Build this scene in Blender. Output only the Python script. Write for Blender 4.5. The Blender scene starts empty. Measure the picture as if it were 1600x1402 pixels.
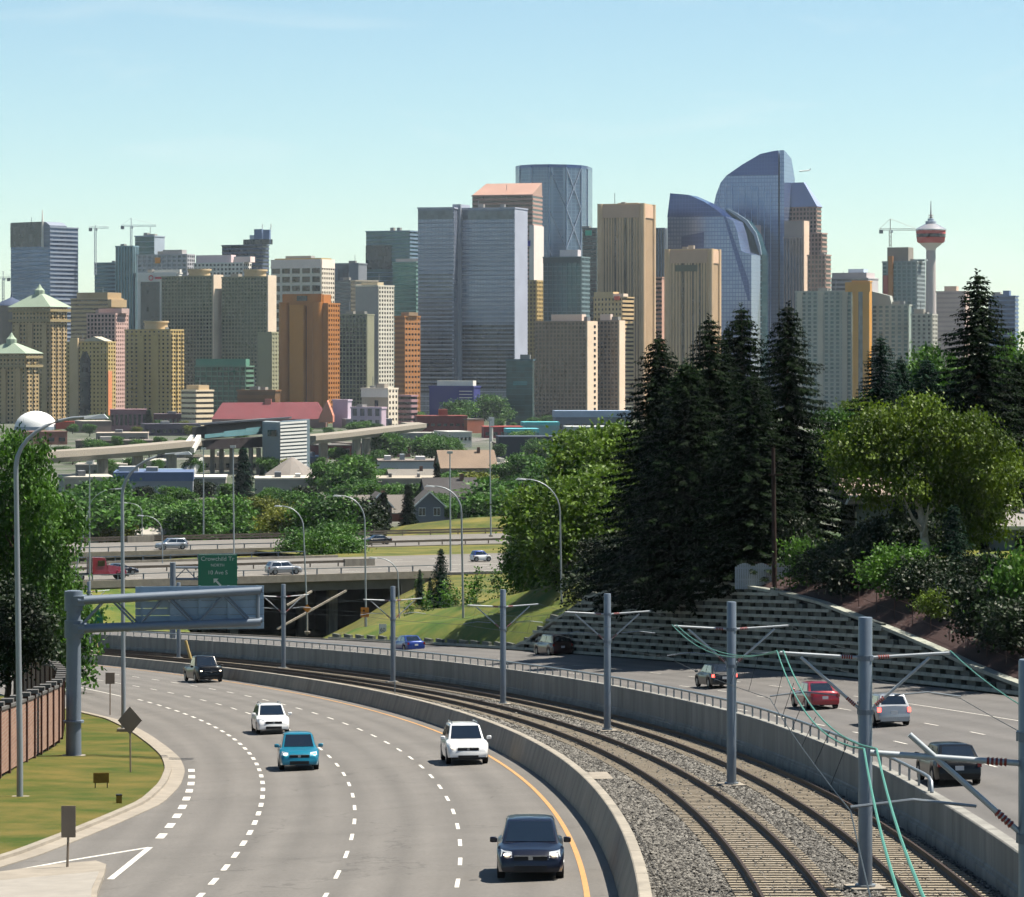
import bpy, bmesh, math, random
import numpy as np
from mathutils import Vector, Matrix
R = math.radians
random.seed(7)
SC = bpy.context.scene
C = SC.collection

# ---------------------------------------------------------------- camera
F, EYE = 5000.0, 560.0            # focal length in photo pixels, row of eye level
cam = bpy.data.cameras.new('camera')
cam.sensor_width = 36.0
cam.lens = 36.0 * F / 1600
cam.shift_y = -(701 - EYE) / 1600
cam.clip_start, cam.clip_end = 0.5, 20000
camo = bpy.data.objects.new('camera', cam)
camo.location = (0, 0, 0)
camo.rotation_euler = (R(90), 0, 0)
C.objects.link(camo)
SC.camera = camo

# ---------------------------------------------------------------- sky and sun
SUN_AZ, SUN_EL = 80.0, 63.0       # clockwise from the view direction, height
w = bpy.data.worlds.new('World')
SC.world = w
w.use_nodes = True
nt = w.node_tree
nt.nodes.clear()
wo = nt.nodes.new('ShaderNodeOutputWorld')
bg = nt.nodes.new('ShaderNodeBackground')
sky = nt.nodes.new('ShaderNodeTexSky')
sky.sky_type = 'NISHITA'
sky.sun_disc = False
sky.sun_elevation = R(SUN_EL)
sky.sun_rotation = R(SUN_AZ)
sky.altitude = 1050
sky.air_density = 1.0
sky.dust_density = 0.45
sky.ozone_density = 1.6
tint = nt.nodes.new('ShaderNodeMix')
tint.data_type = 'RGBA'
tint.blend_type = 'MULTIPLY'
tint.inputs[0].default_value = 1.0
tint.inputs[7].default_value = (0.93, 1.03, 0.985, 1)
nt.links.new(sky.outputs[0], tint.inputs[6])
# faint high cirrus, all round the sky
tc = nt.nodes.new('ShaderNodeTexCoord')
mp = nt.nodes.new('ShaderNodeMapping')
mp.inputs['Scale'].default_value = (9, 9, 42)
mp.inputs['Rotation'].default_value = (0.1, 0.05, 0.3)
nz = nt.nodes.new('ShaderNodeTexNoise')
nz.inputs['Scale'].default_value = 1.0
nz.inputs['Detail'].default_value = 5
nz.inputs['Distortion'].default_value = 0.8
cr = nt.nodes.new('ShaderNodeValToRGB')
cr.color_ramp.elements[0].position = 0.58
cr.color_ramp.elements[0].color = (0, 0, 0, 1)
cr.color_ramp.elements[1].position = 0.85
cr.color_ramp.elements[1].color = (0.35, 0.35, 0.35, 1)
nt.links.new(tc.outputs['Generated'], mp.inputs[0])
nt.links.new(mp.outputs[0], nz.inputs[0])
nt.links.new(nz.outputs[0], cr.inputs[0])
cl = nt.nodes.new('ShaderNodeMix')
cl.data_type = 'RGBA'
cl.inputs[7].default_value = (6.6, 7.2, 7.2, 1)
nt.links.new(cr.outputs[0], cl.inputs[0])
nt.links.new(tint.outputs[2], cl.inputs[6])
nt.links.new(cl.outputs[2], bg.inputs[0])
bg.inputs[1].default_value = 0.052
nt.links.new(bg.outputs[0], wo.inputs[0])

sl = bpy.data.lights.new('sun', 'SUN')
sl.energy = 5.0
sl.angle = R(0.5)
sl.color = (1.0, 0.92, 0.80)
so = bpy.data.objects.new('sun', sl)
sd = Vector((math.cos(R(SUN_EL)) * math.sin(R(SUN_AZ)), math.cos(R(SUN_EL)) * math.cos(R(SUN_AZ)), math.sin(R(SUN_EL))))
so.rotation_euler = sd.to_track_quat('Z', 'Y').to_euler()
so.location = (60, 0, 80)
C.objects.link(so)

SC.view_settings.view_transform = 'Standard'
SC.view_settings.look = 'None'
SC.view_settings.gamma = 1
SC.view_settings.exposure = 1.42
SC.view_settings.use_curve_mapping = False
SC.cycles.adaptive_threshold = 0.03
SC.cycles.max_bounces = 4
SC.cycles.diffuse_bounces = 2
SC.cycles.glossy_bounces = 2
SC.cycles.transmission_bounces = 2
SC.cycles.volume_bounces = 0
SC.cycles.transparent_max_bounces = 6
SC.cycles.use_denoising = True

# ---------------------------------------------------------------- mesh helpers
ORG = {}
class MB:
    def __init__(s):
        s.v = []; s.f = []; s.uv = []
    def add(s, vs, fs):
        o = len(s.v)
        s.v += [tuple(p) for p in vs]
        s.f += [tuple(i + o for i in f) for f in fs]
        return s
    def box(s, c, h, rz=0.0):
        cx, cy, cz = c; a, b, d = h
        co, si = math.cos(rz), math.sin(rz)
        vs = []
        for z in (-d, d):
            for x, y in ((-a, -b), (a, -b), (a, b), (-a, b)):
                vs.append((cx + x * co - y * si, cy + x * si + y * co, cz + z))
        return s.add(vs, ((3, 2, 1, 0), (4, 5, 6, 7), (0, 1, 5, 4), (1, 2, 6, 5), (2, 3, 7, 6), (3, 0, 4, 7)))
    def hexa(s, b, t):
        return s.add(list(b) + list(t), ((3, 2, 1, 0), (4, 5, 6, 7), (0, 1, 5, 4), (1, 2, 6, 5), (2, 3, 7, 6), (3, 0, 4, 7)))
    def prism(s, pts, d):
        n = len(pts); d = Vector(d)
        a = [Vector(p) for p in pts]; b = [p + d for p in a]
        return s.add(a + b, [tuple(range(n)), tuple(range(2 * n - 1, n - 1, -1))] + [((i + 1) % n, i, i + n, (i + 1) % n + n) for i in range(n)])
    def beam(s, a, b, w, h=None, up=(0, 0, 1)):
        h = w if h is None else h
        a = Vector(a); b = Vector(b); d = (b - a).normalized()
        u = Vector(up)
        if abs(d.dot(u)) > 0.98: u = Vector((0, 1, 0))
        x = d.cross(u).normalized() * w / 2; y = x.cross(d).normalized() * h / 2
        return s.hexa([a - x - y, a + x - y, a + x + y, a - x + y], [b - x - y, b + x - y, b + x + y, b - x + y])
    def tube(s, pts, r, n=8):
        pts = [Vector(p) for p in pts]; m = len(pts)
        rs = [r] * m if not hasattr(r, '__len__') else r
        o = len(s.v); ref = None
        for i, p in enumerate(pts):
            d = (pts[min(i + 1, m - 1)] - pts[max(i - 1, 0)]).normalized()
            if ref is None or abs(ref.dot(d)) > .95:
                ref = Vector((1, 0, 0)) if abs(d.x) < .7 else Vector((0, 0, 1))
            x = d.cross(ref).normalized(); y = d.cross(x).normalized(); ref = y.cross(d).normalized() if False else ref
            for k in range(n):
                a = 2 * math.pi * k / n
                s.v.append(tuple(p + (x * math.cos(a) + y * math.sin(a)) * rs[i]))
        for i in range(m - 1):
            for k in range(n):
                s.f.append((o + i * n + k, o + i * n + (k + 1) % n, o + (i + 1) * n + (k + 1) % n, o + (i + 1) * n + k))
        s.f.append(tuple(o + k for k in range(n))[::-1]); s.f.append(tuple(o + (m - 1) * n + k for k in range(n)))
        return s
    def lathe(s, prof, c, n=20):
        o = len(s.v); m = len(prof)
        for r, z in prof:
            for k in range(n):
                a = 2 * math.pi * k / n
                s.v.append((c[0] + r * math.cos(a), c[1] + r * math.sin(a), c[2] + z))
        for i in range(m - 1):
            for k in range(n):
                s.f.append((o + i * n + k, o + i * n + (k + 1) % n, o + (i + 1) * n + (k + 1) % n, o + (i + 1) * n + k))
        s.f.append(tuple(o + k for k in range(n))[::-1]); s.f.append(tuple(o + (m - 1) * n + k for k in range(n)))
        return s
    def grid(s, rows, uvs=None, close=False):
        o = len(s.v); n = len(rows[0])
        for r in rows: s.v += [tuple(p) for p in r]
        for i in range(len(rows) - 1):
            for k in range(n - 1 + (1 if close else 0)):
                s.f.append((o + i * n + k, o + i * n + (k + 1) % n, o + (i + 1) * n + (k + 1) % n, o + (i + 1) * n + k))
        if uvs:
            for r in uvs: s.uv += list(r)
        return s
    def mesh(s, name, org=None):
        me = bpy.data.meshes.new(name)
        vs = s.v
        if org is not None and org.length > 0:
            vs = [(p[0] - org.x, p[1] - org.y, p[2] - org.z) for p in s.v]
        me.from_pydata(vs, [], s.f)
        if s.uv:
            l = me.uv_layers.new(name='UVMap')
            for lp in me.loops: l.data[lp.index].uv = s.uv[lp.vertex_index]
        return me
    def build(s, name, m, parent=None, smooth=None, local=False, kind=None, flip=True):
        org = Vector((0, 0, 0)) if (local or parent is None) else ORG[parent.name]
        me = s.mesh(name, org)
        if flip:
            bm = bmesh.new(); bm.from_mesh(me); bmesh.ops.recalc_face_normals(bm, faces=bm.faces); bm.to_mesh(me); bm.free()
        if smooth is not None:
            me.polygons.foreach_set('use_smooth', [True] * len(me.polygons))
            me.set_sharp_from_angle(angle=R(smooth))
        return link(name, me, m, parent, kind)
def link(name, me, m, parent=None, kind=None):
    if m is not None and not me.materials: me.materials.append(m)
    o = bpy.data.objects.new(name, me)
    C.objects.link(o)
    if parent is not None:
        o.parent = parent; ORG[o.name] = ORG[parent.name].copy()
    else: ORG[o.name] = Vector((0, 0, 0))
    if kind: o['kind'] = kind
    return o
def tag(o, label, cat, group=None):
    o['label'] = label; o['category'] = cat
    if group: o['group'] = group
    return o
def thing(name, label, cat, loc=(0, 0, 0), group=None, rz=0.0, sc=None):
    o = bpy.data.objects.new(name, None)
    o.empty_display_size = 0.5
    o.location = loc; o.rotation_euler = (0, 0, rz)
    if sc is not None: o.scale = sc
    C.objects.link(o); ORG[o.name] = Vector(loc)
    return tag(o, label, cat, group)
def copy_tree(o, loc, rz=None, label=None, group=None, sc=None):
    def rec(a, par):
        c = a.copy(); C.objects.link(c); c.parent = par
        ORG[c.name] = ORG[a.name]
        for ch in a.children: rec(ch, c)
        return c
    r = rec(o, None)
    r.location = loc; ORG[r.name] = Vector(loc)
    if rz is not None: r.rotation_euler = (0, 0, rz)
    if sc is not None: r.scale = sc
    if label: r['label'] = label
    if group: r['group'] = group
    return r

# ---------------------------------------------------------------- materials
MATS = {}
def srgb(h):
    h = h.lstrip('#'); o = []
    for i in (0, 2, 4):
        c = int(h[i:i + 2], 16) / 255
        o.append(c / 12.92 if c <= .04045 else ((c + .055) / 1.055) ** 2.4)
    return tuple(x * .62 for x in o)      # picture values down to real reflectance
def shade(c, k): return tuple(min(1, x * k) for x in c)
def M(name, col=None, rough=.65, metal=0.0, var=.15, scale=1.5, bump=0.0, bscale=30, spec=.4, coat=0.0, emit=0.0, ecol=None, detail=4, streak=0):
    if name in MATS: return MATS[name]
    if isinstance(col, str): col = srgb(col)
    m = bpy.data.materials.new(name); m.use_nodes = True
    n = m.node_tree.nodes; l = m.node_tree.links
    b = n['Principled BSDF']
    b.inputs['Roughness'].default_value = rough
    b.inputs['Metallic'].default_value = metal
    b.inputs['Specular IOR Level'].default_value = spec
    b.inputs['Coat Weight'].default_value = coat
    b.inputs['Coat Roughness'].default_value = .06
    b.inputs['Base Color'].default_value = (*col, 1)
    if emit:
        b.inputs['Emission Color'].default_value = (*(ecol or col), 1); b.inputs['Emission Strength'].default_value = emit
    if var or bump:
        g = n.new('ShaderNodeNewGeometry')
    if var:
        t = n.new('ShaderNodeTexNoise'); t.inputs['Scale'].default_value = scale; t.inputs['Detail'].default_value = detail
        t.inputs['Roughness'].default_value = .65
        if streak:      # rain streaks: stretched along the height
            mp = n.new('ShaderNodeMapping'); mp.inputs['Scale'].default_value = (1, 1, streak); l.new(g.outputs['Position'], mp.inputs[0]); l.new(mp.outputs[0], t.inputs['Vector'])
        else: l.new(g.outputs['Position'], t.inputs['Vector'])
        r = n.new('ShaderNodeValToRGB')
        r.color_ramp.elements[0].position = .3; r.color_ramp.elements[1].position = .7
        r.color_ramp.elements[0].color = (*shade(col, 1 - var), 1); r.color_ramp.elements[1].color = (*shade(col, 1 + var), 1)
        l.new(t.outputs[0], r.inputs[0]); l.new(r.outputs[0], b.inputs['Base Color'])
    if bump:
        t2 = n.new('ShaderNodeTexNoise'); t2.inputs['Scale'].default_value = bscale; t2.inputs['Detail'].default_value = 3
        l.new(g.outputs['Position'], t2.inputs['Vector'])
        bp = n.new('ShaderNodeBump'); bp.inputs['Strength'].default_value = bump; bp.inputs['Distance'].default_value = .05
        l.new(t2.outputs[0], bp.inputs['Height']); l.new(bp.outputs[0], b.inputs['Normal'])
    MATS[name] = m
    return m
def leafmat(name, dark, light, trans=.25, nscale=.35, spec=.2):
    if name in MATS: return MATS[name]
    dark = srgb(dark) if isinstance(dark, str) else dark; light = srgb(light) if isinstance(light, str) else light
    m = bpy.data.materials.new(name); m.use_nodes = True
    n = m.node_tree.nodes; l = m.node_tree.links; n.clear()
    out = n.new('ShaderNodeOutputMaterial'); g = n.new('ShaderNodeNewGeometry')
    t = n.new('ShaderNodeTexNoise'); t.inputs['Scale'].default_value = nscale; t.inputs['Detail'].default_value = 3
    l.new(g.outputs['Position'], t.inputs['Vector'])
    ad = n.new('ShaderNodeMath'); ad.operation = 'MULTIPLY_ADD'; ad.inputs[1].default_value = .36
    l.new(g.outputs['Random Per Island'], ad.inputs[0]); 
    sb = n.new('ShaderNodeMath'); sb.operation = 'MULTIPLY_ADD'; sb.inputs[1].default_value = 1.3; sb.inputs[2].default_value = -.4
    l.new(t.outputs[0], sb.inputs[0]); l.new(sb.outputs[0], ad.inputs[2])
    r = n.new('ShaderNodeValToRGB'); r.color_ramp.elements[0].position = .1; r.color_ramp.elements[1].position = .9
    r.color_ramp.elements[0].color = (*dark, 1); r.color_ramp.elements[1].color = (*light, 1)
    l.new(ad.outputs[0], r.inputs[0])
    d = n.new('ShaderNodeBsdfPrincipled'); d.inputs['Roughness'].default_value = .55; d.inputs['Specular IOR Level'].default_value = spec
    tr = n.new('ShaderNodeBsdfTranslucent'); mx = n.new('ShaderNodeMixShader'); mx.inputs[0].default_value = trans
    l.new(r.outputs[0], d.inputs['Base Color']); l.new(r.outputs[0], tr.inputs[0])
    l.new(d.outputs[0], mx.inputs[1]); l.new(tr.outputs[0], mx.inputs[2]); l.new(mx.outputs[0], out.inputs[0])
    MATS[name] = m
    return m

# ---------------------------------------------------------------- the place: slopes, curve of the road
PC = (-0.779, -9.394, -2.637, 2.51)
def xb(Y):
    t = (Y - 100) / 100
    return ((PC[0] * t + PC[1]) * t + PC[2]) * t + PC[3]
def slope(Y):
    t = (Y - 100) / 100
    return ((3 * PC[0] * t + 2 * PC[1]) * t + PC[2]) / 100
def pl(Y): return -8.2 - .066 * Y
FL = [(-2000, -8.2 - .066 * -400), (-400, -8.2 - .066 * -400), (430, -36.6), (600, -38.5), (800, -40), (1000, -41.5), (1200, -43), (1500, -44.5), (2000, -47), (2500, -49), (3000, -51), (6200, -56), (20000, -60)]
def floor(Y): return float(np.interp(Y, [a for a, b in FL], [b for a, b in FL]))
def Yof(py):
    lo, hi = 300.0, 6000.0
    for _ in range(40):
        m = (lo + hi) / 2
        if EYE - floor(m) * F / m > py: lo = m
        else: hi = m
    return lo
def P(px, py, dz=0.0):                       # a point dz above the sloping road plane seen at a photo pixel
    Y = F * (8.2 - dz) / (py - 890); return Vector(((px - 800) * Y / F, Y, pl(Y) + dz))
def FP(px, py, Y): return Vector(((px - 800) * Y / F, Y, (EYE - py) * Y / F))
def S(Y, s, dz=0.0):                         # road coordinates: station Y on the barrier foot, s metres to its right
    m = slope(Y); k = 1 / math.sqrt(1 + m * m)
    x = xb(Y) + s * k; y = Y - s * m * k
    return Vector((x, y, pl(y) + dz))
def dzl(s): return .04 * s                   # left carriageway falls to the left
def dzr(s): return -.05 + .062 * (s - 9.5)   # right carriageway rises to the right
def frange(a, b, st):
    n = max(1, int(round((b - a) / st))); return [a + (b - a) * i / n for i in range(n + 1)]
# ---------------------------------------------------------------- ground
def roadmat(name, col, streak=.12, lanes=3.4, off=.8):
    m = M(name, col, rough=.85, var=.10, scale=.25, bump=.25, bscale=25, spec=.25, detail=6)
    n = m.node_tree.nodes; l = m.node_tree.links; b = n['Principled BSDF']
    src = b.inputs['Base Color'].links[0].from_socket
    uv = n.new('ShaderNodeUVMap'); sp = n.new('ShaderNodeSeparateXYZ'); l.new(uv.outputs[0], sp.inputs[0])
    a = n.new('ShaderNodeMath'); a.operation = 'MULTIPLY_ADD'; a.inputs[1].default_value = 2 * math.pi * 2 / lanes; a.inputs[2].default_value = off
    l.new(sp.outputs[0], a.inputs[0])
    c = n.new('ShaderNodeMath'); c.operation = 'SINE'; l.new(a.outputs[0], c.inputs[0])
    mp = n.new('ShaderNodeMapping'); mp.inputs['Scale'].default_value = (1.6, .045, 1); l.new(uv.outputs[0], mp.inputs[0])
    nz = n.new('ShaderNodeTexNoise'); nz.inputs['Scale'].default_value = 1.0; nz.inputs['Detail'].default_value = 6; l.new(mp.outputs[0], nz.inputs[0])
    s1 = n.new('ShaderNodeMath'); s1.operation = 'MULTIPLY_ADD'; s1.inputs[1].default_value = streak * .5; l.new(c.outputs[0], s1.inputs[0])
    s2 = n.new('ShaderNodeMath'); s2.operation = 'MULTIPLY_ADD'; s2.inputs[1].default_value = streak * 2.2; s2.inputs[2].default_value = 1 - streak * 1.1
    l.new(nz.outputs[0], s2.inputs[0]); l.new(s2.outputs[0], s1.inputs[2])
    # fine aggregate speckle and sealed cracks
    g = n.new('ShaderNodeNewGeometry'); v = n.new('ShaderNodeTexNoise'); v.inputs['Scale'].default_value = 9; v.inputs['Detail'].default_value = 2; l.new(g.outputs['Position'], v.inputs['Vector'])
    s3 = n.new('ShaderNodeMath'); s3.operation = 'MULTIPLY_ADD'; s3.inputs[1].default_value = .5; s3.inputs[2].default_value = .75; l.new(v.outputs[0], s3.inputs[0])
    s4 = n.new('ShaderNodeMath'); s4.operation = 'MULTIPLY'; l.new(s3.outputs[0], s4.inputs[0]); l.new(s1.outputs[0], s4.inputs[1])
    vo = n.new('ShaderNodeTexVoronoi'); vo.feature = 'DISTANCE_TO_EDGE'; vo.inputs['Scale'].default_value = .07
    dn = n.new('ShaderNodeTexNoise'); dn.inputs['Scale'].default_value = .6; dn.inputs['Detail'].default_value = 4; l.new(g.outputs['Position'], dn.inputs['Vector'])
    va = n.new('ShaderNodeVectorMath'); va.operation = 'MULTIPLY_ADD'; va.inputs[1].default_value = (2.5, 2.5, 2.5); l.new(dn.outputs['Color'], va.inputs[0]); l.new(g.outputs['Position'], va.inputs[2])
    l.new(va.outputs[0], vo.inputs['Vector'])
    th = n.new('ShaderNodeMath'); th.operation = 'LESS_THAN'; th.inputs[1].default_value = .0028; l.new(vo.outputs['Distance'], th.inputs[0])
    s5 = n.new('ShaderNodeMath'); s5.operation = 'MULTIPLY_ADD'; s5.inputs[1].default_value = -.22; s5.inputs[2].default_value = 1; l.new(th.outputs[0], s5.inputs[0])
    s6 = n.new('ShaderNodeMath'); s6.operation = 'MULTIPLY'; l.new(s4.outputs[0], s6.inputs[0]); l.new(s5.outputs[0], s6.inputs[1])
    mx = n.new('ShaderNodeVectorMath'); mx.operation = 'SCALE'; l.new(src, mx.inputs[0]); l.new(s6.outputs[0], mx.inputs['Scale'])
    l.new(mx.outputs[0], b.inputs['Base Color'])
    return m
def grassmat(name, a, b2, sc=.25):
    m = M(name, a, rough=.9, var=.25, scale=sc, bump=.6, bscale=6, spec=.1, detail=8)
    r = [x for x in m.node_tree.nodes if x.type == 'VALTORGB'][0]
    r.color_ramp.elements[0].color = (*srgb(a), 1); r.color_ramp.elements[1].color = (*srgb(b2), 1)
    r.color_ramp.elements[0].position = .36; r.color_ramp.elements[1].position = .64
    return m
ASPH = roadmat('asphalt_left', '#6e6b67', streak=.16)
ASPR = roadmat('asphalt_right', '#676563', streak=.16, lanes=4, off=.2)
CONC = M('concrete', '#968f82', rough=.85, var=.30, scale=1.1, bump=.15, detail=8, streak=.18)
CONCL = M('concrete_light', '#958d80', rough=.85, var=.18, scale=1.2, bump=.1, detail=8)
CONCD = M('concrete_grey', '#8a8983', rough=.85, var=.34, scale=.9, bump=.2, detail=8, streak=.15)
WHITE = M('marking_white', '#d4d1c8', rough=.7, var=.22, scale=5, detail=8)
YELL = M('marking_yellow', '#bd8f56', rough=.7, var=.16, scale=4, detail=8)
GRASS = grassmat('grass_dry', '#3d4e1a', '#6c6232', .28)
GRASSE = grassmat('grass_bank_dry', '#48562a', '#7c743e', .14)
GRASS2 = grassmat('grass_green', '#46602a', '#74743a', .3)
GROUND = grassmat('ground_green', '#3a4c2c', '#70706a', .02)
SOIL = M('soil_red', '#301511', rough=.95, var=.3, scale=1.2, bump=.5, bscale=8)
GALV = M('galvanised_steel', '#8f989f', rough=.45, metal=.55, var=.08, scale=2)
GALVD = M('steel_grey', '#6f7b88', rough=.5, metal=.4, var=.08, scale=2)
DARK = M('dark_steel', '#1c1e20', rough=.6, var=.05)

rows = []
for Y in [-2000, -1000, -400, 0, 150, 300, 430, 500, 600, 700, 800, 1000, 1200, 1500, 2000, 2500, 3000, 4000, 6000]:
    d = -1.6 if Y <= 430 else (-1.0 if Y < 600 else -.5)
    rows.append([(x, Y, floor(Y) + d) for x in (-2500, -1200, -500, -250, -100, 0, 100, 250, 500, 1200, 2500)])
g = MB().grid(rows).build('ground', GROUND, smooth=60, kind='structure')

STA = [30] + frange(40, 420, 4)
def strip(name, s0, s1, fz, m, a=30, b=420, ns=6, parent=None, kind='structure', step=4):
    mb = MB(); rws, uvs = [], []
    for Y in frange(a, b, step):
        ss = [s0(Y) if callable(s0) else s0, s1(Y) if callable(s1) else s1]
        ss = [ss[0] + (ss[1] - ss[0]) * i / ns for i in range(ns + 1)]
        rws.append([S(Y, s, fz(s)) for s in ss]); uvs.append([(s, Y) for s in ss])
    mb.grid(rws, uvs)
    return mb.build(name, m, parent, kind=kind, smooth=40)
def sedge(Y):   # left kerb of the left carriageway
    return float(np.interp(Y, [30, 88, 100, 110, 121, 131, 141, 150, 165, 190, 205, 230, 420], [-26, -19.3, -17.2, -16.0, -14.7, -14.3, -14.15, -14.25, -14.7, -15.2, -16.3, -17.5, -18]))
road_l = strip('road_left', -26, 0.0, dzl, ASPH, ns=10)
road_r = strip('road_right', 9.62, 31.5, dzr, ASPR, ns=8)
bed = strip('track_bed', 0.2, 9.3, lambda s: .42, M('gravel_bed', '#55534f', rough=.95, var=.3, scale=9, bump=1.0, bscale=14, detail=3), ns=8)

def dash(parent, s, a, b, wd, fz, m, dz=.006):
    mb = MB(); n = max(1, int((b - a) / 2))
    mb.grid([[S(a + (b - a) * i / n, s - wd / 2, fz(s) + dz), S(a + (b - a) * i / n, s + wd / 2, fz(s) + dz)] for i in range(n + 1)])
    mb.build('lane_dash' if b - a < 8 else 'edge_line', m, parent)
for s, y0, wd in ((-4.15, 84.0, .12), (-7.55, 81.5, .12)):
    y = y0 - 18.9
    while y < 300:
        dash(road_l, s, y, y + 2.4, wd, dzl, WHITE); y += 6.35
y = 62.5
while y < 215:
    dash(road_l, -10.95, y, y + 1.9, .17, dzl, WHITE); y += 4.2
y = 104.6
while y < 143:
    dash(road_l, -13.85, y, y + 2.0, .28, dzl, WHITE); y += 4.4
dash(road_l, -11.2, 220, 330, .14, dzl, WHITE)
dash(road_l, -.78, 30, 420, .15, dzl, YELL)
for s, y0 in ((17.7, 60), (21.9, 62.5), (25.7, 176)):
    y = y0
    while y < 330:
        dash(road_r, s, y, y + 2.4, .12, dzr, WHITE); y += 8.0
dash(road_r, 25.7, 60, 172, .12, dzr, WHITE)
dash(road_r, 11.0, 60, 400, .12, dzr, WHITE)

# kerb and grass on the left
fz_k = lambda s: dzl(s)
mb = MB(); rws = []
for Y in frange(50, 250, 2.5):
    e = sedge(Y); z = dzl(e)
    rws.append([S(Y, e + .02, z - .1), S(Y, e + .02, z + .03), S(Y, e - .55, z + .05), S(Y, e - .56, z + .15), S(Y, e - .85, z + .15), S(Y, e - .85, z - .2)])
mb.grid(rws).build('kerb', CONCL, kind='structure', smooth=30)
mb = MB(); rws = []
for Y in frange(50, 250, 3):
    e = sedge(Y) - .85; z = dzl(e)
    r_ = []
    for i, t in enumerate((0, .02, .12, .3, .55, .8, 1)):
        s = e + (-40 - e) * t
        r_.append(S(Y, s, z + .12 + (.0 if i < 2 else .25 * math.sin(Y * .21 + i) * .4 + .35 * t)))
    rws.append(r_)
verge = mb.grid(rws).build('grass_verge', GRASS, kind='structure', smooth=50)
# white edge line by the kerb and the painted gore
def ribbon(parent, pts, wd, m, name='painted_line'):
    mb = MB(); n = len(pts); rws = []
    for i, p in enumerate(pts):
        d = (pts[min(i + 1, n - 1)] - pts[max(i - 1, 0)]); d.z = 0; d.normalize()
        q = Vector((d.y, -d.x, 0)) * wd / 2
        rws.append([p - q, p + q])
    return mb.grid(rws).build(name, m, parent)
def onl(px, py, dz=.008):
    p = P(px, py, -.5)
    for _ in range(6):
        sx = (p.x - xb(p.y)); p = P(px, py, dzl(sx) + dz)
    return p
ribbon(road_l, [onl(-40, 1338), onl(40, 1317), onl(95, 1300), onl(130, 1288)], .16, WHITE)
ribbon(road_l, [onl(-20, 1368), onl(100, 1346), onl(234, 1324)], .16, WHITE)
ribbon(road_l, [onl(234, 1324), onl(172, 1374)], .2, WHITE)
# concrete island
out = [onl(x, y, .0) for x, y in ((-120, 1430), (150, 1440), (152, 1400), (163, 1372), (166, 1358), (150, 1352), (90, 1357), (-20, 1372), (-120, 1385))]
isl = MB().prism([(p.x, p.y, p.z - .2) for p in out], (0, 0, .34)).build('traffic_island', CONCL, kind='structure')
cx = sum(p.x for p in out) / len(out); cy = sum(p.y for p in out) / len(out)
ins = [Vector((p.x + (cx - p.x) * .1, p.y + (cy - p.y) * .1, p.z)) for p in out]
MB().prism([(p.x, p.y, p.z - .1) for p in ins], (0, 0, .25)).build('slab_inset', M('island_slab', '#9b958b', var=.12, scale=1.5, detail=8), isl)

# ---------------------------------------------------------------- barriers and retaining wall
def bh(Y): return float(np.interp(Y, [60, 120, 200, 260, 420], [1.08, 1.08, .92, .8, .8]))
def wall_run(name, label, cat, a, b, sec, m, step, pname, cap=None, capm=None):
    t = thing(name, label, cat, S((a + b) / 2, 4, 0))
    Ys = frange(a, b, step)
    for i in range(len(Ys) - 1):
        sub = frange(Ys[i] + .02, Ys[i + 1] - .02, 3)
        rws = [[S(Y, s, z) for s, z in sec(Y)] for Y in sub]
        mb = MB().grid(rws, close=True)
        n = len(rws[0]); k = len(rws)
        mb.f.append(tuple(range(n))[::-1]); mb.f.append(tuple((k - 1) * n + i_ for i_ in range(n)))
        mb.build(pname, m, t, smooth=30)
    return t
barrier = wall_run('concrete_barrier', 'curved concrete barrier wall between the left carriageway and the rail tracks', 'barrier', 45, 345,
    lambda Y: [(0.0, -.1), (.01, .08), (.27 * bh(Y), bh(Y) - .02), (.03 + .27 * bh(Y), bh(Y)), (.28 + .27 * bh(Y), bh(Y)), (.30 + .27 * bh(Y), bh(Y) - .03), (.66, -.1)], CONC, 6, 'wall_panel')
def wt(Y): return float(np.interp(Y, [60, 85, 100, 130, 200, 420], [1.5, 1.75, 1.9, 2.1, 2.05, 1.9]))
rwall = wall_run('retaining_wall', 'long curved concrete retaining wall behind the rail tracks below the handrail', 'wall', 62, 400,
    lambda Y: [(9.12, .2), (9.12, .5 + .28 * (wt(Y) - .5)), (9.16, .54 + .28 * (wt(Y) - .5)), (9.16, wt(Y) - .03), (9.19, wt(Y)), (9.5, wt(Y)), (9.52, -.3)], CONCD, 6, 'wall_panel')
# narrow precast panels at its foot, each a part
tmp = None
cnt = 0
mbrest = MB()
for Y in frange(64, 395, 1.9)[:-1]:
    mb = MB(); h0 = .46; h1 = .46 + .24 * (wt(Y) - .5)
    rws = [[S(Y + q, s, z) for s, z in ((9.105, h0 - .1), (9.06, h0 - .1), (9.06, h1), (9.105, h1 + .02))] for q in (0.04, 1.84)]
    mb.grid(rws, close=True); mb.f += [(0, 1, 2, 3), (4, 5, 6, 7)]
    mb.build('foot_panel', CONCD, rwall)
rail = thing('handrail', 'pale metal handrail on short posts along the top of the retaining wall', 'railing', S(200, 9.3, 2))
for Y in frange(92, 398, 2.0):
    p = S(Y, 9.34, wt(Y) - .02); d = (S(Y + 1, 9.34, 0) - S(Y - 1, 9.34, 0)); rz = math.atan2(d.y, d.x)
    MB().box((p.x, p.y, p.z + .2), (.045, .03, .2), rz).build('post', GALV, rail)
MB().tube([S(91.4, 9.34, wt(92) - .0), S(91.5, 9.34, wt(92) + .3), S(92, 9.34, wt(92) + .4)] + [S(Y, 9.34, wt(Y) + .42) for Y in frange(93, 398, 3)], .055, 8).build('rail', GALV, rail, smooth=60)

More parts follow.
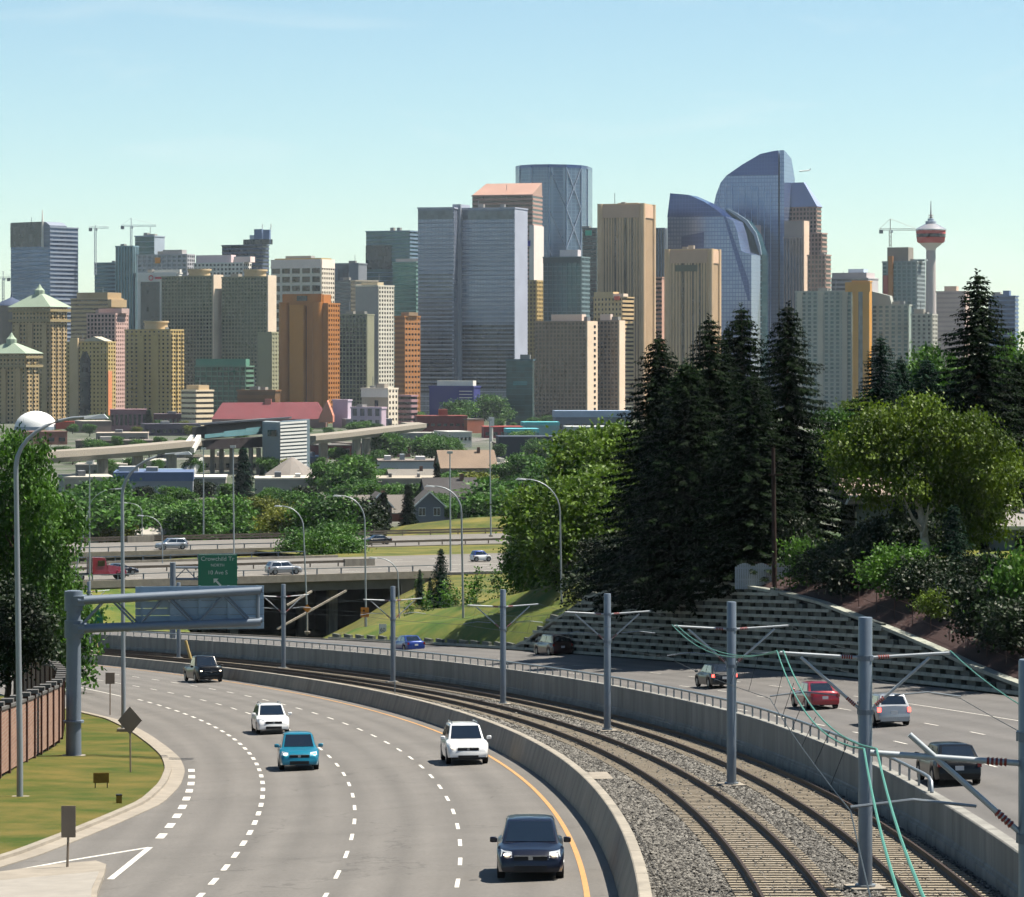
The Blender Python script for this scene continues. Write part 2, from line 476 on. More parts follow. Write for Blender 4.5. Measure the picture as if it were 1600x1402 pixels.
# ---------------------------------------------------------------- rail tracks
RAILM = M('rust_rail', '#3a2a20', rough=.7, metal=.3, var=.2, scale=5)
TIEM = M('concrete_tie', '#958a78', rough=.9, var=.18, scale=3, bump=.2)
STONE = M('ballast_stone', '#7d7b76', rough=.95, var=0)
n_ = STONE.node_tree.nodes; g_ = n_.new('ShaderNodeNewGeometry'); r_ = n_.new('ShaderNodeValToRGB')
r_.color_ramp.elements[0].color = (*srgb('#302f2d'), 1); r_.color_ramp.elements[1].color = (*srgb('#8f8c85'), 1)
STONE.node_tree.links.new(g_.outputs['Random Per Island'], r_.inputs[0]); STONE.node_tree.links.new(r_.outputs[0], n_['Principled BSDF'].inputs['Base Color'])
def s_near(Y): return 3.95 + 0 * Y
def s_far(Y): return 3.95 + float(np.interp(Y, [70, 150, 420], [3.5, 3.95, 3.95]))
ntie = 0
for nm, sf, lab in (('rail_track', s_near, 'rail track nearer the concrete barrier and the left carriageway'), ('rail_track', s_far, 'rail track farther right beside the retaining wall')):
    t = thing(nm, lab, 'rail track', S(120, sf(120), .42))
    for side in (-1, 1):
        mb = MB(); rws = []
        for Y in frange(40, 400, 3):
            s = sf(Y) + side * .7525
            rws.append([S(Y, s - .075, .50), S(Y, s - .075, .53), S(Y, s - .02, .56), S(Y, s - .036, .66), S(Y, s - .036, .70), S(Y, s + .036, .70), S(Y, s + .036, .66), S(Y, s + .02, .56), S(Y, s + .075, .53), S(Y, s + .075, .50)])
        mb.grid(rws, close=True).build('rail', RAILM, t, smooth=30)
    Y = 66.0; rest = MB(); k = 0
    while Y < 330:
        s = sf(Y); hw = .14
        b = [S(Y - hw, s - 1.3, .38), S(Y - hw, s + 1.3, .38), S(Y + hw, s + 1.3, .38), S(Y + hw, s - 1.3, .38)]
        tp = [S(Y - hw + .02, s - 1.28, .505), S(Y - hw + .02, s + 1.28, .505), S(Y + hw - .02, s + 1.28, .505), S(Y + hw - .02, s - 1.28, .505)]
        if k < 150: MB().hexa(b, tp).build('tie', TIEM, t)
        else: rest.hexa(b, tp)
        Y += .62; k += 1
    rest.build('far_ties', TIEM, t, kind='stuff')
# ballast stones
rng = np.random.default_rng(3)
N = 62000
Ys = 68 + (1 - np.sqrt(rng.random(N))) * 130; ss = .66 + rng.random(N) * 8.4
keep = []
base = np.array([(1, 0, 0), (-1, 0, 0), (0, 1, 0), (0, -1, 0), (0, 0, 1), (0, 0, -1)], float)
tri = [(0, 2, 4), (2, 1, 4), (1, 3, 4), (3, 0, 4), (2, 0, 5), (1, 2, 5), (3, 1, 5), (0, 3, 5)]
vs, fs = [], []
for Y, s in zip(Ys, ss):
    ontie = abs(s - s_near(Y)) < 1.3 or abs(s - s_far(Y)) < 1.3
    if ontie and rng.random() > .10: continue
    p = S(Y, s, .44 + (.06 if ontie else 0) + rng.random() * .05)
    r = (.02 + .036 * rng.random()) * (.6 if ontie else 1) * (1 + (Y - 68) / 160)
    q = base * (r * (.7 + .6 * rng.random((6, 1)))) * np.array([1, 1.4, .7])
    a = rng.random() * 6.28; c, d = math.cos(a), math.sin(a)
    o = len(vs)
    vs += [(p.x + u[0] * c - u[1] * d, p.y + u[0] * d + u[1] * c, p.z + u[2]) for u in q]
    fs += [(i + o, j + o, k + o) for i, j, k in tri]
me = bpy.data.meshes.new('ballast_stones'); me.from_pydata(vs, [], fs)
o = link('ballast_stones', me, STONE, None, 'stuff'); o['label'] = 'loose grey ballast gravel filling the bed around the rail tracks'
# concrete cable lid near the barrier
p = P(936, 1215, .5)
MB().box((p.x, p.y, p.z + .02), (.42, 1.0, .06), .1).build('cable_lid', CONCL)
tag(bpy.data.objects['cable_lid'], 'flat pale concrete lid lying on the gravel beside the barrier', 'cable lid')
# ---------------------------------------------------------------- overhead line
INS = M('insulator_red', '#8a2b1c', rough=.5, var=.1)
WIREG = M('wire_green', '#4f9482', rough=.5, metal=.3, var=.1)
WIRED = M('wire_dark', '#33393c', rough=.5, metal=.3, var=.05)
POLEM = M('pole_steel', '#7d8894', rough=.42, metal=.45, var=.06, scale=3)
pos = [(1612, 1842), (1352, 1394), (1143, 1231), (949, 1145), (786, 1103), (614, 1068), (443, 1046), (279, 1030), (139, 1019)]
words = ['tall grey catenary pole at the right edge with one arm reaching left',
 'nearest full catenary pole rising from the gravel beside the green wires',
 'catenary pole with V arms, second counting back from the green wires',
 'catenary pole in front of the crib retaining wall, middle of the row',
 'catenary pole at the left end of the crib wall, below the leafy tree',
 'catenary pole standing in front of the grassy embankment and 60 sign',
 'catenary pole just right of the overhead sign back, before the dark overpass opening',
 'small catenary pole behind the overhead sign truss near the leaning yellow guard',
 'farthest catenary pole, beside the leaning guard left of the sign truss']
msgN, msgF, conN, conF = [], [], [], []
def arm(t, A, B, r=.032, ins=True, m=None):
    A = Vector(A); B = Vector(B)
    o = MB().tube([A, B], r * 1.25, 8).build('cantilever_arm', m or M('arm_galvanised', '#b4bbbf', rough=.4, metal=.3, var=.08), t, smooth=60)
    if ins:
        d = (B - A).normalized(); q = A + d * .25
        mb = MB()
        for k in range(5):
            mb.tube([q + d * (.055 * k), q + d * (.055 * k + .032)], [.056, .042], 8)
        mb.build('insulator', INS, o)
for i, pp in enumerate(pos):
    b = P(pp[0], pp[1], .42); b0 = b
    def side(k, b0=b): m = slope(b0.y); q = 1 / math.sqrt(1 + m * m); return Vector((b0.x + k * q, b0.y - k * m * q, 0))
    t = thing('catenary_pole', words[i], 'pole', b, 'poles between the rail tracks')
    H = 6.55
    MB().lathe([(.17, 0), (.17, H - .02), (.16, H)], (b.x, b.y, b.z + .08), 12).build('shaft', POLEM, t, smooth=40)
    MB().box((b.x, b.y, b.z + .06), (.42, .42, .08), .2).build('footing', CONCL, t)
    MB().lathe([(.25, 0), (.25, .05)], (b.x, b.y, b.z + .14), 12).build('base_plate', GALV, t)
    for h in (4.35, 5.65): MB().lathe([(.2, -.06), (.2, .06)], (b.x, b.y, b.z + h), 12).build('arm_clamp', GALVD, t)
    for sd in (-1, 1):
        if i == 0 and sd > 0: continue
        up = 5.65 if i else 5.3
        e = side(sd * 2.05); e.z = b.z + up + .12
        a = Vector((b.x, b.y, b.z + up)) + (e - b).normalized() * .2; a.z = b.z + up
        arm(t, a, e)
        lo = Vector((b.x, b.y, b.z + 4.35)) + (e - b).normalized() * .2; lo.z = b.z + 4.35
        k = side(sd * 1.55); k.z = b.z + 5.66
        arm(t, lo, k, .03)
        c0 = side(sd * .7); c0.z = b.z + 4.75; c1 = side(sd * 2.3); c1.z = b.z + 4.72
        MB().tube([c0, (c0 + c1) / 2 + Vector((0, 0, .09)), c1], .022, 6).build('registration_arm', GALV, t)
        (msgN if sd < 0 else msgF).append(e + Vector((0, 0, .05))); (conN if sd < 0 else conF).append(c1 + Vector((0, 0, -.05)))
def catenary(name, lab, pts, off, m, sag, r):
    q = []
    for a, b in zip(pts[:-1], pts[1:]):
        for k in range(12):
            u = k / 12; p = a.lerp(b, u); p.z -= sag * 4 * u * (1 - u); p.x += off; q.append(p)
    q.append(pts[-1] + Vector((off, 0, 0)))
    o = MB().tube(q, r, 6).build(name, m); return tag(o, lab, 'wire')
pre = msgN[0] + Vector((-3.2, -34, 3.0))
catenary('messenger_wire', 'left of the paired green messenger wires at the nearest poles', [pre] + msgN[:3], -.08, WIREG, .55, .015)
catenary('messenger_wire', 'right of the paired green messenger wires at the nearest poles', [pre] + msgN[:3], .08, WIREG, .5, .015)
catenary('messenger_wire', 'thin messenger wire running on over the nearer rail track into the distance', msgN[2:], 0, WIRED, .45, .009)
preF = S(38, 8.1, 0); preF.z = msgN[0].z
catenary('messenger_wire', 'green messenger wire above the farther rail track at the right edge', [preF] + msgF[:1], 0, WIREG, .5, .014)
catenary('messenger_wire', 'thin messenger wire above the farther rail track by the retaining wall', msgF, 0, WIRED, .45, .009)
preC = S(38, 8.2, 0); preC.z = conN[0].z
catenary('contact_wire', 'thin dark contact wire above the nearer rail track', [conN[0] + Vector((-3, -34, 2.4))] + conN, 0, WIRED, .08, .009)
catenary('contact_wire', 'thin dark contact wire above the farther rail track', [preC] + conF, 0, WIRED, .08, .009)
drops = thing('dropper_wires', 'short thin vertical dropper wires hanging between messenger and contact wire of the nearer track', 'wire', conN[1])
for a, b, c, d in zip(msgN[:4], msgN[1:5], conN[:4], conN[1:5]):
    for u in (.15, .3, .45, .6, .75, .9):
        p = a.lerp(b, u); p.z -= 2 * u * (1 - u); q = c.lerp(d, u); q.z -= .3 * u * (1 - u)
        MB().tube([p, q], .006, 4).build('dropper', WIRED, drops)
# tensioning weight box by the nearest arm
# ---------------------------------------------------------------- sign gantries
GAN = M('gantry_paint', '#7b8794', rough=.5, metal=.3, var=.06)
SIGNB = M('sign_back', '#9db4c8', rough=.45, metal=.35, var=.08, scale=.8)
SIGNG = M('sign_green', '#0b7a55', rough=.5, var=.04)
TXT = M('sign_text', '#d9e6d8', rough=.5, var=0)
def text(body, size, loc, rot, m, parent, ax='CENTER'):
    cu = bpy.data.curves.new('lettering', 'FONT'); cu.body = body; cu.size = size; cu.align_x = ax; cu.align_y = 'CENTER'; cu.extrude = .002
    fo = bpy.data.objects.new('lettering_font', cu)
    me = bpy.data.meshes.new_from_object(fo)
    bpy.data.objects.remove(fo); bpy.data.curves.remove(cu)
    o = bpy.data.objects.new('lettering', me); o.rotation_euler = rot
    me.materials.clear(); me.materials.append(m); C.objects.link(o); o.parent = parent; o.location = Vector(loc) - ORG[parent.name]
    ORG[o.name] = ORG[parent.name]
    return o
b = P(115, 1184, -.45)
t = thing('sign_gantry', 'large grey cantilever truss gantry on the grass verge holding a sign seen from behind', 'sign gantry', b)
zt = (EYE - 928) * b.y / F
MB().tube([b, (b.x, b.y, zt + .15)], [.36, .32], 20).build('post', GAN, t, smooth=50)
MB().lathe([(.48, 0), (.48, .09), (.36, .1)], (b.x, b.y, b.z + 1.62), 20).build('flange', GAN, t)
MB().lathe([(.55, -.1), (.55, .12)], (b.x, b.y, b.z), 20).build('footing', CONCL, t)
ang = R(8)
def gx(u, py, dy=0):      # along the truss
    y = b.y + u * math.sin(ang); x = b.x + u * math.cos(ang); return Vector((x, y + dy, (EYE - py) * b.y / F))
Lg = (405 - 115) * b.y / F / math.cos(ang)
for nm, p0, p1, r, dy in (('top_chord', 938, 925, .19, -.45), ('bottom_chord', 982, 974, .19, -.45), ('rear_chord', 937, 925, .13, .45), ('rear_chord', 981, 974, .13, .45)):
    MB().tube([gx(.25, p0, dy), gx(Lg, p1, dy)], r, 12).build(nm, GAN, t, smooth=50)
us = [.35, 2.15, 3.1, 5.0, 6.6, 8.2]
us = [.3 + (Lg - .7) * k / 6 for k in range(7)]
for k in range(6):
    pa, pb = (980, 931) if k % 2 == 0 else (931, 978)
    MB().tube([gx(us[k], pa, -.45), gx(us[k + 1], pb, -.45)], .055, 8).build('diagonal', GAN, t)
    MB().tube([gx(us[k], pa, .45), gx(us[k + 1], pb, .45)], .045, 8).build('diagonal', GAN, t)
MB().tube([gx(Lg - .12, 926, -.45), gx(Lg - .12, 974, -.45)], .09, 8).build('end_strut', GAN, t)
MB().lathe([(.42, -.45), (.42, .45)], (b.x, b.y, (EYE - 939) * b.y / F), 20).build('collar', GAN, t, smooth=40); MB().box((b.x + .3, b.y, (EYE - 938) * b.y / F), (.25, .55, .22)).build('bracket', GAN, t)
MB().lathe([(.42, -.4), (.42, .4)], (b.x, b.y, (EYE - 983) * b.y / F), 20).build('collar', GAN, t, smooth=40); MB().box((b.x + .3, b.y, (EYE - 982) * b.y / F), (.25, .55, .22)).build('bracket', GAN, t)
s0, s1 = (208 - 115) * b.y / F, Lg + .06
npan = 6
hz0, hz1 = (EYE - 988) * b.y / F, (EYE - 919) * b.y / F
sgn = None
for k in range(npan):
    z0 = hz0 + (hz1 - hz0) * k / npan; z1 = hz0 + (hz1 - hz0) * (k + 1) / npan - .025
    mb = MB(); q = [(gx(s0, 0, .72), z0), (gx(s1, 0, .72), z0), (gx(s1, 0, .80), z0), (gx(s0, 0, .80), z0)]
    mb.hexa([(p.x, p.y, z) for p, z in q], [(p.x, p.y, z1) for p, z in q]).build('sign_plank', SIGNB, t)
for k in range(5):
    u = s0 + .3 + (s1 - s0 - .6) * k / 4; p = gx(u, 0, .66)
    MB().box((p.x, p.y, (hz0 + hz1) / 2), (.05, .05, (hz1 - hz0) / 2), ang).build('sign_bracket', SIGNB, t)
# far gantry with the green sign
gb = FP(270, 1022, 297); gb.z = pl(297) + .5
t = thing('sign_gantry', 'farther sign gantry behind the truss carrying the green Crowchild Tr sign', 'sign gantry', gb)
zt = (EYE - 884) * 297 / F
MB().tube([gb, (gb.x, gb.y, zt + .3)], [.3, .27], 14).build('post', GAN, t, smooth=50)
q = lambda px, py: FP(px, py, 297.2)
MB().tube([q(270, 887), q(372, 887)], .11, 8).build('top_chord', GAN, t); MB().tube([q(270, 905), q(372, 905)], .11, 8).build('bottom_chord', GAN, t)
for k in range(6):
    x0 = 274 + 16 * k; MB().tube([q(x0, 904 if k % 2 == 0 else 888), q(x0 + 16, 888 if k % 2 == 0 else 904)], .05, 6).build('diagonal', GAN, t)
sg = thing('road_sign', 'green highway sign reading Crowchild Tr NORTH 10 Ave S with an arrow', 'road sign', FP(340, 892, 296.2))
mb = MB(); a = FP(309.5, 918, 296.4); c = FP(370.5, 866, 296.4)
MB().box(((a.x + c.x) / 2, 296.45, (a.z + c.z) / 2), ((c.x - a.x) / 2, .04, (c.z - a.z) / 2)).build('panel', SIGNG, sg)
bd = MB(); w_, e_ = .05, .06
for zz in (a.z + e_, c.z - e_): bd.box(((a.x + c.x) / 2, 296.4, zz), ((c.x - a.x) / 2 - e_, .012, w_ / 2))
bd.build('border', TXT, sg)
rt = (R(90), 0, 0)
for s_, sz, py, px in (('Crowchild Tr', .56, 873.5, 340), ('NORTH', .36, 883.5, 340), ('10 Ave S', .52, 895, 340)):
    text(s_, sz, FP(px, py, 296.38), rt, TXT, sg)
ar = FP(340, 910, 296.38)
mb = MB(); d45 = [(-.45, .4), (.1, .4), (-.08, .22), (.42, -.3), (.28, -.44), (-.24, .08), (-.42, -.1)]
mb.prism([(ar.x + x * .85, ar.y, ar.z + z * .85) for x, z in d45], (0, .01, 0)).build('arrow', TXT, sg)

# ---------------------------------------------------------------- lamp posts
LAMPM = M('lamp_post', '#a3abb0', rough=.45, metal=.4, var=.06)
HEADM = M('lamp_head', '#c3c8c8', rough=.4, metal=.2, var=.04)
def lamp(lab, base, ptop, phead, Y=None, r=.11, foot=True):
    """base: world foot; ptop: photo pixel of shaft bend; phead: pixel of lamp head (None: straight pole)"""
    Y = base.y
    t = thing('street_lamp', lab, 'street lamp', base)
    top = FP(*ptop, Y)
    if phead:
        hd = FP(*phead, Y)
        pts = [base, Vector((base.x, base.y, base.z + 2)), top]
        dx, dz = hd.x - top.x, hd.z - top.z
        for k in range(1, 9):
            a = k / 8 * math.pi / 2
            pts.append(Vector((top.x + dx * (1 - math.cos(a)) * .92 + dx * .0, Y, top.z + dz * math.sin(a))))
        n = len(pts)
        MB().tube(pts, [r, r * .97] + [r * (.72 - .3 * k / (n - 2)) for k in range(n - 2)], 10).build('shaft', LAMPM, t, smooth=60)
        sg = 1 if dx > 0 else -1; L = max(.5, 0.9)
        mb = MB(); p = pts[-1]
        mb.hexa([(p.x - .02 * sg, Y - .12, p.z - .07), (p.x + L * sg, Y - .17, p.z - .05), (p.x + L * sg, Y + .17, p.z - .05), (p.x - .02 * sg, Y + .12, p.z - .07)],
                [(p.x - .02 * sg, Y - .06, p.z + .05), (p.x + L * .8 * sg, Y - .12, p.z + .12), (p.x + L * .8 * sg, Y + .12, p.z + .12), (p.x - .02 * sg, Y + .06, p.z + .05)])
        mb.build('lamp_head', HEADM, t)
    else:
        MB().tube([base, top], [r, r * .6], 8).build('shaft', LAMPM, t, smooth=60)
        MB().box((top.x, Y, top.z - .1), (.38, .2, .16)).build('lamp_head', HEADM, t)
    if foot: MB().box((base.x, base.y, base.z + .05), (.32, .32, .12)).build('footing', CONCL, t)
    return t
lamp('tall street lamp at the left edge in front of the brick noise wall', P(31, 1252, -.6), (25, 730), (142, 652), r=.125)
lamp('tall street lamp rising from the grass verge beside the diamond sign', P(193, 1143, -.5), (191, 775), (281, 709), r=.13)
lamp('straight pole with floodlight top left of the overpass, beside the leafy tree', FP(140, 930, 395), (140, 722), None)
lamp('street lamp with short right arm in front of the overpass, left of the red truck', FP(114, 940, 390), (138, 800), (184, 764), r=.09)
lamp('straight light pole on the far bridge under the elevated station', FP(318, 838, 525), (318, 700), None, r=.13)
lamp('straight light pole rising right behind the green highway sign', FP(366, 888, 440), (364, 697), None, r=.12)
lamp('small street lamp bending left by the silver minivan, farther of two', FP(222, 848, 540), (222, 800), (197, 786), r=.08)
lamp('small street lamp bending left by the silver minivan, nearer of two', FP(254, 888, 445), (253, 830), (222, 806), r=.08)
lamp('street lamp bending left before the dark overpass opening, right of the sign back', P(480, 989, .8), (474, 825), (437, 791))
lamp('street lamp bending left above the orange lane sign on the embankment foot', P(572, 995, 1.2), (570, 815), (530, 775))
lamp('short street lamp bending left at the end of the overpass', FP(624, 993, 335), (622, 900), (586, 872), r=.09)
lamp('tall street lamp bending left on the grass embankment by the saplings', P(724, 1004, 1.4), (721, 800), (675, 760), r=.12)
lamp('street lamp whose arm reaches left out of the leafy tree', P(878, 1003, 1.9), (875, 800), (817, 749), r=.1)
lamp('straight light pole standing at the near edge of the overpass road', FP(704, 900, 428), (703, 706), None, r=.13)
lamp('tallest straight light pole on the far road below the downtown towers', FP(767, 838, 525), (765, 655), None, r=.13)
# brown wooden pole against the crib wall
p = P(1212, 1038, 1.6); t = thing('utility_pole', 'dark brown wooden pole standing in front of the tall spruces', 'pole', p)
MB().tube([p, FP(1208, 700, p.y)], [.2, .13], 10).build('shaft', M('wood_brown', '#2e1a12', rough=.9, var=.2, scale=4), t, smooth=60)
MB().box((p.x, p.y - .1, p.z + 13.2), (.5, .05, .07)).build('crossarm', M('wood_brown'), t)

# ---------------------------------------------------------------- small signs
SBACK = M('sign_back_tan', '#8d8071', rough=.6, metal=.2, var=.08)
ORNG = M('sign_orange', '#e08a1a', rough=.5, var=.05)
WSGN = M('sign_white', '#e4e6e6', rough=.5, var=.03)
BLK = M('sign_black', '#15161a', rough=.5, var=0)
def sign(name, lab, base, pc, half, m, diamond=False, txt=None, y=None):
    t = thing(name, lab, 'road sign', base)
    c = FP(*pc, base.y)
    MB().tube([base - Vector((0, 0, .15)), (c.x, base.y + .05, c.z + half[1] * (0.2 if not diamond else .6))], .04, 6).build('post', SBACK, t)
    mb = MB()
    if diamond: mb.prism([(c.x - half[0], base.y, c.z), (c.x, base.y, c.z - half[1]), (c.x + half[0], base.y, c.z), (c.x, base.y, c.z + half[1])], (0, .02, 0))
    else: mb.box((c.x, base.y, c.z), (half[0], .012, half[1]))
    mb.build('panel', m, t)
    if txt: text(txt[0], txt[1], (c.x, base.y - .02, c.z - half[1] * .2), rt, BLK, t)
    return t
sign('road_sign', 'tall rectangular sign seen from behind on the concrete traffic island', onl(105, 1357, .1), (107, 1284), (.21, .46), SBACK)
sign('road_sign', 'diamond sign seen from behind on the grass verge', P(204, 1208, -.5), (203, 1126), (.52, .6), SBACK, True)
sign('road_sign', 'small square sign seen from behind on the far tip of the verge', P(172, 1115, -.5), (172, 1060), (.28, .34), SBACK)
sign('road_sign', 'orange diamond warning sign on the lamp before the dark overpass opening', P(480, 991, .8), (480, 951), (.5, .5), ORNG, True)
ms = sign('road_sign', 'orange lane merge sign with black arrows at the embankment foot', P(569, 997, 1.2), (570, 957), (.42, .5), ORNG)
c = FP(570, 957, P(569, 997, 1.2).y - .03)
MB().prism([(c.x - .12 + x, c.y, c.z + z) for x, z in ((0, -.35), (.07, -.35), (.07, .1), (.16, .1), (.03, .35), (-.1, .1), (0, .1))], (0, .008, 0)).build('arrow', BLK, ms)
MB().beam((c.x + .2, c.y, c.z - .35), (c.x + .05, c.y, c.z - .05), .06, .02).build('arrow', BLK, ms)
sign('road_sign', 'small white speed limit sign reading 60 beside the right carriageway', P(598, 1004, 1.2), (598, 983), (.36, .48), WSGN, False, ('60', .52))
g_ = FP(150, 964, 380); sg2 = sign('road_sign', 'small green guide sign half hidden behind the truss post', Vector((g_.x, 380, pl(380) + .5)), (150, 964), (.85, .9), SIGNG)
p = P(158, 1229, -.45); t = thing('ground_plaque', 'small yellow board standing low in the grass verge', 'plaque', p)
MB().box((p.x, p.y, p.z + .34), (.31, .02, .2), .1).build('plate', M('plaque_yellow', '#8a6a14', var=.3, scale=8), t)
for dx in (-.24, .24): MB().box((p.x + dx, p.y + .04, p.z + .15), (.02, .02, .22), .1).build('stake', DARK, t)
p = P(186, 1255, -.5); t = thing('drain_marker', 'tiny brown marker block standing on the kerb', 'marker', p)
MB().box((p.x, p.y, p.z + .15), (.1, .1, .15), .2).build('block', M('plaque_yellow'), t); MB().box((p.x, p.y, p.z + .31), (.11, .11, .02), .2).build('cap', DARK, t)
# leaning yellow guards beside the tracks
GUY = M('guard_yellow', '#b09a62', rough=.7, var=.1)
for k, (x0, y0, x1, y1, lab) in enumerate(((299, 1033, 290, 1001, 'leaning yellow guy guard behind the black pickup truck'), (154, 1022, 147, 995, 'leaning yellow guy guard next to the truss post'))):
    a = P(x0, y0, .5); t = thing('guy_guard', lab, 'guard', a)
    MB().tube([a, FP(x1, y1, a.y)], .13, 8).build('sleeve', GUY, t, smooth=60); MB().lathe([(.2, -.05), (.2, .08)], a, 10).build('anchor', CONC, t)
# marker post in the barrier
p = P(617, 1100, .3); t = thing('marker_post', 'thin marker post fixed to the barrier in front of a catenary pole', 'post', p)
MB().tube([p, FP(617, 1065, p.y)], .035, 6).build('stake', GALV, t); MB().box((p.x, p.y, p.z), (.07, .07, .1)).build('bracket', DARK, t)

# ---------------------------------------------------------------- brick noise wall on the left
def brickmat():
    m = M('brick_red', '#8a5a4c', rough=.9, var=0)
    n = m.node_tree.nodes; l = m.node_tree.links
    g = n.new('ShaderNodeNewGeometry'); mp = n.new('ShaderNodeMapping'); mp.inputs['Rotation'].default_value = (R(90), 0, R(90)); l.new(g.outputs['Position'], mp.inputs[0])
    br = n.new('ShaderNodeTexBrick'); br.inputs['Scale'].default_value = 1.0
    br.inputs['Brick Width'].default_value = .42; br.inputs['Row Height'].default_value = .16; br.inputs['Mortar Size'].default_value = .018
    br.inputs['Color1'].default_value = (*srgb('#a17a68'), 1); br.inputs['Color2'].default_value = (*srgb('#8c6452'), 1); br.inputs['Mortar'].default_value = (*srgb('#9c8d7e'), 1)
    s = n.new('ShaderNodeSeparateXYZ'); c = n.new('ShaderNodeCombineXYZ'); l.new(g.outputs['Position'], s.inputs[0]); l.new(s.outputs[1], c.inputs[0]); l.new(s.outputs[2], c.inputs[1])
    l.new(c.outputs[0], br.inputs[0]); l.new(br.outputs[0], n['Principled BSDF'].inputs['Base Color'])
    return m
BRICK = brickmat(); CAPM = M('fence_cap', '#5c5a58', rough=.8, var=.15); POSTM = M('fence_post', '#5a3d34', rough=.9, var=.2)
t = thing('brick_noise_wall', 'reddish brick panel noise wall with dark capped posts along the left verge', 'wall', P(50, 1190, -.3))
pts = []
y = 118.0
def fx(y): return float(np.interp(y, [110, 133.6, 145, 160, 175, 190, 215], [-20.3, -21.2, -21.7, -22.6, -24.6, -27.2, -33]))
while y < 212: pts.append(Vector((fx(y), y, pl(y) - .25))); y += 3.35
for i, p in enumerate(pts):
    h = 2.75
    d = pts[min(i + 1, len(pts) - 1)] - pts[max(0, i - 1)]; rz = math.atan2(d.y, d.x)
    po = MB().box((p.x, p.y, p.z + h / 2), (.13, .15, h / 2 + .12), rz).build('post', POSTM, t)
    MB().box((p.x, p.y, p.z + h + .19), (.24, .26, .08), rz).build('post_cap', CAPM, po)
    if i < len(pts) - 1:
        a, b = p, pts[i + 1]; nrm = Vector((d.y, -d.x, 0)).normalized()
        hh = Vector((0, 0, h - .12)); o_ = nrm * .07
        pa = MB().hexa([a - o_, b - o_, b + o_, a + o_], [a - o_ + hh, b - o_ + hh, b + o_ + hh, a + o_ + hh]).build('brick_panel', BRICK, t)
        o2 = nrm * .12; h2 = hh + Vector((0, 0, .004)); h3 = hh + Vector((0, 0, .12))
        MB().hexa([a - o2 + h2, b - o2 + h2, b + o2 + h2, a + o2 + h2], [a - o2 + h3, b - o2 + h3, b + o2 + h3, a + o2 + h3]).build('coping', CAPM, pa)
# ---------------------------------------------------------------- vehicles
GLASS = M('car_glass', '#0c1620', rough=.06, var=0, spec=.9, coat=.6)
TYRE = M('tyre', '#101112', rough=.85, var=.05)
RIM = M('rim', '#8d9196', rough=.35, metal=.8, var=0)
TRIM = M('black_trim', '#0d0e10', rough=.55, var=0)
CHROME = M('chrome', '#b9bec4', rough=.2, metal=.9, var=0)
LAMPON = M('headlamp_lit', '#fff0d8', rough=.2, var=0, emit=3.5, ecol=(1, .82, .6))
LAMPOFF = M('headlamp_off', '#c9d0d6', rough=.12, var=0, spec=.8, metal=.3)
TAIL = M('tail_red', '#8c0f12', rough=.25, var=0, spec=.6)
TAILON = M('tail_red_lit', '#c01414', rough=.25, var=0, emit=2.2, ecol=(1, .08, .06))
PLATE = M('plate', '#c9ccd0', rough=.5, var=0)
INT = M('interior', '#1a1a1c', rough=.8, var=0)
def paint(name, col='#ffffff', metal=.25, coat=.7): return M('paint_' + name, col, rough=.28, metal=metal, var=.05, scale=3, coat=coat, spec=.4 if coat > .4 else .2)
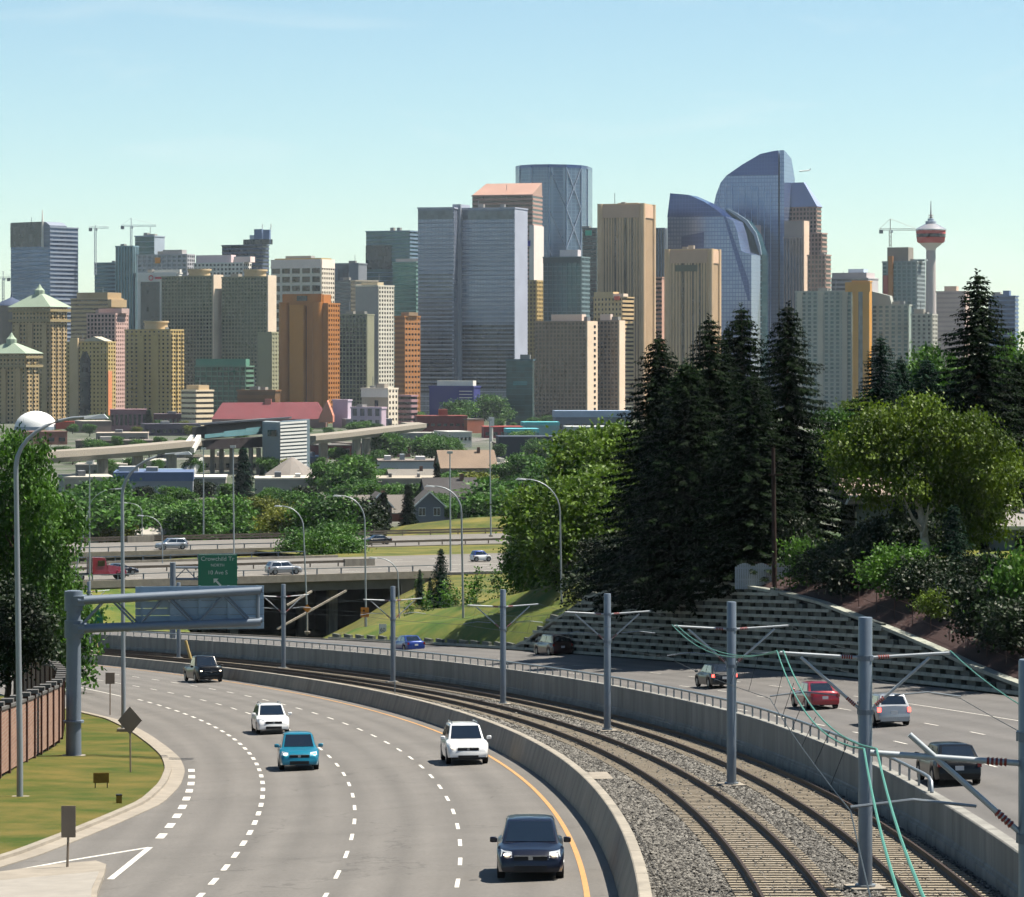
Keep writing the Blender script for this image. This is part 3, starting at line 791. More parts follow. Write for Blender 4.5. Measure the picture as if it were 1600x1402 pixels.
def car(lab, cat, loc, hd, col, L=4.3, W=1.78, H=1.48, kind='hatch', head='off', tail='off', name='car', rails=None, lower=None, pitch=0.0, two=None):
    t = thing(name, lab, cat, loc, None, hd); t.rotation_euler = (0, pitch, hd)
    pm = col; h2 = L / 2; r = .33 if kind not in ('suv', 'pickup', 'van') else .37
    k = kind
    belt = H * (.62 if k != 'smart' else .60); hood = H * (.60 if k in ('hatch', 'sedan', 'smart') else .60)
    fx_, rx_ = h2 - L * .19, -h2 + L * .19
    if k == 'smart': fx_, rx_ = h2 - .45, -h2 + .42
    up = {'hatch': [(-h2, H * .42), (-h2 + .06, H * .55), (-h2 + .2, belt), (0, belt), (h2 - L * .28, belt - .0), (h2 - L * .2, hood - .02), (h2 - .25, hood * .86), (h2 - .05, H * .42), (h2, H * .34)],
          'sedan': [(-h2, H * .42), (-h2 + .05, H * .60), (-h2 + .15, H * .66), (-h2 + L * .16, belt + .05), (0, belt), (h2 - L * .27, belt), (h2 - L * .2, hood), (h2 - .3, hood * .86), (h2 - .05, H * .42), (h2, H * .34)]}
    up['suv'] = up['smart'] = up['van'] = [(-h2, H * .40), (-h2 + .05, belt), (0, belt), (h2 - L * .27, belt), (h2 - L * .22, hood), (h2 - .22, hood * .90), (h2 - .04, H * .42), (h2, H * .34)]
    up['pickup'] = [(-h2, H * .36), (-h2 + .04, H * .55), (0, H * .58), (h2 - L * .26, H * .61), (h2 - L * .2, H * .62), (h2 - .12, H * .59), (h2 - .03, H * .48), (h2, H * .33)]
    u = up[k]; xs = np.linspace(-h2, h2, 72)
    zl0 = .2 if k not in ('suv', 'pickup') else .27
    rows = []
    for x in xs:
        zu = float(np.interp(x, [a for a, _ in u], [b for _, b in u]))
        q = max(0, (abs(x) - L * .36) / (L * .14)); w2 = W / 2 * (1 - .13 * q * q)
        zl = zl0 + .06 * q
        for xw in (fx_, rx_):
            dx = abs(x - xw); Ra = r + .06
            if dx < Ra: zl = max(zl, r + math.sqrt(Ra * Ra - dx * dx) * .96)
        zu = max(zu, zl + .06); hh = zu - zl
        half = [(0, zl), (w2 * .95, zl), (w2 * .995, zl + hh * .3), (w2, zl + hh * .58), (w2 * .96, zl + hh * .86), (w2 * .86, zu), (w2 * .45, zu + .025), (0, zu + .035)]
        ring = [(x, y, z) for y, z in half] + [(x, -y, z) for y, z in half[-2:0:-1]]
        rows.append(ring)
    mb = MB().grid(rows, close=True); n = len(rows[0])
    mb.f.append(tuple(range(n))[::-1]); mb.f.append(tuple((len(rows) - 1) * n + i for i in range(n)))
    body = mb.build('body', pm, t, smooth=40, local=True)
    MB().box((0, 0, .42), (h2 - .14, W / 2 - .2, .2)).build('underbody', TRIM, t, local=True)
    # cabin
    zb, zr = belt - .02, H
    if k == 'hatch': xa, xb_, xc, xd = h2 - L * .24, h2 - L * .42, -h2 + L * .16, -h2 + .10
    elif k == 'sedan': xa, xb_, xc, xd = h2 - L * .26, h2 - L * .43, -h2 + L * .27, -h2 + L * .13
    elif k == 'pickup': xa, xb_, xc, xd = h2 - L * .25, h2 - L * .36, -h2 + L * .43, -h2 + L * .39; zb = H * .56
    elif k == 'smart': xa, xb_, xc, xd = h2 - L * .2, h2 - L * .40, -h2 + L * .12, -h2 + .06
    else: xa, xb_, xc, xd = h2 - L * .24, h2 - L * .38, -h2 + L * .10, -h2 + .07
    wb, wr = W / 2 * .95, W / 2 * (.74 if k != 'van' else .78)
    bot = [(xd, -wb * .93, zb), (xa, -wb * .9, zb), (xa, wb * .9, zb), (xd, wb * .93, zb)]
    mids = [(xb_ + .02, zr - .05)]
    top = [(xc, -wr * .95, zr - .05), (xb_, -wr * .95, zr - .05), (xb_, wr * .95, zr - .05), (xc, wr * .95, zr - .05)]
    cab = MB(); o = bot + top
    ridge = [(xc + .12, 0, zr - .0), (xb_ - .12, 0, zr + .0), (xc + .1, -wr * .62, zr - .012), (xb_ - .1, -wr * .62, zr - .012), (xb_ - .1, wr * .62, zr - .012), (xc + .1, wr * .62, zr - .012)]
    cab.add(o + ridge, [(0, 1, 5, 4), (2, 3, 7, 6), (1, 2, 6, 5), (3, 0, 4, 7), (4, 5, 11, 10), (6, 7, 13, 12), (10, 11, 9, 8), (8, 9, 12, 13), (5, 6, 12, 9, 11), (7, 4, 10, 8, 13)])
    cm = two or pm
    co = cab.build('cabin', cm, t, smooth=35, local=True)
    bv = co.modifiers.new('bevel', 'BEVEL'); bv.width = .05; bv.segments = 3; bv.limit_method = 'ANGLE'; bv.angle_limit = R(25)
    def pane(q, u0, u1, v0, v1, name, off=.012, m=GLASS):
        q = [Vector(p) for p in q]; nr = (q[1] - q[0]).cross(q[3] - q[0]).normalized() * off
        ctr = sum(q, Vector()) / 4
        if nr.dot(ctr - Vector((0, 0, H * .7))) < 0: nr = -nr
        bl = lambda a, b: q[0].lerp(q[1], a).lerp(q[3].lerp(q[2], a), b) + nr
        mb = MB().add([bl(u0, v0), bl(u1, v0), bl(u1, v1), bl(u0, v1)], [(0, 1, 2, 3)])
        a4 = [v for v in mb.v]
        mb = MB().prism(a4, -nr * .8)
        return mb.build(name, m, t, local=True)
    B, T = [Vector(p) for p in bot], [Vector(p) for p in top]
    pane([B[1], B[2], T[2], T[1]], .06, .94, .07, .95, 'windshield')
    pane([B[3], B[0], T[0], T[3]], .09, .91, .22 if k != 'sedan' else .08, .92, 'rear_window')
    for q in ([B[0], B[1], T[1], T[0]], [B[3], B[2], T[2], T[3]]):
        if k in ('smart', 'pickup'): pane(q, .12, .88, .12, .88, 'side_window')
        else: pane(q, .53, .90, .12, .88, 'side_window'); pane(q, .10, .49, .12, .88, 'side_window')
    # lamps, grille, plate, mirrors
    zh = hood * (.76 if k != 'pickup' else .74); q2 = W / 2 * .66
    for sy in (-1, 1):
        mb = MB(); x0 = h2 - .16
        mb.hexa([(x0 - .25, sy * (W / 2 * .90), zh - .03), (x0 + .10, sy * W / 2 * .55, zh - .08), (x0 + .13, sy * W / 2 * .55, zh - .07), (x0 + .03, sy * W / 2 * .885, zh - .05)],
                [(x0 - .25, sy * (W / 2 * .88), zh + .12), (x0 - .04, sy * W / 2 * .55, zh + .07), (x0 + .0, sy * W / 2 * .55, zh + .07), (x0 - .1, sy * W / 2 * .86, zh + .10)])
        hl = mb.build('headlight', LAMPOFF, t, local=True)
        if head == 'on' or (head == 'one' and sy < 0):
            MB().lathe([(.02, -.03), (.085, -.02), (.085, .02), (.02, .03)], (x0 + .08, sy * W / 2 * .70, zh), 10).build('bulb', LAMPON, hl, local=True)
        tz = belt * .84 if k != 'pickup' else H * .46
        MB().box((-h2 + .07, sy * W / 2 * .83, tz), (.07, W / 2 * .085, .09 if k != 'suv' else .11)).build('taillight', TAILON if tail == 'on' else TAIL, t, local=True)
        mm = MB().box((xa - .12, sy * (W / 2 + .09), zb + .09), (.06, .10, .075)).build('mirror', cm if k != 'smart' else TRIM, t, local=True, smooth=30)
        b_ = mm.modifiers.new('bevel', 'BEVEL'); b_.width = .035; b_.segments = 2
        # sill / fog lamp
        MB().box((h2 - .09, sy * W / 2 * .62, .36), (.05, .09, .05)).build('fog_lamp', TRIM, t, local=True)
    MB().box((h2 - .06, 0, hood * .66), (.06, W / 2 * .5, .055)).build('grille', TRIM, t, local=True)
    MB().box((h2 - .015, 0, hood * .67), (.03, .06, .05)).build('badge', CHROME, t, local=True)
    MB().box((h2 - .03, 0, hood * .67 + .055), (.05, W / 2 * .48, .012)).build('grille_bar', CHROME, t, local=True)
    MB().box((h2 - .03, 0, .34), (.05, W / 2 * .48, .07)).build('lower_intake', TRIM, t, local=True)
    MB().box((-h2 + .02, 0, belt * .70), (.03, .16, .08)).build('plate', PLATE, t, local=True)
    MB().box((-h2 + .04, 0, .36), (.05, W / 2 * .78, .10)).build('rear_bumper', lower or pm, t, local=True)
    for sx, xw in ((1, fx_), (-1, rx_)):
        for sy in (-1, 1):
            yc = sy * (W / 2 - .115)
            wh = MB().tube([(xw, yc - .105, r), (xw, yc - .085, r), (xw, yc + .085, r), (xw, yc + .105, r)], [r * .93, r, r, r * .93], 20).build('wheel', TYRE, t, local=True, smooth=40)
            MB().tube([(xw, yc + sy * .06, r), (xw, yc + sy * .112, r)], [r * .66, r * .6], 14).build('rim', RIM, wh, local=True)
    if rails:
        for sy in (-1, 1):
            MB().tube([(xc + .1, sy * wr * .82, zr - .02), (xc + .2, sy * wr * .82, zr + .06), (xb_ - .25, sy * wr * .82, zr + .06), (xb_ - .1, sy * wr * .82, zr - .02)], .022, 6).build('roof_rail', rails, t, local=True)
    if k == 'pickup':
        MB().box((-h2 + L * .2, 0, H * .57), (L * .18, W / 2 * .84, .015)).build('bed_floor', TRIM, t, local=True)
    return t
def heading(Y, s):
    a = S(Y - 2, s, 0); b = S(Y + 2, s, 0); return math.atan2(b.y - a.y, b.x - a.x)
def put(px, py, fz, off=0.0, turn=0.0, back=False, **kw):
    """stand a car so that its near end's foot is seen at the pixel"""
    p = P(px, py, 0); 
    for _ in range(12):
        lo, hi = p.y - 25, p.y + 25; m = slope(p.y)
        s = (p.x - xb(p.y)) / math.sqrt(1 + m * m)
        # station of the foot point
        Ys = p.y + s * m / math.sqrt(1 + m * m)
        s = (p.x - xb(Ys)) * math.sqrt(1 + slope(Ys) ** 2) if abs(slope(Ys)) < 1e-3 else (p - S(Ys, 0, 0)).to_2d().length * (1 if p.x > xb(p.y) else -1)
        p = P(px, py, fz(s))
    hd = heading(Ys, s) + (0 if back else math.pi) + R(turn)
    L = kw.get('L', 4.3)
    c = p + Vector((math.cos(heading(Ys, s)), math.sin(heading(Ys, s)), 0)) * L / 2
    c.z = pl(c.y) + fz(s) + .01
    return car(loc=c, hd=hd, pitch=(.066 if back else -.066) * abs(math.sin(hd)), **kw)
put(829, 1378, dzl, lab='dark navy hatchback with lit headlamps, nearest car at the bottom', cat='car', col=paint('navy', '#070d22', .15, .45), L=4.2, W=1.80, H=1.52, kind='hatch', head='on')
put(732, 1196, dzl, lab='white crossover with roof rails beside the yellow line', cat='car', col=paint('white', '#e8eaea', .0), L=4.6, W=1.80, H=1.66, kind='suv', head='one', rails=CHROME)
put(468, 1205, dzl, lab='teal blue small hatchback in the middle of the left carriageway', cat='car', col=paint('teal', '#10809c', .3), L=3.9, W=1.70, H=1.53, kind='hatch', head='one')
put(428, 1148, dzl, lab='white wagon with roof rack behind the teal hatchback', cat='car', col=paint('white'), L=4.5, W=1.72, H=1.5, kind='hatch', rails=GALV)
pk = put(330, 1067, dzl, lab='black pickup truck with lit headlamps, farthest vehicle on the left carriageway', cat='pickup truck', name='pickup_truck', col=paint('black', '#08090b', 0, .25), L=5.5, W=2.02, H=1.92, kind='pickup', head='on')
put(1500, 1229, dzr, back=True, lab='black hatchback at the right below the red insulator', cat='car', col=paint('black'), L=4.4, W=1.78, H=1.5, kind='hatch')
put(1398, 1136, dzr, back=True, lab='silver hatchback with brake lights on beside the nearest full pole', cat='car', col=paint('silver', '#a6aaaf', .5), L=4.4, W=1.77, H=1.56, kind='suv', tail='on')
put(1290, 1109, dzr, back=True, lab='red sedan on the right carriageway', cat='car', col=paint('red', '#8e1220', .3), L=4.5, W=1.76, H=1.45, kind='sedan')
put(1133, 1076, dzr, back=True, lab='dark hatchback partly behind a catenary pole', cat='car', col=paint('charcoal', '#14191e', .1, .35), L=4.2, W=1.75, H=1.5, kind='hatch', tail='on')
put(880, 1026, dzr, back=True, lab='dark maroon van in the shade of the crib wall', cat='van', name='van', col=paint('maroon', '#2a0a10', .2), L=4.8, W=1.9, H=1.78, kind='van')
put(651, 1019, dzr, back=True, lab='blue sedan driving away in front of the grassy embankment', cat='car', col=paint('blue', '#1a3a8a', .3), L=4.7, W=1.8, H=1.45, kind='sedan')
# ---------------------------------------------------------------- vegetation builders
def quads_mesh(name, pts, dirs, nors, ln, wd):
    """one rhombic leaf per point; pts (n,3), dirs along the leaf, nors its normal"""
    n = len(pts)
    side = np.cross(dirs, nors); side /= np.linalg.norm(side, axis=1, keepdims=True) + 1e-9
    a = pts; b = pts + dirs * ln[:, None] * .5 + side * wd[:, None] * .5; c = pts + dirs * ln[:, None]; d = pts + dirs * ln[:, None] * .5 - side * wd[:, None] * .5
    v = np.stack([a, b, c, d], 1).reshape(-1, 3)
    me = bpy.data.meshes.new(name)
    me.vertices.add(4 * n); me.vertices.foreach_set('co', v.astype(np.float32).ravel())
    me.loops.add(4 * n); me.loops.foreach_set('vertex_index', np.arange(4 * n, dtype=np.int32))
    me.polygons.add(n); me.polygons.foreach_set('loop_start', np.arange(0, 4 * n, 4, dtype=np.int32)); me.polygons.foreach_set('loop_total', np.full(n, 4, np.int32))
    me.update(calc_edges=True); me.validate()
    return me
def unit(a): return a / (np.linalg.norm(a, axis=-1, keepdims=True) + 1e-9)
def crown(name, blobs, nclump, nleaf, leaf, cr, seed, droop=.0, shell=.45):
    g = np.random.default_rng(seed)
    vol = np.array([b[3] * b[4] * b[5] for b in blobs]) ** .67; vol /= vol.sum()
    pts, cs = [], []
    for bi, k in zip(range(len(blobs)), np.maximum(4, (vol * nclump)).astype(int)):
        b = blobs[bi]
        d = unit(g.normal(size=(k, 3))); rad = shell + (1 - shell) * g.random((k, 1)) ** .6
        c = np.array(b[:3]) + d * rad * np.array(b[3:])
        sz = cr * (.6 + .8 * g.random((k, 1, 1)))
        q = c[:, None, :] + g.normal(size=(k, nleaf, 3)) * sz * np.array([1, 1, .65])
        pts.append(q.reshape(-1, 3)); cs.append(np.repeat(d, nleaf, 0))
    p = np.concatenate(pts); o = np.concatenate(cs); n = len(p)
    dirs = unit(g.normal(size=(n, 3)) + o * .6 + np.array([0, 0, -droop]))
    nors = unit(g.normal(size=(n, 3)) * .8 + o * .5 + np.array([0, 0, .8]))
    ln = leaf * (.7 + .6 * g.random(n)); wd = ln * (.55 + .2 * g.random(n))
    return quads_mesh(name, p, dirs, nors, ln, wd)
BARK = M('bark', '#4a3d30', rough=.95, var=.3, scale=3, bump=.4, bscale=12)
BARKW = M('bark_birch', '#b9b3a6', rough=.9, var=.3, scale=4)
def trunk_mesh(name, h, r, limbs, seed, lean=0.0):
    g = random.Random(seed); mb = MB()
    pts = [Vector((0, 0, -.4))]; k = 6
    for i in range(1, k + 1): pts.append(Vector((lean * h * (i / k) ** 1.3 + g.uniform(-.1, .1), g.uniform(-.1, .1), h * i / k)))
    mb.tube(pts, [r * (1.25 - .9 * i / k) for i in range(k + 1)], 8)
    for i in range(limbs):
        z = h * g.uniform(.35, .85); a = g.uniform(0, 6.28); L = h * g.uniform(.25, .42)
        j = min(k - 1, int(z / h * k)); b = pts[j + 1] if j + 1 <= k else pts[-1]
        b = Vector((b.x, b.y, z))
        e = b + Vector((math.cos(a) * L * .7, math.sin(a) * L * .7, L * .75))
        mb.tube([b, b.lerp(e, .5) + Vector((0, 0, -.1 * L)), e], [r * .5, r * .33, r * .12], 6)
    return mb.mesh(name)
def spruce_mesh(name, h, rad, seed, dens=1.0, leaf=.34):
    g = np.random.default_rng(seed); P_, D_, N_, L_ = [], [], [], []
    z = .04 * h
    while z < h * .985:
        f = z / h
        br = (rad * (1 - f) ** .72 * (1 if f > .08 else .75) + .14) * (.86 + .28 * g.random())
        nb = max(4, int((5 + 9 * (1 - f)) * dens)); a0 = g.random() * 6.28
        for k in range(nb):
            a = a0 + 6.283 * k / nb + g.normal() * .18; L = br * (.72 + .42 * g.random())
            if g.random() < .06: continue
            ns = max(4, int(L / .16 * dens)); u = (np.arange(ns) + g.random(ns)) / ns
            dr = .18 + .34 * (1 - f)
            x = u * L; zz = z + .08 * L - dr * x + .30 * dr * x * u * 1.3
            c = np.stack([np.cos(a) * x, np.sin(a) * x, zz], 1)
            for side in (-1, 0, 1):
                m = len(c); sd = a + side * (.75 + .25 * g.random(m))
                d = np.stack([np.cos(sd), np.sin(sd), -.28 - .35 * g.random(m)], 1)
                P_.append(c + g.normal(size=c.shape) * .05); D_.append(unit(d + g.normal(size=d.shape) * .12))
                N_.append(unit(np.array([0, 0, 1.]) + g.normal(size=d.shape) * .35)); L_.append(leaf * (.8 + .8 * (1 - u) + .3 * g.random(m)) * (1.25 - .5 * f))
            m = len(c)   # hanging sprays
            P_.append(c); D_.append(unit(np.tile([0, 0, -1.], (m, 1)) + g.normal(size=(m, 3)) * .3)); N_.append(unit(g.normal(size=(m, 3)) * [1, 1, .2])); L_.append(leaf * (.6 + .5 * g.random(m)))
        z += (.020 + .014 * g.random()) * h * (1 - .45 * f)
    # top leader
    m = 24; zz = h * (.95 + .05 * np.arange(m) / m); a = g.random(m) * 6.28
    P_.append(np.stack([0 * zz, 0 * zz, zz], 1)); D_.append(unit(np.stack([np.cos(a), np.sin(a), .5 + 0 * a], 1))); N_.append(unit(g.normal(size=(m, 3)))); L_.append(.28 * np.ones(m))
    p = np.concatenate(P_); ln = np.concatenate(L_)
    return quads_mesh(name, p, np.concatenate(D_), np.concatenate(N_), ln, ln * .36)
SPR = leafmat('spruce_needles', '#070f08', '#22371a', .04, .5, .03)
SPRB = leafmat('spruce_blue', '#10221c', '#2f4c38', .04, .5, .03)
LF1 = leafmat('leaf_maple', '#2c4c12', '#7fa038', .35)
LF2 = leafmat('leaf_mid', '#22441a', '#64942f', .33)
LF3 = leafmat('leaf_birch', '#31490f', '#7f9a2e', .34)
LF4 = leafmat('leaf_far', '#274c22', '#67963c', .3, .08)
LF5 = leafmat('leaf_far_yellow', '#4a5a1e', '#94993e', .28, .08)
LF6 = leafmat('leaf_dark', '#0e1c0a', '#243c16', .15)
STEM = {}
def tree(name, lab, base, trunk_me, crown_me, cm, tm=None, group=None, rz=0.0, sc=1.0, cat='tree'):
    t = thing(name, lab, cat, base, group, rz, (sc, sc, sc) if not hasattr(sc, '__len__') else sc)
    key = (crown_me.name, cm.name)
    if trunk_me:
        if not trunk_me.materials: trunk_me.materials.append(tm or BARK)
        link('trunk', trunk_me, None, t)
    if crown_me.materials and crown_me.materials[0] != cm:
        if key not in STEM:
            c2 = crown_me.copy(); c2.materials.clear(); c2.materials.append(cm); STEM[key] = c2
        crown_me = STEM[key]
    elif not crown_me.materials: crown_me.materials.append(cm)
    link('crown', crown_me, None, t)
    return t

# ---------------------------------------------------------------- crib retaining wall and the yards above it
CRIB = M('crib_concrete', '#9a9e93', rough=.9, var=.28, scale=.9, bump=.2, detail=8)
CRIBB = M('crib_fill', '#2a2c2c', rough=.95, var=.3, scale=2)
TOPX = [790, 810, 850, 905, 960, 1000, 1100, 1200, 1260, 1310, 1380, 1450, 1500, 1560, 1600, 1700]
TOPY = [1012, 1008, 975, 935, 913, 906, 909, 926, 941, 960, 986, 1015, 1038, 1062, 1076, 1105]
SW = 31.8; DZW = dzr(31.5)
def wtop(Y):
    b = S(Y, SW, DZW); px = 800 + F * b.x / b.y
    py = float(np.interp(px, TOPX, TOPY)); return max(.15, (EYE - py) * b.y / F - b.z)
def yard(y): return float(np.interp(y, [120, 170, 205, 235, 262, 285, 320], [-14, -13.4, -13.2, -14.2, -17.5, -22.5, -29]))
# stations: px runs from 805 (Y about 300) to past 1600
STW = frange(168, 300, 2.4)
crib = thing('crib_wall', 'tall grey concrete crib wall of interlocking beams along the right carriageway', 'wall', S(240, SW, DZW))
allst, bk = [], MB(); hd = MB(); rows_ = []
RH = .5
for i, Y in enumerate(STW[:-1]):
    h = (wtop(Y) + wtop(Y + 2.4)) / 2
    for k in range(max(1, int(h / RH + .3))):
        s = SW + .12 * k * RH + .0; z = DZW + .18 + k * RH
        o = 1.2 if k % 2 else 0
        a, b = Y + o + .03, Y + 2.4 + o - .03
        allst.append((a, b, s, z))
        hs = S(Y + o, s + .25, z + .22); m_ = slope(Y); 
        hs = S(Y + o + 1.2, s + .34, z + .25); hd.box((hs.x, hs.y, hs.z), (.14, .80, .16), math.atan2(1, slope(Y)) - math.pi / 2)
    rows_.append((Y, h))
allst.sort(key=lambda q: q[0])
rest = MB()
for i, (a, b, s, z) in enumerate(allst):
    mb = MB() if i < 300 else rest
    mb.hexa([S(a, s, z - .11), S(b, s, z - .11), S(b, s + .2, z - .11), S(a, s + .2, z - .11)], [S(a, s + .02, z + .1), S(b, s + .02, z + .1), S(b, s + .2, z + .1), S(a, s + .2, z + .1)])
    if i < 300: mb.build('stretcher', CRIB, crib)
rest.build('far_stretchers', CRIB, crib, kind='stuff'); hd.build('headers', M('crib_infill_shaded', '#666a62', rough=.95, var=.3, scale=1.2, detail=8), crib, kind='stuff')  # infill colour darkened to paint recess shade between the stretchers
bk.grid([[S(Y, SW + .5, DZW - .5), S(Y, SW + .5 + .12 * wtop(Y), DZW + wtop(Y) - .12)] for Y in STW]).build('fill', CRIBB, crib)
cp = MB().grid([[S(Y, SW + .1 + .12 * wtop(Y), DZW + wtop(Y) + z) if q == 0 else S(Y, SW + .75 + .12 * wtop(Y), DZW + wtop(Y) + z) for q, z in ((0, -.1), (0, .1), (1, .1), (1, -.1))] for Y in STW], close=True).build('coping', CRIB, crib)
# hillside
rows_ = []
for Y in [150] + STW:
    h = wtop(max(Y, 168)); r_ = []
    for d, f in ((.7, 0), (3.2, .38), (6, .5), (9, .85), (14, 1), (25, 1.02), (60, 1.05)):
        p = S(Y, SW + d + .12 * h, DZW + h); yz = yard(Y - 1.5)
        z = p.z * (1 - f) + (yz if f <= 1 else yz + (f - 1) * 20) * f if f else p.z
        if d == .7: zz = p.z
        p.z = z if f else p.z
        p = Vector((p.x, p.y, max(p.z, zz) if f else p.z)); r_.append(p)
    rows_.append(r_)
MB().grid([r[:3] for r, Y in zip(rows_, [150] + STW) if Y < 246]).build('soil_bank', SOIL, kind='structure', smooth=50)
MB().grid([r[:3] for r, Y in zip(rows_, [150] + STW) if Y > 243]).build('grass_slope', GRASS2, kind='structure', smooth=50)
MB().grid([r[2:] for r in rows_]).build('hillside', GRASS2, kind='structure', smooth=50)
# thin wire fence on the bank
fw = thing('wire_fence', 'thin wire fence with slender posts on the red soil bank above the crib wall', 'fence', S(200, SW + 2, 3))
FW = M('fence_wire', '#5a4038', rough=.8, var=.1); prev = None
for Y in frange(168, 235, 3.2):
    h = wtop(Y); p = S(Y, SW + 1.4 + .12 * h, DZW + h)
    MB().tube([p, p + Vector((0, 0, 1.7))], .03, 5).build('post', FW, fw)
    if prev is not None:
        for q in (.3, .9, 1.65): MB().tube([prev + Vector((0, 0, q)), p + Vector((0, 0, q))], .012, 4).build('wire', FW, fw)
    prev = p
# white scalloped fence and gate
WF = M('fence_white', '#a9b3b8', rough=.7, var=.1)
for nm, lab, x0, x1, pyt, pyb, Y in (('scalloped_fence', 'white scalloped board fence in the shade below the spruces', 1150, 1245, 880, 912, 226), ('garden_gate', 'white picket gate beside the right house', 1528, 1562, 864, 903, 212)):
    a = FP(x0, pyb, Y); t = thing(nm, lab, 'fence' if 'fence' in nm else 'gate', a)
    n = int((x1 - x0) * Y / F / .16)
    for k in range(n):
        x = a.x + .16 * k; ht = (pyb - pyt) * Y / F * (.82 + .18 * abs(math.sin(k * (.42 if 'fence' in nm else .13))))
        MB().box((x, Y, a.z + ht / 2 - .2), (.07, .012, ht / 2 + .2)).build('board', WF, t)
    for q in (.2, .75): MB().box((a.x + .08 * n, Y + .03, a.z + q * (pyb - pyt) * Y / F), (.08 * n, .02, .05)).build('rail', WF, t)
# houses on the hill
SID = M('siding_pale', '#8d9aa6', rough=.8, var=.08); ROOFT = M('roof_tan', '#9a8a7c', rough=.9, var=.15, scale=2); ROOFG = M('roof_grey', '#8d8a86', rough=.9, var=.15, scale=2); TRW = M('trim_white', '#e6e6e2', rough=.6, var=.03)
WIN = M('window_dark', '#1d2830', rough=.1, var=0, spec=.8)
hb = FP(1322, 868, 236)
t = thing('house', 'pale house with flat roof and white fascia half hidden behind the birch', 'house', hb)
a, b = FP(1337, 868, 236), FP(1420, 792, 236)
MB().box(((a.x + b.x) / 2, 241, (a.z + b.z) / 2 - .5), ((b.x - a.x) / 2, 5, (b.z - a.z) / 2 + .5)).build('wall', SID, t)
a, b = FP(1321, 792, 235), FP(1425, 776, 235)
MB().hexa([(a.x, 234.5, a.z + .2), (b.x, 234.5, a.z + .2), (b.x, 247, a.z + .2), (a.x, 247, a.z + .2)], [(a.x + .3, 234.5, b.z), (b.x, 234.5, b.z), (b.x, 247, b.z + .9), (a.x + .3, 247, b.z + .9)]).build('roof', ROOFT, t)
MB().beam((a.x - .05, 234.4, a.z + .2), (a.x + .3, 234.4, b.z + .1), .16, .16).build('fascia', TRW, t)
MB().beam((a.x + .2, 234.4, b.z + .06), (b.x, 234.4, b.z + .06), .12, .12).build('fascia', TRW, t)
MB().tube([FP(1337, 800, 235.8), FP(1338, 866, 235.8)], .07, 6).build('downpipe', TRW, t)
hb = FP(1556, 900, 220)
t = thing('house', 'grey roofed house at the right edge behind the white gate', 'house', hb)
a, b = FP(1556, 905, 220), FP(1660, 822, 220)
MB().box(((a.x + b.x) / 2, 225, (a.z + b.z) / 2), ((b.x - a.x) / 2, 5, (b.z - a.z) / 2)).build('wall', SID, t)
e0, e1, rg = FP(1548, 824, 219), FP(1660, 824, 219), FP(1600, 781, 223)
MB().add([e0, e1, FP(1660, 781, 226), FP(1592, 781, 226), FP(1552, 815, 229)], [(0, 1, 2, 3), (0, 3, 4)]).build('roof', ROOFG, t)
MB().beam(FP(1548, 825, 218.9), FP(1660, 825, 218.9), .1, .25).build('fascia', TRW, t)
MB().box((FP(1600, 0, 219.9).x, 219.95, FP(0, 850, 219.9).z), (.6, .03, .5)).build('window', WIN, t)
MB().add([FP(1555, 793, 232), FP(1660, 788, 232), FP(1660, 776, 238), FP(1540, 783, 238)], [(0, 1, 2, 3)]).build('rear_roof', TRW, t)

# ---------------------------------------------------------------- trees on the right
sprA = spruce_mesh('spruce_a', 19, 5.8, 1, 1.4, .31); sprB = spruce_mesh('spruce_b', 19, 5.2, 2, 1.4, .31); sprC = spruce_mesh('spruce_c', 17, 5.4, 5, 1.4, .31)
sprS = spruce_mesh('spruce_small', 7, 1.9, 8, .8, .26)
spT = MB().tube([(0, 0, -.5), (0, 0, 9), (0, 0, 18.4)], [.32, .2, .04], 8).mesh('spruce_trunk'); spT17 = MB().tube([(0, 0, -.5), (0, 0, 9), (0, 0, 16.5)], [.32, .2, .04], 8).mesh('spruce_trunk_mid'); spTs = MB().tube([(0, 0, -.5), (0, 0, 6.8)], [.11, .02], 6).mesh('spruce_trunk_small')
def spruce(lab, px, pyt, Y, me, h0, m=SPR, rz=0, zb=None, wide=1.0, tr=None, grp=None):
    zb = yard(Y) - .3 if zb is None else zb
    zt = (EYE - pyt) * Y / F; k = (zt - zb) / h0
    return tree('spruce_tree', lab, ((px - 800) * Y / F, Y, zb), tr or (spT17 if me is sprC else spT), me, m, BARK, grp, rz, (k * wide, k * wide, k))
spruce('dark spruce at the left end of the tall group above the crib wall', 1029, 519, 253, sprC, 17, rz=1, zb=-19.5, wide=.95)
spruce('dark spruce second from the left in the tall group', 1109, 491, 246, sprA, 19, rz=2, zb=-18.5)
spruce('dark spruce third from the left, just behind its neighbours', 1159, 474, 251, sprB, 19, rz=3.3, zb=-18, wide=1.05)
spruce('dark spruce at the right end of the tall group behind the wooden pole', 1231, 471, 237, sprA, 19, rz=5, zb=-16.5, wide=1.0)
spruce('slim spruce top showing between the taller spruces', 1137, 508, 262, sprB, 19, rz=.4, zb=-17, wide=.8)
spruce('dark spruce filling the gap between the tall spruces, lower top', 1072, 560, 240, sprC, 17, rz=4.1, zb=-18.5, wide=1.15)
spruce('lower dark spruce filling the front of the tall group', 1175, 580, 232, sprC, 17, rz=.9, zb=-17, wide=1.2)
spruce('tallest spruce at the right, rising above the birch', 1528, 421, 228, sprA, 19, rz=1.5, wide=1.05)
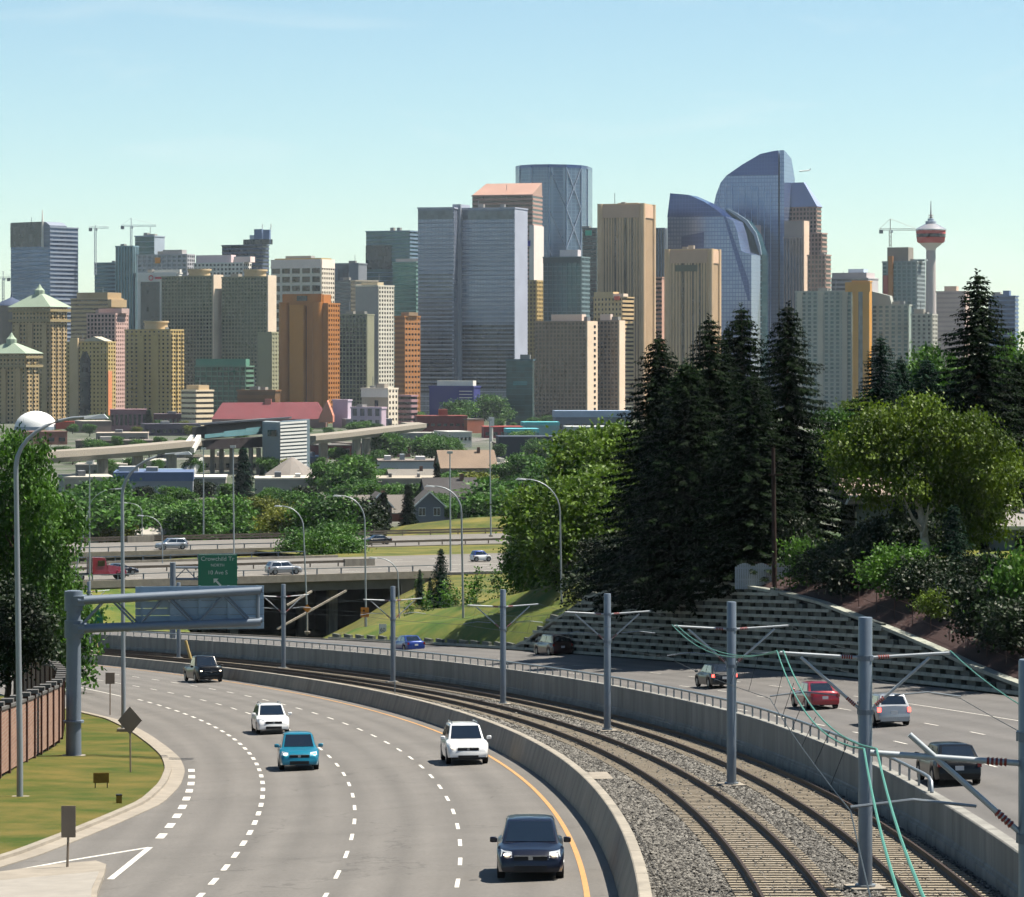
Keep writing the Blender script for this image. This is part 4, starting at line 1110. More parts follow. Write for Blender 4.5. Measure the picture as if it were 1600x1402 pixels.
spruce('mid sized spruce in front of the grey apartment slab with ochre stripe', 1376, 522, 268, sprB, 19, SPRB, rz=.6, zb=-14, wide=1.1)
spruce('small spruce tip right of the mid sized spruce', 1407, 556, 275, sprC, 17, SPRB, rz=2.6, zb=-14)
spruce('bluish spruce left of the tallest right spruce', 1447, 556, 258, sprC, 17, SPRB, rz=3.6, zb=-14, wide=1.05)
spruce('bluish spruce close beside the tallest right spruce', 1488, 590, 250, sprB, 19, SPRB, rz=1.9, zb=-14, wide=1.2)
spruce('spruce cut off by the right edge behind the grey house', 1592, 560, 240, sprC, 17, rz=4.4, zb=-14, wide=1.2)
spruce('spruce leaning in from beyond the right edge above the shrubs', 1745, 440, 203, sprA, 19, rz=.7, zb=-15, wide=1.1)
spruce('small bluish spruce in the garden in front of the birch', 1490, 790, 206, sprS, 7, SPRB, zb=-15.6, tr=spTs, wide=1.1)
spruce('dark low conifer beside the pale flat roofed house', 1404, 772, 224, sprC, 17, rz=2.2, zb=-14, wide=1.05)
def blobs(n, rx, rz_, zc, seed, jit=.75, br=.5):
    g = random.Random(seed); o = [(0, 0, zc, rx * .72, rx * .72, rz_ * .72)]
    for i in range(n):
        a = 6.283 * i / n + g.uniform(-.4, .4); q = g.uniform(.4, jit); e = g.uniform(-.8, .85)
        c = math.sqrt(max(.1, 1 - e * e)); s = br * g.uniform(.75, 1.2)
        o.append((math.cos(a) * rx * q * c, math.sin(a) * rx * q * c, zc + e * rz_ * .72, rx * s, rx * s, rz_ * s * .85))
    return o
mapA = crown('leafy_crown_a', blobs(14, 5.6, 6.8, 8.2, 4, .9, .36), 640, 36, .36, .55, 11)
mapB = crown('leafy_crown_b', blobs(12, 4.6, 6.0, 8.5, 9, .9, .38), 520, 36, .35, .52, 12)
_g = random.Random(77)
bb = [(x, _g.uniform(-2.4, 2.4), z, r, r, r * .85) for x, z, r in ((-5.0, 9.0, 1.7), (-3.4, 10.6, 1.8), (-.6, 11.3, 2.0), (2.3, 10.2, 2.0), (4.2, 7.8, 1.8), (3.4, 5.2, 1.7), (1.2, 6.8, 2.0), (-2.2, 8.4, 2.2), (-4.9, 7.2, 1.3), (4.7, 5.9, 1.3), (.4, 9, 2.4), (2.6, 8.2, 2.2), (-1.4, 6.6, 1.3), (5.3, 8.6, 1.1), (-5.9, 8.2, .9), (2.6, 3.6, 1.4), (4.4, 4.2, 1.2), (-3.6, 6.2, 1.2), (3.8, 9.4, 1.3))]
birC = crown('birch_crown', bb + [(x, -y, z, r, r, q) for x, y, z, r, _, q in bb[:8]], 980, 42, .25, .4, 13, droop=2.2, shell=.25)
tA = trunk_mesh('leafy_trunk_a', 11, .34, 6, 1); tB = trunk_mesh('leafy_trunk_b', 10, .3, 6, 2); tW = trunk_mesh('birch_trunk', 8.5, .3, 7, 3, -.13)
busA = crown('bush_crown_a', blobs(6, 1.6, 1.0, .8, 3, .7, .55), 110, 30, .2, .3, 14); busB = crown('bush_crown_b', blobs(7, 1.9, 1.4, 1.1, 5, .7, .55), 140, 30, .22, .34, 15)
bT = MB().tube([(0, 0, -.3), (0, 0, .9)], [.1, .04], 5).mesh('bush_stem')
def put_tree(name, lab, px, pyb, Y, tm, cm, m, k=1.0, rz=0.0, bark=None, sc=None, grp=None, cat='tree'):
    b = FP(px, pyb, Y); return tree(name, lab, b, tm, cm, m, bark, grp, rz, sc or k, cat)
put_tree('leafy_tree', 'big bright green leafy tree at the left end of the crib wall', 890, 1000, 288, tA, mapA, LF1, sc=(1.15, 1.15, 1.1), rz=.5)
put_tree('leafy_tree', 'leafy tree rising behind the big bright one, against the dark spruces', 935, 930, 310, tB, mapB, LF1, sc=(1.3, 1.3, 1.3), rz=2)
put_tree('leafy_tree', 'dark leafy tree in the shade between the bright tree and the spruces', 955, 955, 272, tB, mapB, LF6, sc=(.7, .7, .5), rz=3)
put_tree('leafy_tree', 'leafy tree low at the edge of the embankment by the smart car', 835, 985, 305, tB, mapB, LF2, sc=(.78, .78, .8), rz=4)
put_tree('birch_tree', 'yellow green weeping birch with white trunk in the garden', 1452, 915, 214, tW, birC, LF3, bark=BARKW, sc=(1.02, 1.02, 1.0))
put_tree('leafy_tree', 'bright green tree at the right edge beyond the tallest spruce', 1596, 860, 262, tA, mapA, LF2, sc=(1.0, 1, 1.28), rz=1)
put_tree('leafy_tree', 'light green tree between the spruces below the observation tower', 1478, 860, 285, tA, mapA, LF2, sc=(.95, .95, 1.28), rz=4)
put_tree('leafy_tree', 'yellowish round tree below the ochre striped apartment slab', 1348, 800, 300, tB, mapB, LF3, sc=(.62, .62, .85), rz=2)
put_tree('leafy_tree', 'leafy tree behind the flat roofed house, right of the tall spruces', 1318, 850, 282, tB, mapB, LF2, sc=(.85, .85, .92), rz=5.2)
put_tree('leafy_tree', 'green tree peeking out left of the tall spruces beside the tan round tower', 1075, 800, 300, tB, mapB, LF2, sc=(.7, .7, 1.05), rz=.2)
for i, (lab, px, py, Y, me, m, sc) in enumerate((
    ('round clipped yellow green bush in the garden above the red soil', 1402, 915, 205, busB, LF2, (1.3, 1.2, 1.15)),
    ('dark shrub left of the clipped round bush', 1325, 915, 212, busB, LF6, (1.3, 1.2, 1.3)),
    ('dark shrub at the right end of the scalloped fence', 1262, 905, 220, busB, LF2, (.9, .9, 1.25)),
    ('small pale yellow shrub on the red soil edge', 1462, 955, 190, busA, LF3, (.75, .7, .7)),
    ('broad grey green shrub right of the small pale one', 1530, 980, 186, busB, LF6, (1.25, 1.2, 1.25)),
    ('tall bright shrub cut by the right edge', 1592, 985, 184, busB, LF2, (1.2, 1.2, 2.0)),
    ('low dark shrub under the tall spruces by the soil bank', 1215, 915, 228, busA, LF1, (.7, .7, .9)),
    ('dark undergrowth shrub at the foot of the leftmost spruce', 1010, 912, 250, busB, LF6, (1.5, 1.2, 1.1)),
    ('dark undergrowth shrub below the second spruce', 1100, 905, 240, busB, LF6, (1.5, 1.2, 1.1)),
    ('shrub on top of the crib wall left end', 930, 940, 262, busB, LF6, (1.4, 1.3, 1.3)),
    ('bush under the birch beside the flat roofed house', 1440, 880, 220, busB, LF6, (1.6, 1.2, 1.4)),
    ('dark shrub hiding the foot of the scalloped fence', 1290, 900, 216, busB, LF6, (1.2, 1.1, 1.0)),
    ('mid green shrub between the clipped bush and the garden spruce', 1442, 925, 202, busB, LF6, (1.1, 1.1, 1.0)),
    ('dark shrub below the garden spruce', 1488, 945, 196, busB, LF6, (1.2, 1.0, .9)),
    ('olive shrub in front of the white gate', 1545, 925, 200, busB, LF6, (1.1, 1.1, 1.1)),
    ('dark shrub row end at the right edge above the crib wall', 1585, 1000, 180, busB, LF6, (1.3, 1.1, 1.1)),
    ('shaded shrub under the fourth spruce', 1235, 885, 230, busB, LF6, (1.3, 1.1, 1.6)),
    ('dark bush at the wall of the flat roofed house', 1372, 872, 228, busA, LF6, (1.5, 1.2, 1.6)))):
    put_tree('bush', lab, px, py + 4, Y, bT, me, m, sc=sc, rz=i * 1.1, cat='bush')

# ---------------------------------------------------------------- trees on the left
mapL = crown('leafy_crown_left', blobs(20, 6.4, 8.4, 9.6, 31, 1.0, .27), 760, 36, .36, .5, 17)
tL = trunk_mesh('leafy_trunk_left', 13, .38, 7, 6)
put_tree('leafy_tree', 'large leafy tree at the left edge behind the brick noise wall', 28, 1090, 196, tL, mapL, LF2, sc=(.62, .62, 1.0), rz=.8)
put_tree('leafy_tree', 'leafy tree leaning out behind the truss post at the left', 78, 1062, 215, tB, mapB, LF2, sc=(.55, .55, .66), rz=2.3)
put_tree('leafy_tree', 'low leafy tree behind the brick wall below the large left tree', 12, 1130, 178, tB, mapB, LF6, sc=(.6, .6, .62), rz=3.3)
put_tree('bush', 'bushy shrub where the brick wall ends behind the truss post', 88, 1060, 225, bT, busB, LF2, sc=(1.5, 1.5, 2.2), cat='bush')
# ---------------------------------------------------------------- overpass roads
BD = Vector((.915, .403, 0)); BN = Vector((-.403, .915, 0)); BO = Vector((0, 429, 0)); BRZ = math.atan2(.403, .915)
def B(u, v, z): p = BO + BD * u + BN * v; return Vector((p.x, p.y, z))
def bbox(u0, u1, v0, v1, z0, z1):
    return MB().hexa([B(u0, v0, z0), B(u1, v0, z0), B(u1, v1, z0), B(u0, v1, z0)], [B(u0, v0, z1), B(u1, v0, z1), B(u1, v1, z1), B(u0, v1, z1)])
ROADO = M('asphalt_overpass', '#787570', rough=.9, var=.12, scale=.2, spec=.2, detail=6)
GIRD = M('girder_concrete', '#6d6a64', rough=.9, var=.2, scale=.3)
WBEAM = M('guardrail_steel', '#6f655a', rough=.6, metal=.4, var=.15)
def guard(lab, v, u0, u1, z, h=.75, n_m=4.0, beam=.32, pm=None, bm_=None, name='guard_rail', lines=1):
    t = thing(name, lab, 'guard rail', B((u0 + u1) / 2, v, z))
    for u in frange(u0, u1, n_m):
        p = B(u, v, z); MB().box((p.x, p.y, z + h / 2), (.07, .08, h / 2), BRZ).build('post', pm or WBEAM, t)
    for k in range(lines):
        zc = z + h - beam / 2 - k * .4
        MB().hexa([B(u0, v - .12, zc - beam / 2), B(u1, v - .12, zc - beam / 2), B(u1, v - .06, zc - beam / 2), B(u0, v - .06, zc - beam / 2)], [B(u0, v - .12, zc + beam / 2), B(u1, v - .12, zc + beam / 2), B(u1, v - .06, zc + beam / 2), B(u0, v - .06, zc + beam / 2)]).build('beam', bm_ or WBEAM, t)
    return t
Z1, Z2 = -28.5, -29.6
t = thing('overpass', 'near concrete overpass carrying the silver suv and red truck over the dark opening', 'overpass', B(-50, 18, Z1))
bbox(-115, -12, 0, 37, Z1 - .5, Z1 - .01).build('deck', CONC, t)
for v in (1.2, 6, 11, 16, 21, 26, 31, 35.5): bbox(-115, -12, v - .5, v + .5, Z1 - 1.9, Z1 - .51).build('girder', GIRD, t)
bbox(-115, -11, -.25, .25, Z1 - .62, Z1 + .32).build('parapet', CONCL, t)
bbox(-115, -11, 36.8, 37.2, Z1 - .62, Z1 + .32).build('parapet', CONC, t)
bbox(-70, -12, 33, 34, -40, Z1 - .52).build('abutment', GIRD, t)
bbox(-16, -12, 0, 33, -40, Z1 - .52).build('abutment', GIRD, t)
bbox(-60, -57, 0, 33, -40, Z1 - .52).build('abutment', GIRD, t)
for u in (-36, -22):
    for v in (10, 22): bbox(u - .6, u + .6, v - .6, v + .6, -40, Z1 - 1.9).build('pier', CONC, t)
bbox(-140, -12, .3, 36.7, Z1 - .008, Z1).build('road_surface', ROADO, t)
o = bbox(-12, 70, .3, 36.7, Z1 - .3, Z1 + .0).build('overpass_road', ROADO, kind='structure')
for k in range(26):
    u = -130 + 7.2 * k
    for v in (7.5, 11.5, 24, 28): bbox(u, u + 3, v - .07, v + .07, Z1 + .004, Z1 + .008).build('lane_dash', WHITE, o)
bbox(-130, 55, 1.8, 2.0, Z1 + .004, Z1 + .008).build('edge_line', WHITE, o); bbox(-130, 55, 15.0, 15.2, Z1 + .004, Z1 + .008).build('edge_line', WHITE, o)
guard('thin rail on posts along the near parapet of the near overpass', -.02, -112, -11, Z1 + .3, .8, 3.4, .1, GALVD, GALV)
guard('brown steel guard rail along the middle of the near overpass road', 18, -112, -14, Z1, .85, 4, .34)
guard('low rail along the far parapet of the near overpass', 37, -112, -16, Z1 + .3, .7, 4, .12, GALVD, GALVD)
# far road
t = thing('overpass', 'far concrete overpass carrying the silver minivan', 'overpass', B(-60, 90, Z2))
bbox(-160, -2, 76, 104, Z2 - .5, Z2 - .01).build('deck', CONC, t)
bbox(-160, -2, 75.7, 76.2, Z2 - .6, Z2 + .3).build('parapet', CONCL, t)
bbox(-160, -2, 77, 78, Z2 - 2.0, Z2 - .51).build('girder', GIRD, t)
bbox(-160, -2, 92, 94, -40, Z2 - .51).build('abutment', GIRD, t)
bbox(-62, -54, 77, 92, -36, Z2 - .6).build('pier', CONC, t)
bbox(-160, -2, 76.3, 103.6, Z2 - .008, Z2).build('road_surface', ROADO, t)
o = bbox(-2, 90, 76.3, 103.6, Z2 - .3, Z2).build('overpass_road', ROADO, kind='structure')
for k in range(24):
    for v in (84, 92): bbox(-130 + 8 * k, -127 + 8 * k, v - .07, v + .07, Z2 + .004, Z2 + .008).build('lane_dash', WHITE, o)
guard('steel rail on posts along the near edge of the far overpass', 76, -155, -3, Z2 + .2, .85, 4.4, .14, GALVD, GALVD)
guard('brown guard rail on the near edge of the far road right of the bushes', 77.5, -2, 62, Z2, .8, 4, .34)
guard('double guard rail on the far edge of the far road', 104, -155, 66, Z2, .95, 5, .3, None, None, 'guard_rail', 2)
for u, v, z, lab in ((-15, 18, Z1, 'concrete end block of the median guard rail'), (-20, 103, Z2, 'concrete end block on the far road by the bushes')):
    p = B(u, v, z); q = MB().box((p.x, p.y, z + .5), (2.2, .3, .5), BRZ).build('end_block', CONC); tag(q, lab, 'end block')
# banks
rows_ = []
for i in range(15):
    f = i / 14; Ys = 276 + 34 * f; u = 34 - 78 * f
    a = S(Ys, 31.62, DZW - .16); zb = Z1 - .3 if u > -13 else float(np.interp(u, [-46, -26, -13], [-39, -37, Z1 - 1.6])); c = B(u, -.4 if u > -13 else 2, zb)
    rows_.append([Vector((a.x + (c.x - a.x) * k, a.y + (c.y - a.y) * k, a.z + (c.z - a.z) * (k ** .8))) for k in (0, .15, .3, .45, .6, .75, .9, 1)])
MB().grid(rows_).build('grass_embankment', GRASSE, kind='structure', smooth=60)
kb = MB().grid([[S(Y, 31.5, DZW - .1), S(Y, 31.5, DZW + .12), S(Y, 31.75, DZW + .12), S(Y, 31.75, DZW - .1)] for Y in frange(278, 415, 4)]).build('kerb_right', CONCL, kind='structure')
MB().grid([[B(u, v, -30.5 - (1.4 if v > 70 and u < -20 else 0)) for v in (36.5, 50, 62, 75.5)] for u in (-170, -120, -80, -50, -20, -10)]).build('grass_strip', GRASSE, kind='structure')
MB().grid([[B(u, v, Z1 - .12 + (Z2 - Z1) * (v - 36) / 40) for v in (36.5, 50, 62, 76.3)] for u in (-10, 2, 16, 34, 60, 80)]).build('grass_strip', GRASSE, kind='structure')
MB().grid([[B(u, v, z + (1.6 * math.exp(-((u - 52) / 16) ** 2) if 105 < v < 140 else 0)) for v, z in ((103.7, Z2 - .1), (110, Z2 + (.1 if u > 30 else -1.5)), (122, Z2 + (.4 if u > 30 else -4)), (135, Z2 - (1 if u > 30 else 6)), (160, -38))] for u in frange(-170, 90, 9)]).build('grass_mound', GRASSE, kind='structure', smooth=60)
MB().grid([[B(u, v, z) for v, z in ((-.3, Z1 - .8), (-12, -31), (-30, -35.5), (-45, -37.5))] for u in (-140, -110, -80, -58, -52)]).build('grass_bank', GRASS2, kind='structure', smooth=60)
# pale struts in the dark opening
for k, (a, b, lab) in enumerate((((433, 983, 402), (541, 923, 408), 'long pale strut leaning right in the dark overpass opening'), ((448, 946, 402), (487, 924, 405), 'short upper pale strut in the dark overpass opening'))):
    q = MB().beam(FP(*a), FP(*b), .24, .24).build('strut', CONC); tag(q, lab, 'strut')

# vehicles on the overpasses
def bcar(u, v, z, flip=False, **kw): p = B(u, v, z + .01); return car(loc=p, hd=BRZ + (math.pi if flip else 0), **kw)
def uof(px, v):
    k = (px - 800) / F; p = BO + BN * v; return (k * p.y - p.x) / (BD.x - k * BD.y)
bcar(uof(443, 6), 6, Z1, lab='silver suv driving right on the near overpass', cat='car', col=paint('silver'), L=4.7, W=1.82, H=1.75, kind='suv', rails=GALV)
bcar(uof(751, 20), 20, Z1, lab='tiny white and blue two seat car on the road right of the overpass', cat='car', col=paint('white'), two=paint('blue'), L=2.75, W=1.56, H=1.55, kind='smart')
bcar(uof(188, 14), 14, Z1, lab='dark car partly hidden behind the red truck', cat='car', col=paint('navy'), L=4.6, W=1.8, H=1.5, kind='sedan')
bcar(uof(268, 82), 82, Z2, True, lab='silver minivan driving left on the far overpass', cat='van', name='van', col=paint('silver'), L=4.9, W=1.9, H=1.75, kind='van')
bcar(uof(588, 82), 82, Z2, True, lab='dark sedan on the far road above the bushes', cat='car', col=paint('charcoal'), L=4.8, W=1.8, H=1.5, kind='sedan')
# red lorry
p = B(uof(160, 5), 5, Z1 + .02); t = thing('truck', 'dark red semi truck tractor on the near overpass', 'truck', p, None, BRZ)
RED = paint('truck_red', '#8a1c34', .2)
MB().hexa([(.5, -.95, .75), (3.1, -.8, .7), (3.1, .8, .7), (.5, .95, .75)], [(.5, -.85, 1.95), (2.7, -.65, 1.6), (2.7, .65, 1.6), (.5, .85, 1.95)]).build('hood', RED, t, local=True)
MB().hexa([(-1.6, -1.1, .8), (.6, -1.1, .8), (.6, 1.1, .8), (-1.6, 1.1, .8)], [(-1.6, -1.05, 2.95), (.1, -.95, 2.85), (.1, .95, 2.85), (-1.6, 1.05, 2.95)]).build('cab', RED, t, local=True)
MB().hexa([(.62, -.85, 2.0), (.66, -.85, 2.0), (.66, .85, 2.0), (.62, .85, 2.0)], [(.2, -.8, 2.75), (.24, -.8, 2.75), (.24, .8, 2.75), (.2, .8, 2.75)]).build('windshield', GLASS, t, local=True)
for sy in (-1, 1):
    MB().box((-.45, sy * 1.085, 2.2), (.45, .03, .36)).build('side_window', GLASS, t, local=True)
    MB().tube([(-1.75, sy * .9, .9), (-1.75, sy * .9, 3.4)], .09, 8).build('exhaust_stack', CHROME, t, local=True)
    MB().box((3.05, sy * .62, 1.05), (.08, .14, .12)).build('headlight', LAMPOFF, t, local=True)
    MB().hexa([(1.6, sy * .75, .95), (2.9, sy * .75, .95), (2.9, sy * 1.18, .9), (1.6, sy * 1.18, .9)], [(1.75, sy * .75, 1.25), (2.75, sy * .75, 1.25), (2.75, sy * 1.15, 1.2), (1.75, sy * 1.15, 1.2)]).build('fender', RED, t, local=True)
    for xw in (2.25, -3.2, -4.5):
        wh = MB().tube([(xw, sy * 1.02 - .15, .5), (xw, sy * 1.02 + .15, .5)], .5, 18).build('wheel', TYRE, t, local=True); MB().tube([(xw, sy * 1.02 + sy * .1, .5), (xw, sy * 1.02 + sy * .17, .5)], .26, 12).build('rim', RIM, wh, local=True)
MB().box((-2.6, 0, .8), (3.2, .5, .14)).build('chassis', TRIM, t, local=True); MB().box((3.15, 0, .6), (.1, 1.1, .18)).build('bumper', CHROME, t, local=True)
MB().box((-4.0, 0, 1.02), (.7, .6, .08)).build('fifth_wheel', TRIM, t, local=True)

# ---------------------------------------------------------------- low buildings of the valley
def wallm(h): return M('wall_' + h, '#' + h, rough=.85, var=.08, scale=.08)
def roofm(h): return M('roof_' + h, '#' + h, rough=.9, var=.12, scale=.15)
def low(name, lab, x0, x1, yt, yb, wall, roof, Y=None, th=20, dep=22, windows=None, cat='building', pent=None, parapet=.5):
    Y = Y or Yof(yb); a = FP(x0, yt, Y); b = FP(x1, yt, Y); zb = floor(Y) - 1
    d = Vector((math.cos(R(-th)), math.sin(R(-th)), 0)) if False else Vector((math.cos(R(th)), math.sin(R(th)) * 1, 0))
    wd = (b.x - a.x) / d.x; n = Vector((-d.y, d.x, 0)); A = Vector((a.x, Y, 0))
    def q(u, v, z): p = A + d * u + n * v; return (p.x, p.y, z)
    t = thing(name, lab, cat, (A.x, A.y, zb)); zt = a.z
    def bx(nm, u0, u1, v0, v1, z0, z1, m): return MB().hexa([q(u0, v0, z0), q(u1, v0, z0), q(u1, v1, z0), q(u0, v1, z0)], [q(u0, v0, z1), q(u1, v0, z1), q(u1, v1, z1), q(u0, v1, z1)]).build(nm, m, t)
    bx('wall', 0, wd, 0, dep, zb, zt - .05, wallm(wall))
    bx('roof', -.25, wd + .25, -.25, dep + .25, zt - .05, zt + parapet, roofm(roof))
    if windows:
        n_, z0, z1 = windows; H_ = zt - zb
        for k in range(n_):
            u = wd * (k + .2) / n_; bx('window', u, u + wd / n_ * .6, -.12, .3, zb + H_ * z0, zb + H_ * z1, WIN)
    if pent:
        for f0, f1, h, c in pent: bx('rooftop_unit', wd * f0, wd * f1, dep * .25, dep * .6, zt + parapet + .01, zt + parapet + h, wallm(c))
    return t, q, wd, zb, zt, bx
def gable(name, lab, x0, x1, yr, ye, yb, wall, roof, Y=None, dep=12, front=True, th=8, win=0, cat='house'):
    """ridge row yr, eaves row ye; front: gable end faces us"""
    Y = Y or Yof(yb); a = FP(x0, ye, Y); b = FP(x1, ye, Y); zb = floor(Y) - 1; zr = FP(0, yr, Y).z
    d = Vector((math.cos(R(th)), math.sin(R(th)), 0)); wd = (b.x - a.x) / d.x; n = Vector((-d.y, d.x, 0)); A = Vector((a.x, Y, 0))
    def q(u, v, z): p = A + d * u + n * v; return Vector((p.x, p.y, z))
    t = thing(name, lab, cat, (A.x, A.y, zb)); ze = a.z; o = .5
    wm, rm = wallm(wall), roofm(roof)
    if front:
        MB().prism([q(0, 0, zb), q(wd, 0, zb), q(wd, 0, ze), q(wd / 2, 0, zr - .2), q(0, 0, ze)], n * dep).build('wall', wm, t)
        for s_ in (0, 1):
            e0, e1 = (-o, wd / 2) if s_ == 0 else (wd + o, wd / 2)
            MB().prism([q(e0, -o, ze - .3), q(e1, -o, zr), q(e1, -o, zr + .25), q(e0, -o, ze - .05)], n * (dep + 2 * o)).build('roof_slope', rm, t)
            MB().beam(q(e0, -o - .05, ze - .15), q(e1, -o - .05, zr + .15), .25, .3).build('barge_board', TRW, t)
    else:
        MB().prism([q(0, 0, zb), q(0, 0, ze), q(0, dep / 2, zr - .2), q(0, dep, ze), q(0, dep, zb)], d * wd).build('wall', wm, t)
        MB().prism([q(-o, -o, ze - .2), q(-o, dep / 2, zr), q(-o, dep / 2, zr + .25), q(-o, -o, ze + .05)], d * (wd + 2 * o)).build('roof_slope', rm, t)
        MB().prism([q(-o, dep + o, ze - .2), q(-o, dep / 2, zr), q(-o, dep / 2, zr + .25), q(-o, dep + o, ze + .05)], d * (wd + 2 * o)).build('roof_slope', rm, t)
        MB().hexa([q(wd * .7, dep * .4, zr - 1), q(wd * .7 + 1, dep * .4, zr - 1), q(wd * .7 + 1, dep * .4 + 1, zr - 1), q(wd * .7, dep * .4 + 1, zr - 1)], [q(wd * .7, dep * .4, zr + 1.2), q(wd * .7 + 1, dep * .4, zr + 1.2), q(wd * .7 + 1, dep * .4 + 1, zr + 1.2), q(wd * .7, dep * .4 + 1, zr + 1.2)]).build('chimney', roofm('7a5a4c'), t)
    for k in range(win):
        u = wd * (k + .5) / win; z = ze - 1.2; w_ = .8
        wo_ = MB().hexa([q(u - w_, -.1, z - 1), q(u + w_, -.1, z - 1), q(u + w_, .1, z - 1), q(u - w_, .1, z - 1)], [q(u - w_, -.1, z + 1), q(u + w_, -.1, z + 1), q(u + w_, .1, z + 1), q(u - w_, .1, z + 1)]).build('window', TRW, t)
        for s_ in (-1, 1):
            MB().hexa([q(u + s_ * .4 - .33, -.16, z - .85), q(u + s_ * .4 + .33, -.16, z - .85), q(u + s_ * .4 + .33, -.11, z - .85), q(u + s_ * .4 - .33, -.11, z - .85)], [q(u + s_ * .4 - .33, -.16, z + .85), q(u + s_ * .4 + .33, -.16, z + .85), q(u + s_ * .4 + .33, -.11, z + .85), q(u + s_ * .4 - .33, -.11, z + .85)]).build('pane', WIN, wo_)
    return t
gable('house', 'dark gabled house with white trim and bay windows behind the street lamp', 648, 694, 770, 792, 815, '6b7078', '4a4744', Y=760, win=2)
gable('house', 'dark gabled house left of the white trimmed one', 576, 612, 772, 793, 815, '5a4a48', '56504c', Y=770, win=1)
gable('house', 'long grey roofed house row with brick chimney above the bushes', 500, 640, 777, 803, 815, '7a4a3e', '716c66', Y=790, front=False)
gable('house', 'large dark roofed house behind the white gabled one', 668, 748, 750, 778, 812, '6a6e74', '3d3b3c', Y=800, front=False, dep=18)
gable('house', 'small red brick gabled house at the left of the grey row', 492, 512, 778, 796, 815, '8a4434', '6d6660', Y=800)
gable('house', 'house with pale grey hip roof left of the brick house', 426, 492, 796, 816, 830, '8d9090', '9a9a98', Y=720, front=False)
gable('house', 'white gabled house right of the dark roofed one', 752, 772, 765, 785, 815, 'b5bcc0', '5a5856', Y=800)
gable('house', 'pale roof beside the far overpass below the silver minivan', 186, 262, 824, 836, 842, '9a958c', 'a8a49c', Y=650, front=False)
gable('apartment_block', 'brown roofed terrace with rows of dormers', 690, 776, 706, 732, 752, '7d7468', '82705f', Y=1050, front=False, dep=20, cat='building')
gable('shed', 'grey sloping roof in front of the white warehouse', 612, 680, 736, 752, 762, '8a8782', '7c7871', Y=980, front=False, dep=18, cat='shed')
low('warehouse', 'long pale grey flat warehouse left of the brown terrace', 592, 690, 722, 748, 'aab0b4', '8a8078', th=4, pent=[(.1, .2, 1.5, 'c8c8c8'), (.35, .42, 2, '8f9aa0'), (.6, .75, 1.2, 'd5d5d5')])
low('warehouse', 'beige flat roof above the grey house row', 590, 680, 750, 775, '9a948a', 'a89f90', th=3, pent=[(.2, .25, 1.2, '70706c'), (.7, .74, 1.2, '8a8a88')])
low('warehouse', 'white flat roofed hall below the elevated station tower', 398, 500, 750, 780, 'a2a09a', 'c3beb2', th=4, pent=[(.3, .4, 1.5, '666a70'), (.62, .7, 1, 'd0d0cc')])
low('warehouse', 'blue grey flat warehouse below the elevated station', 178, 300, 752, 785, '8b919c', '5b6f94', th=5, windows=(5, .25, .5), pent=[(.05, .3, 1.4, 'b8b8b4'), (.4, .55, 1.2, '9a9a98')], parapet=2.5)
low('shipping_container', 'blue container unit on top of the blue grey warehouse', 216, 284, 736, 750, '4a6e92', '86a0b4', Y=1020, th=8, dep=6, cat='container')
low('warehouse', 'small white roofed annex right of the blue grey warehouse', 300, 352, 748, 775, '97938c', 'd0ccc2', th=4)
low('brick_block', 'red brick flat building right of the elevated guideway', 652, 730, 651, 676, '7a2e2e', '8a3f38', th=6, windows=(8, .45, .6), pent=[(.45, .62, 4, 'a04a36')])
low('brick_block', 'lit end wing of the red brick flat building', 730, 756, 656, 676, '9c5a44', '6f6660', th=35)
low('office_block', 'white parapet office below the red brick building', 700, 737, 676, 698, 'c2c2bc', 'd0d0ca', windows=(6, .5, .7))
low('office_block', 'grey flat office left of the white parapet office', 620, 702, 678, 695, '8a8c8c', 'a5a39c', th=5)
low('shop_row', 'maroon shop row with awnings behind the leafy tree', 500, 548, 697, 716, '6b3034', '6e6a66', windows=(4, .4, .8), Y=1420)
low('shop_row', 'dark low shop row with white signs below the guideway', 540, 640, 694, 714, '5a3a3a', '716a62', windows=(6, .35, .7), Y=1440)
low('shop_row', 'dark red low shop row beside the white pylon', 756, 816, 668, 684, '7c1f2c', 'a84a44', th=4, windows=(5, .3, .6))
low('market_hall', 'long turquoise roofed hall right of the white pylon', 818, 874, 665, 682, '7fa8ac', '57b6bd', th=4, parapet=2)
low('market_hall', 'turquoise canopy roof in front of the long turquoise hall', 792, 842, 676, 692, '5a7c84', '62b9c4', th=4, parapet=2)
low('warehouse', 'dark navy low warehouse below the turquoise roofs', 780, 880, 684, 715, '1f2c3e', '3b4656', th=4)
low('warehouse', 'pale blue roofed warehouse left of the spruces', 868, 985, 652, 676, '5b6878', '93a9c4', th=4, windows=(9, .3, .6), parapet=4)
low('warehouse', 'white flat roofed shed in front of the pale blue warehouse', 886, 990, 668, 690, 'a9acae', 'cfd2d0', th=4)
low('parkade', 'long beige concrete parkade under the brown apartment slabs', 886, 990, 636, 656, '9a9a84', 'a5a58e', th=4, windows=(24, .25, .75))
low('office_block', 'low brown flat building left of the beige parkade', 822, 888, 641, 656, '6b5458', '7a6a6c', th=4, windows=(10, .3, .7))
low('office_block', 'pink low building behind the white dome', 172, 228, 641, 668, '8e6a72', '96767a', th=6, windows=(8, .3, .8), Y=2100)
low('office_block', 'brown low shed between dome and pink building', 128, 172, 659, 672, '7a6a64', 'c9c0b2', Y=2050)
low('brick_block', 'small brick hall at the left beyond the large tree', 38, 102, 676, 690, '8a5a4c', '7a5a50', Y=1700, windows=(4, .3, .6))
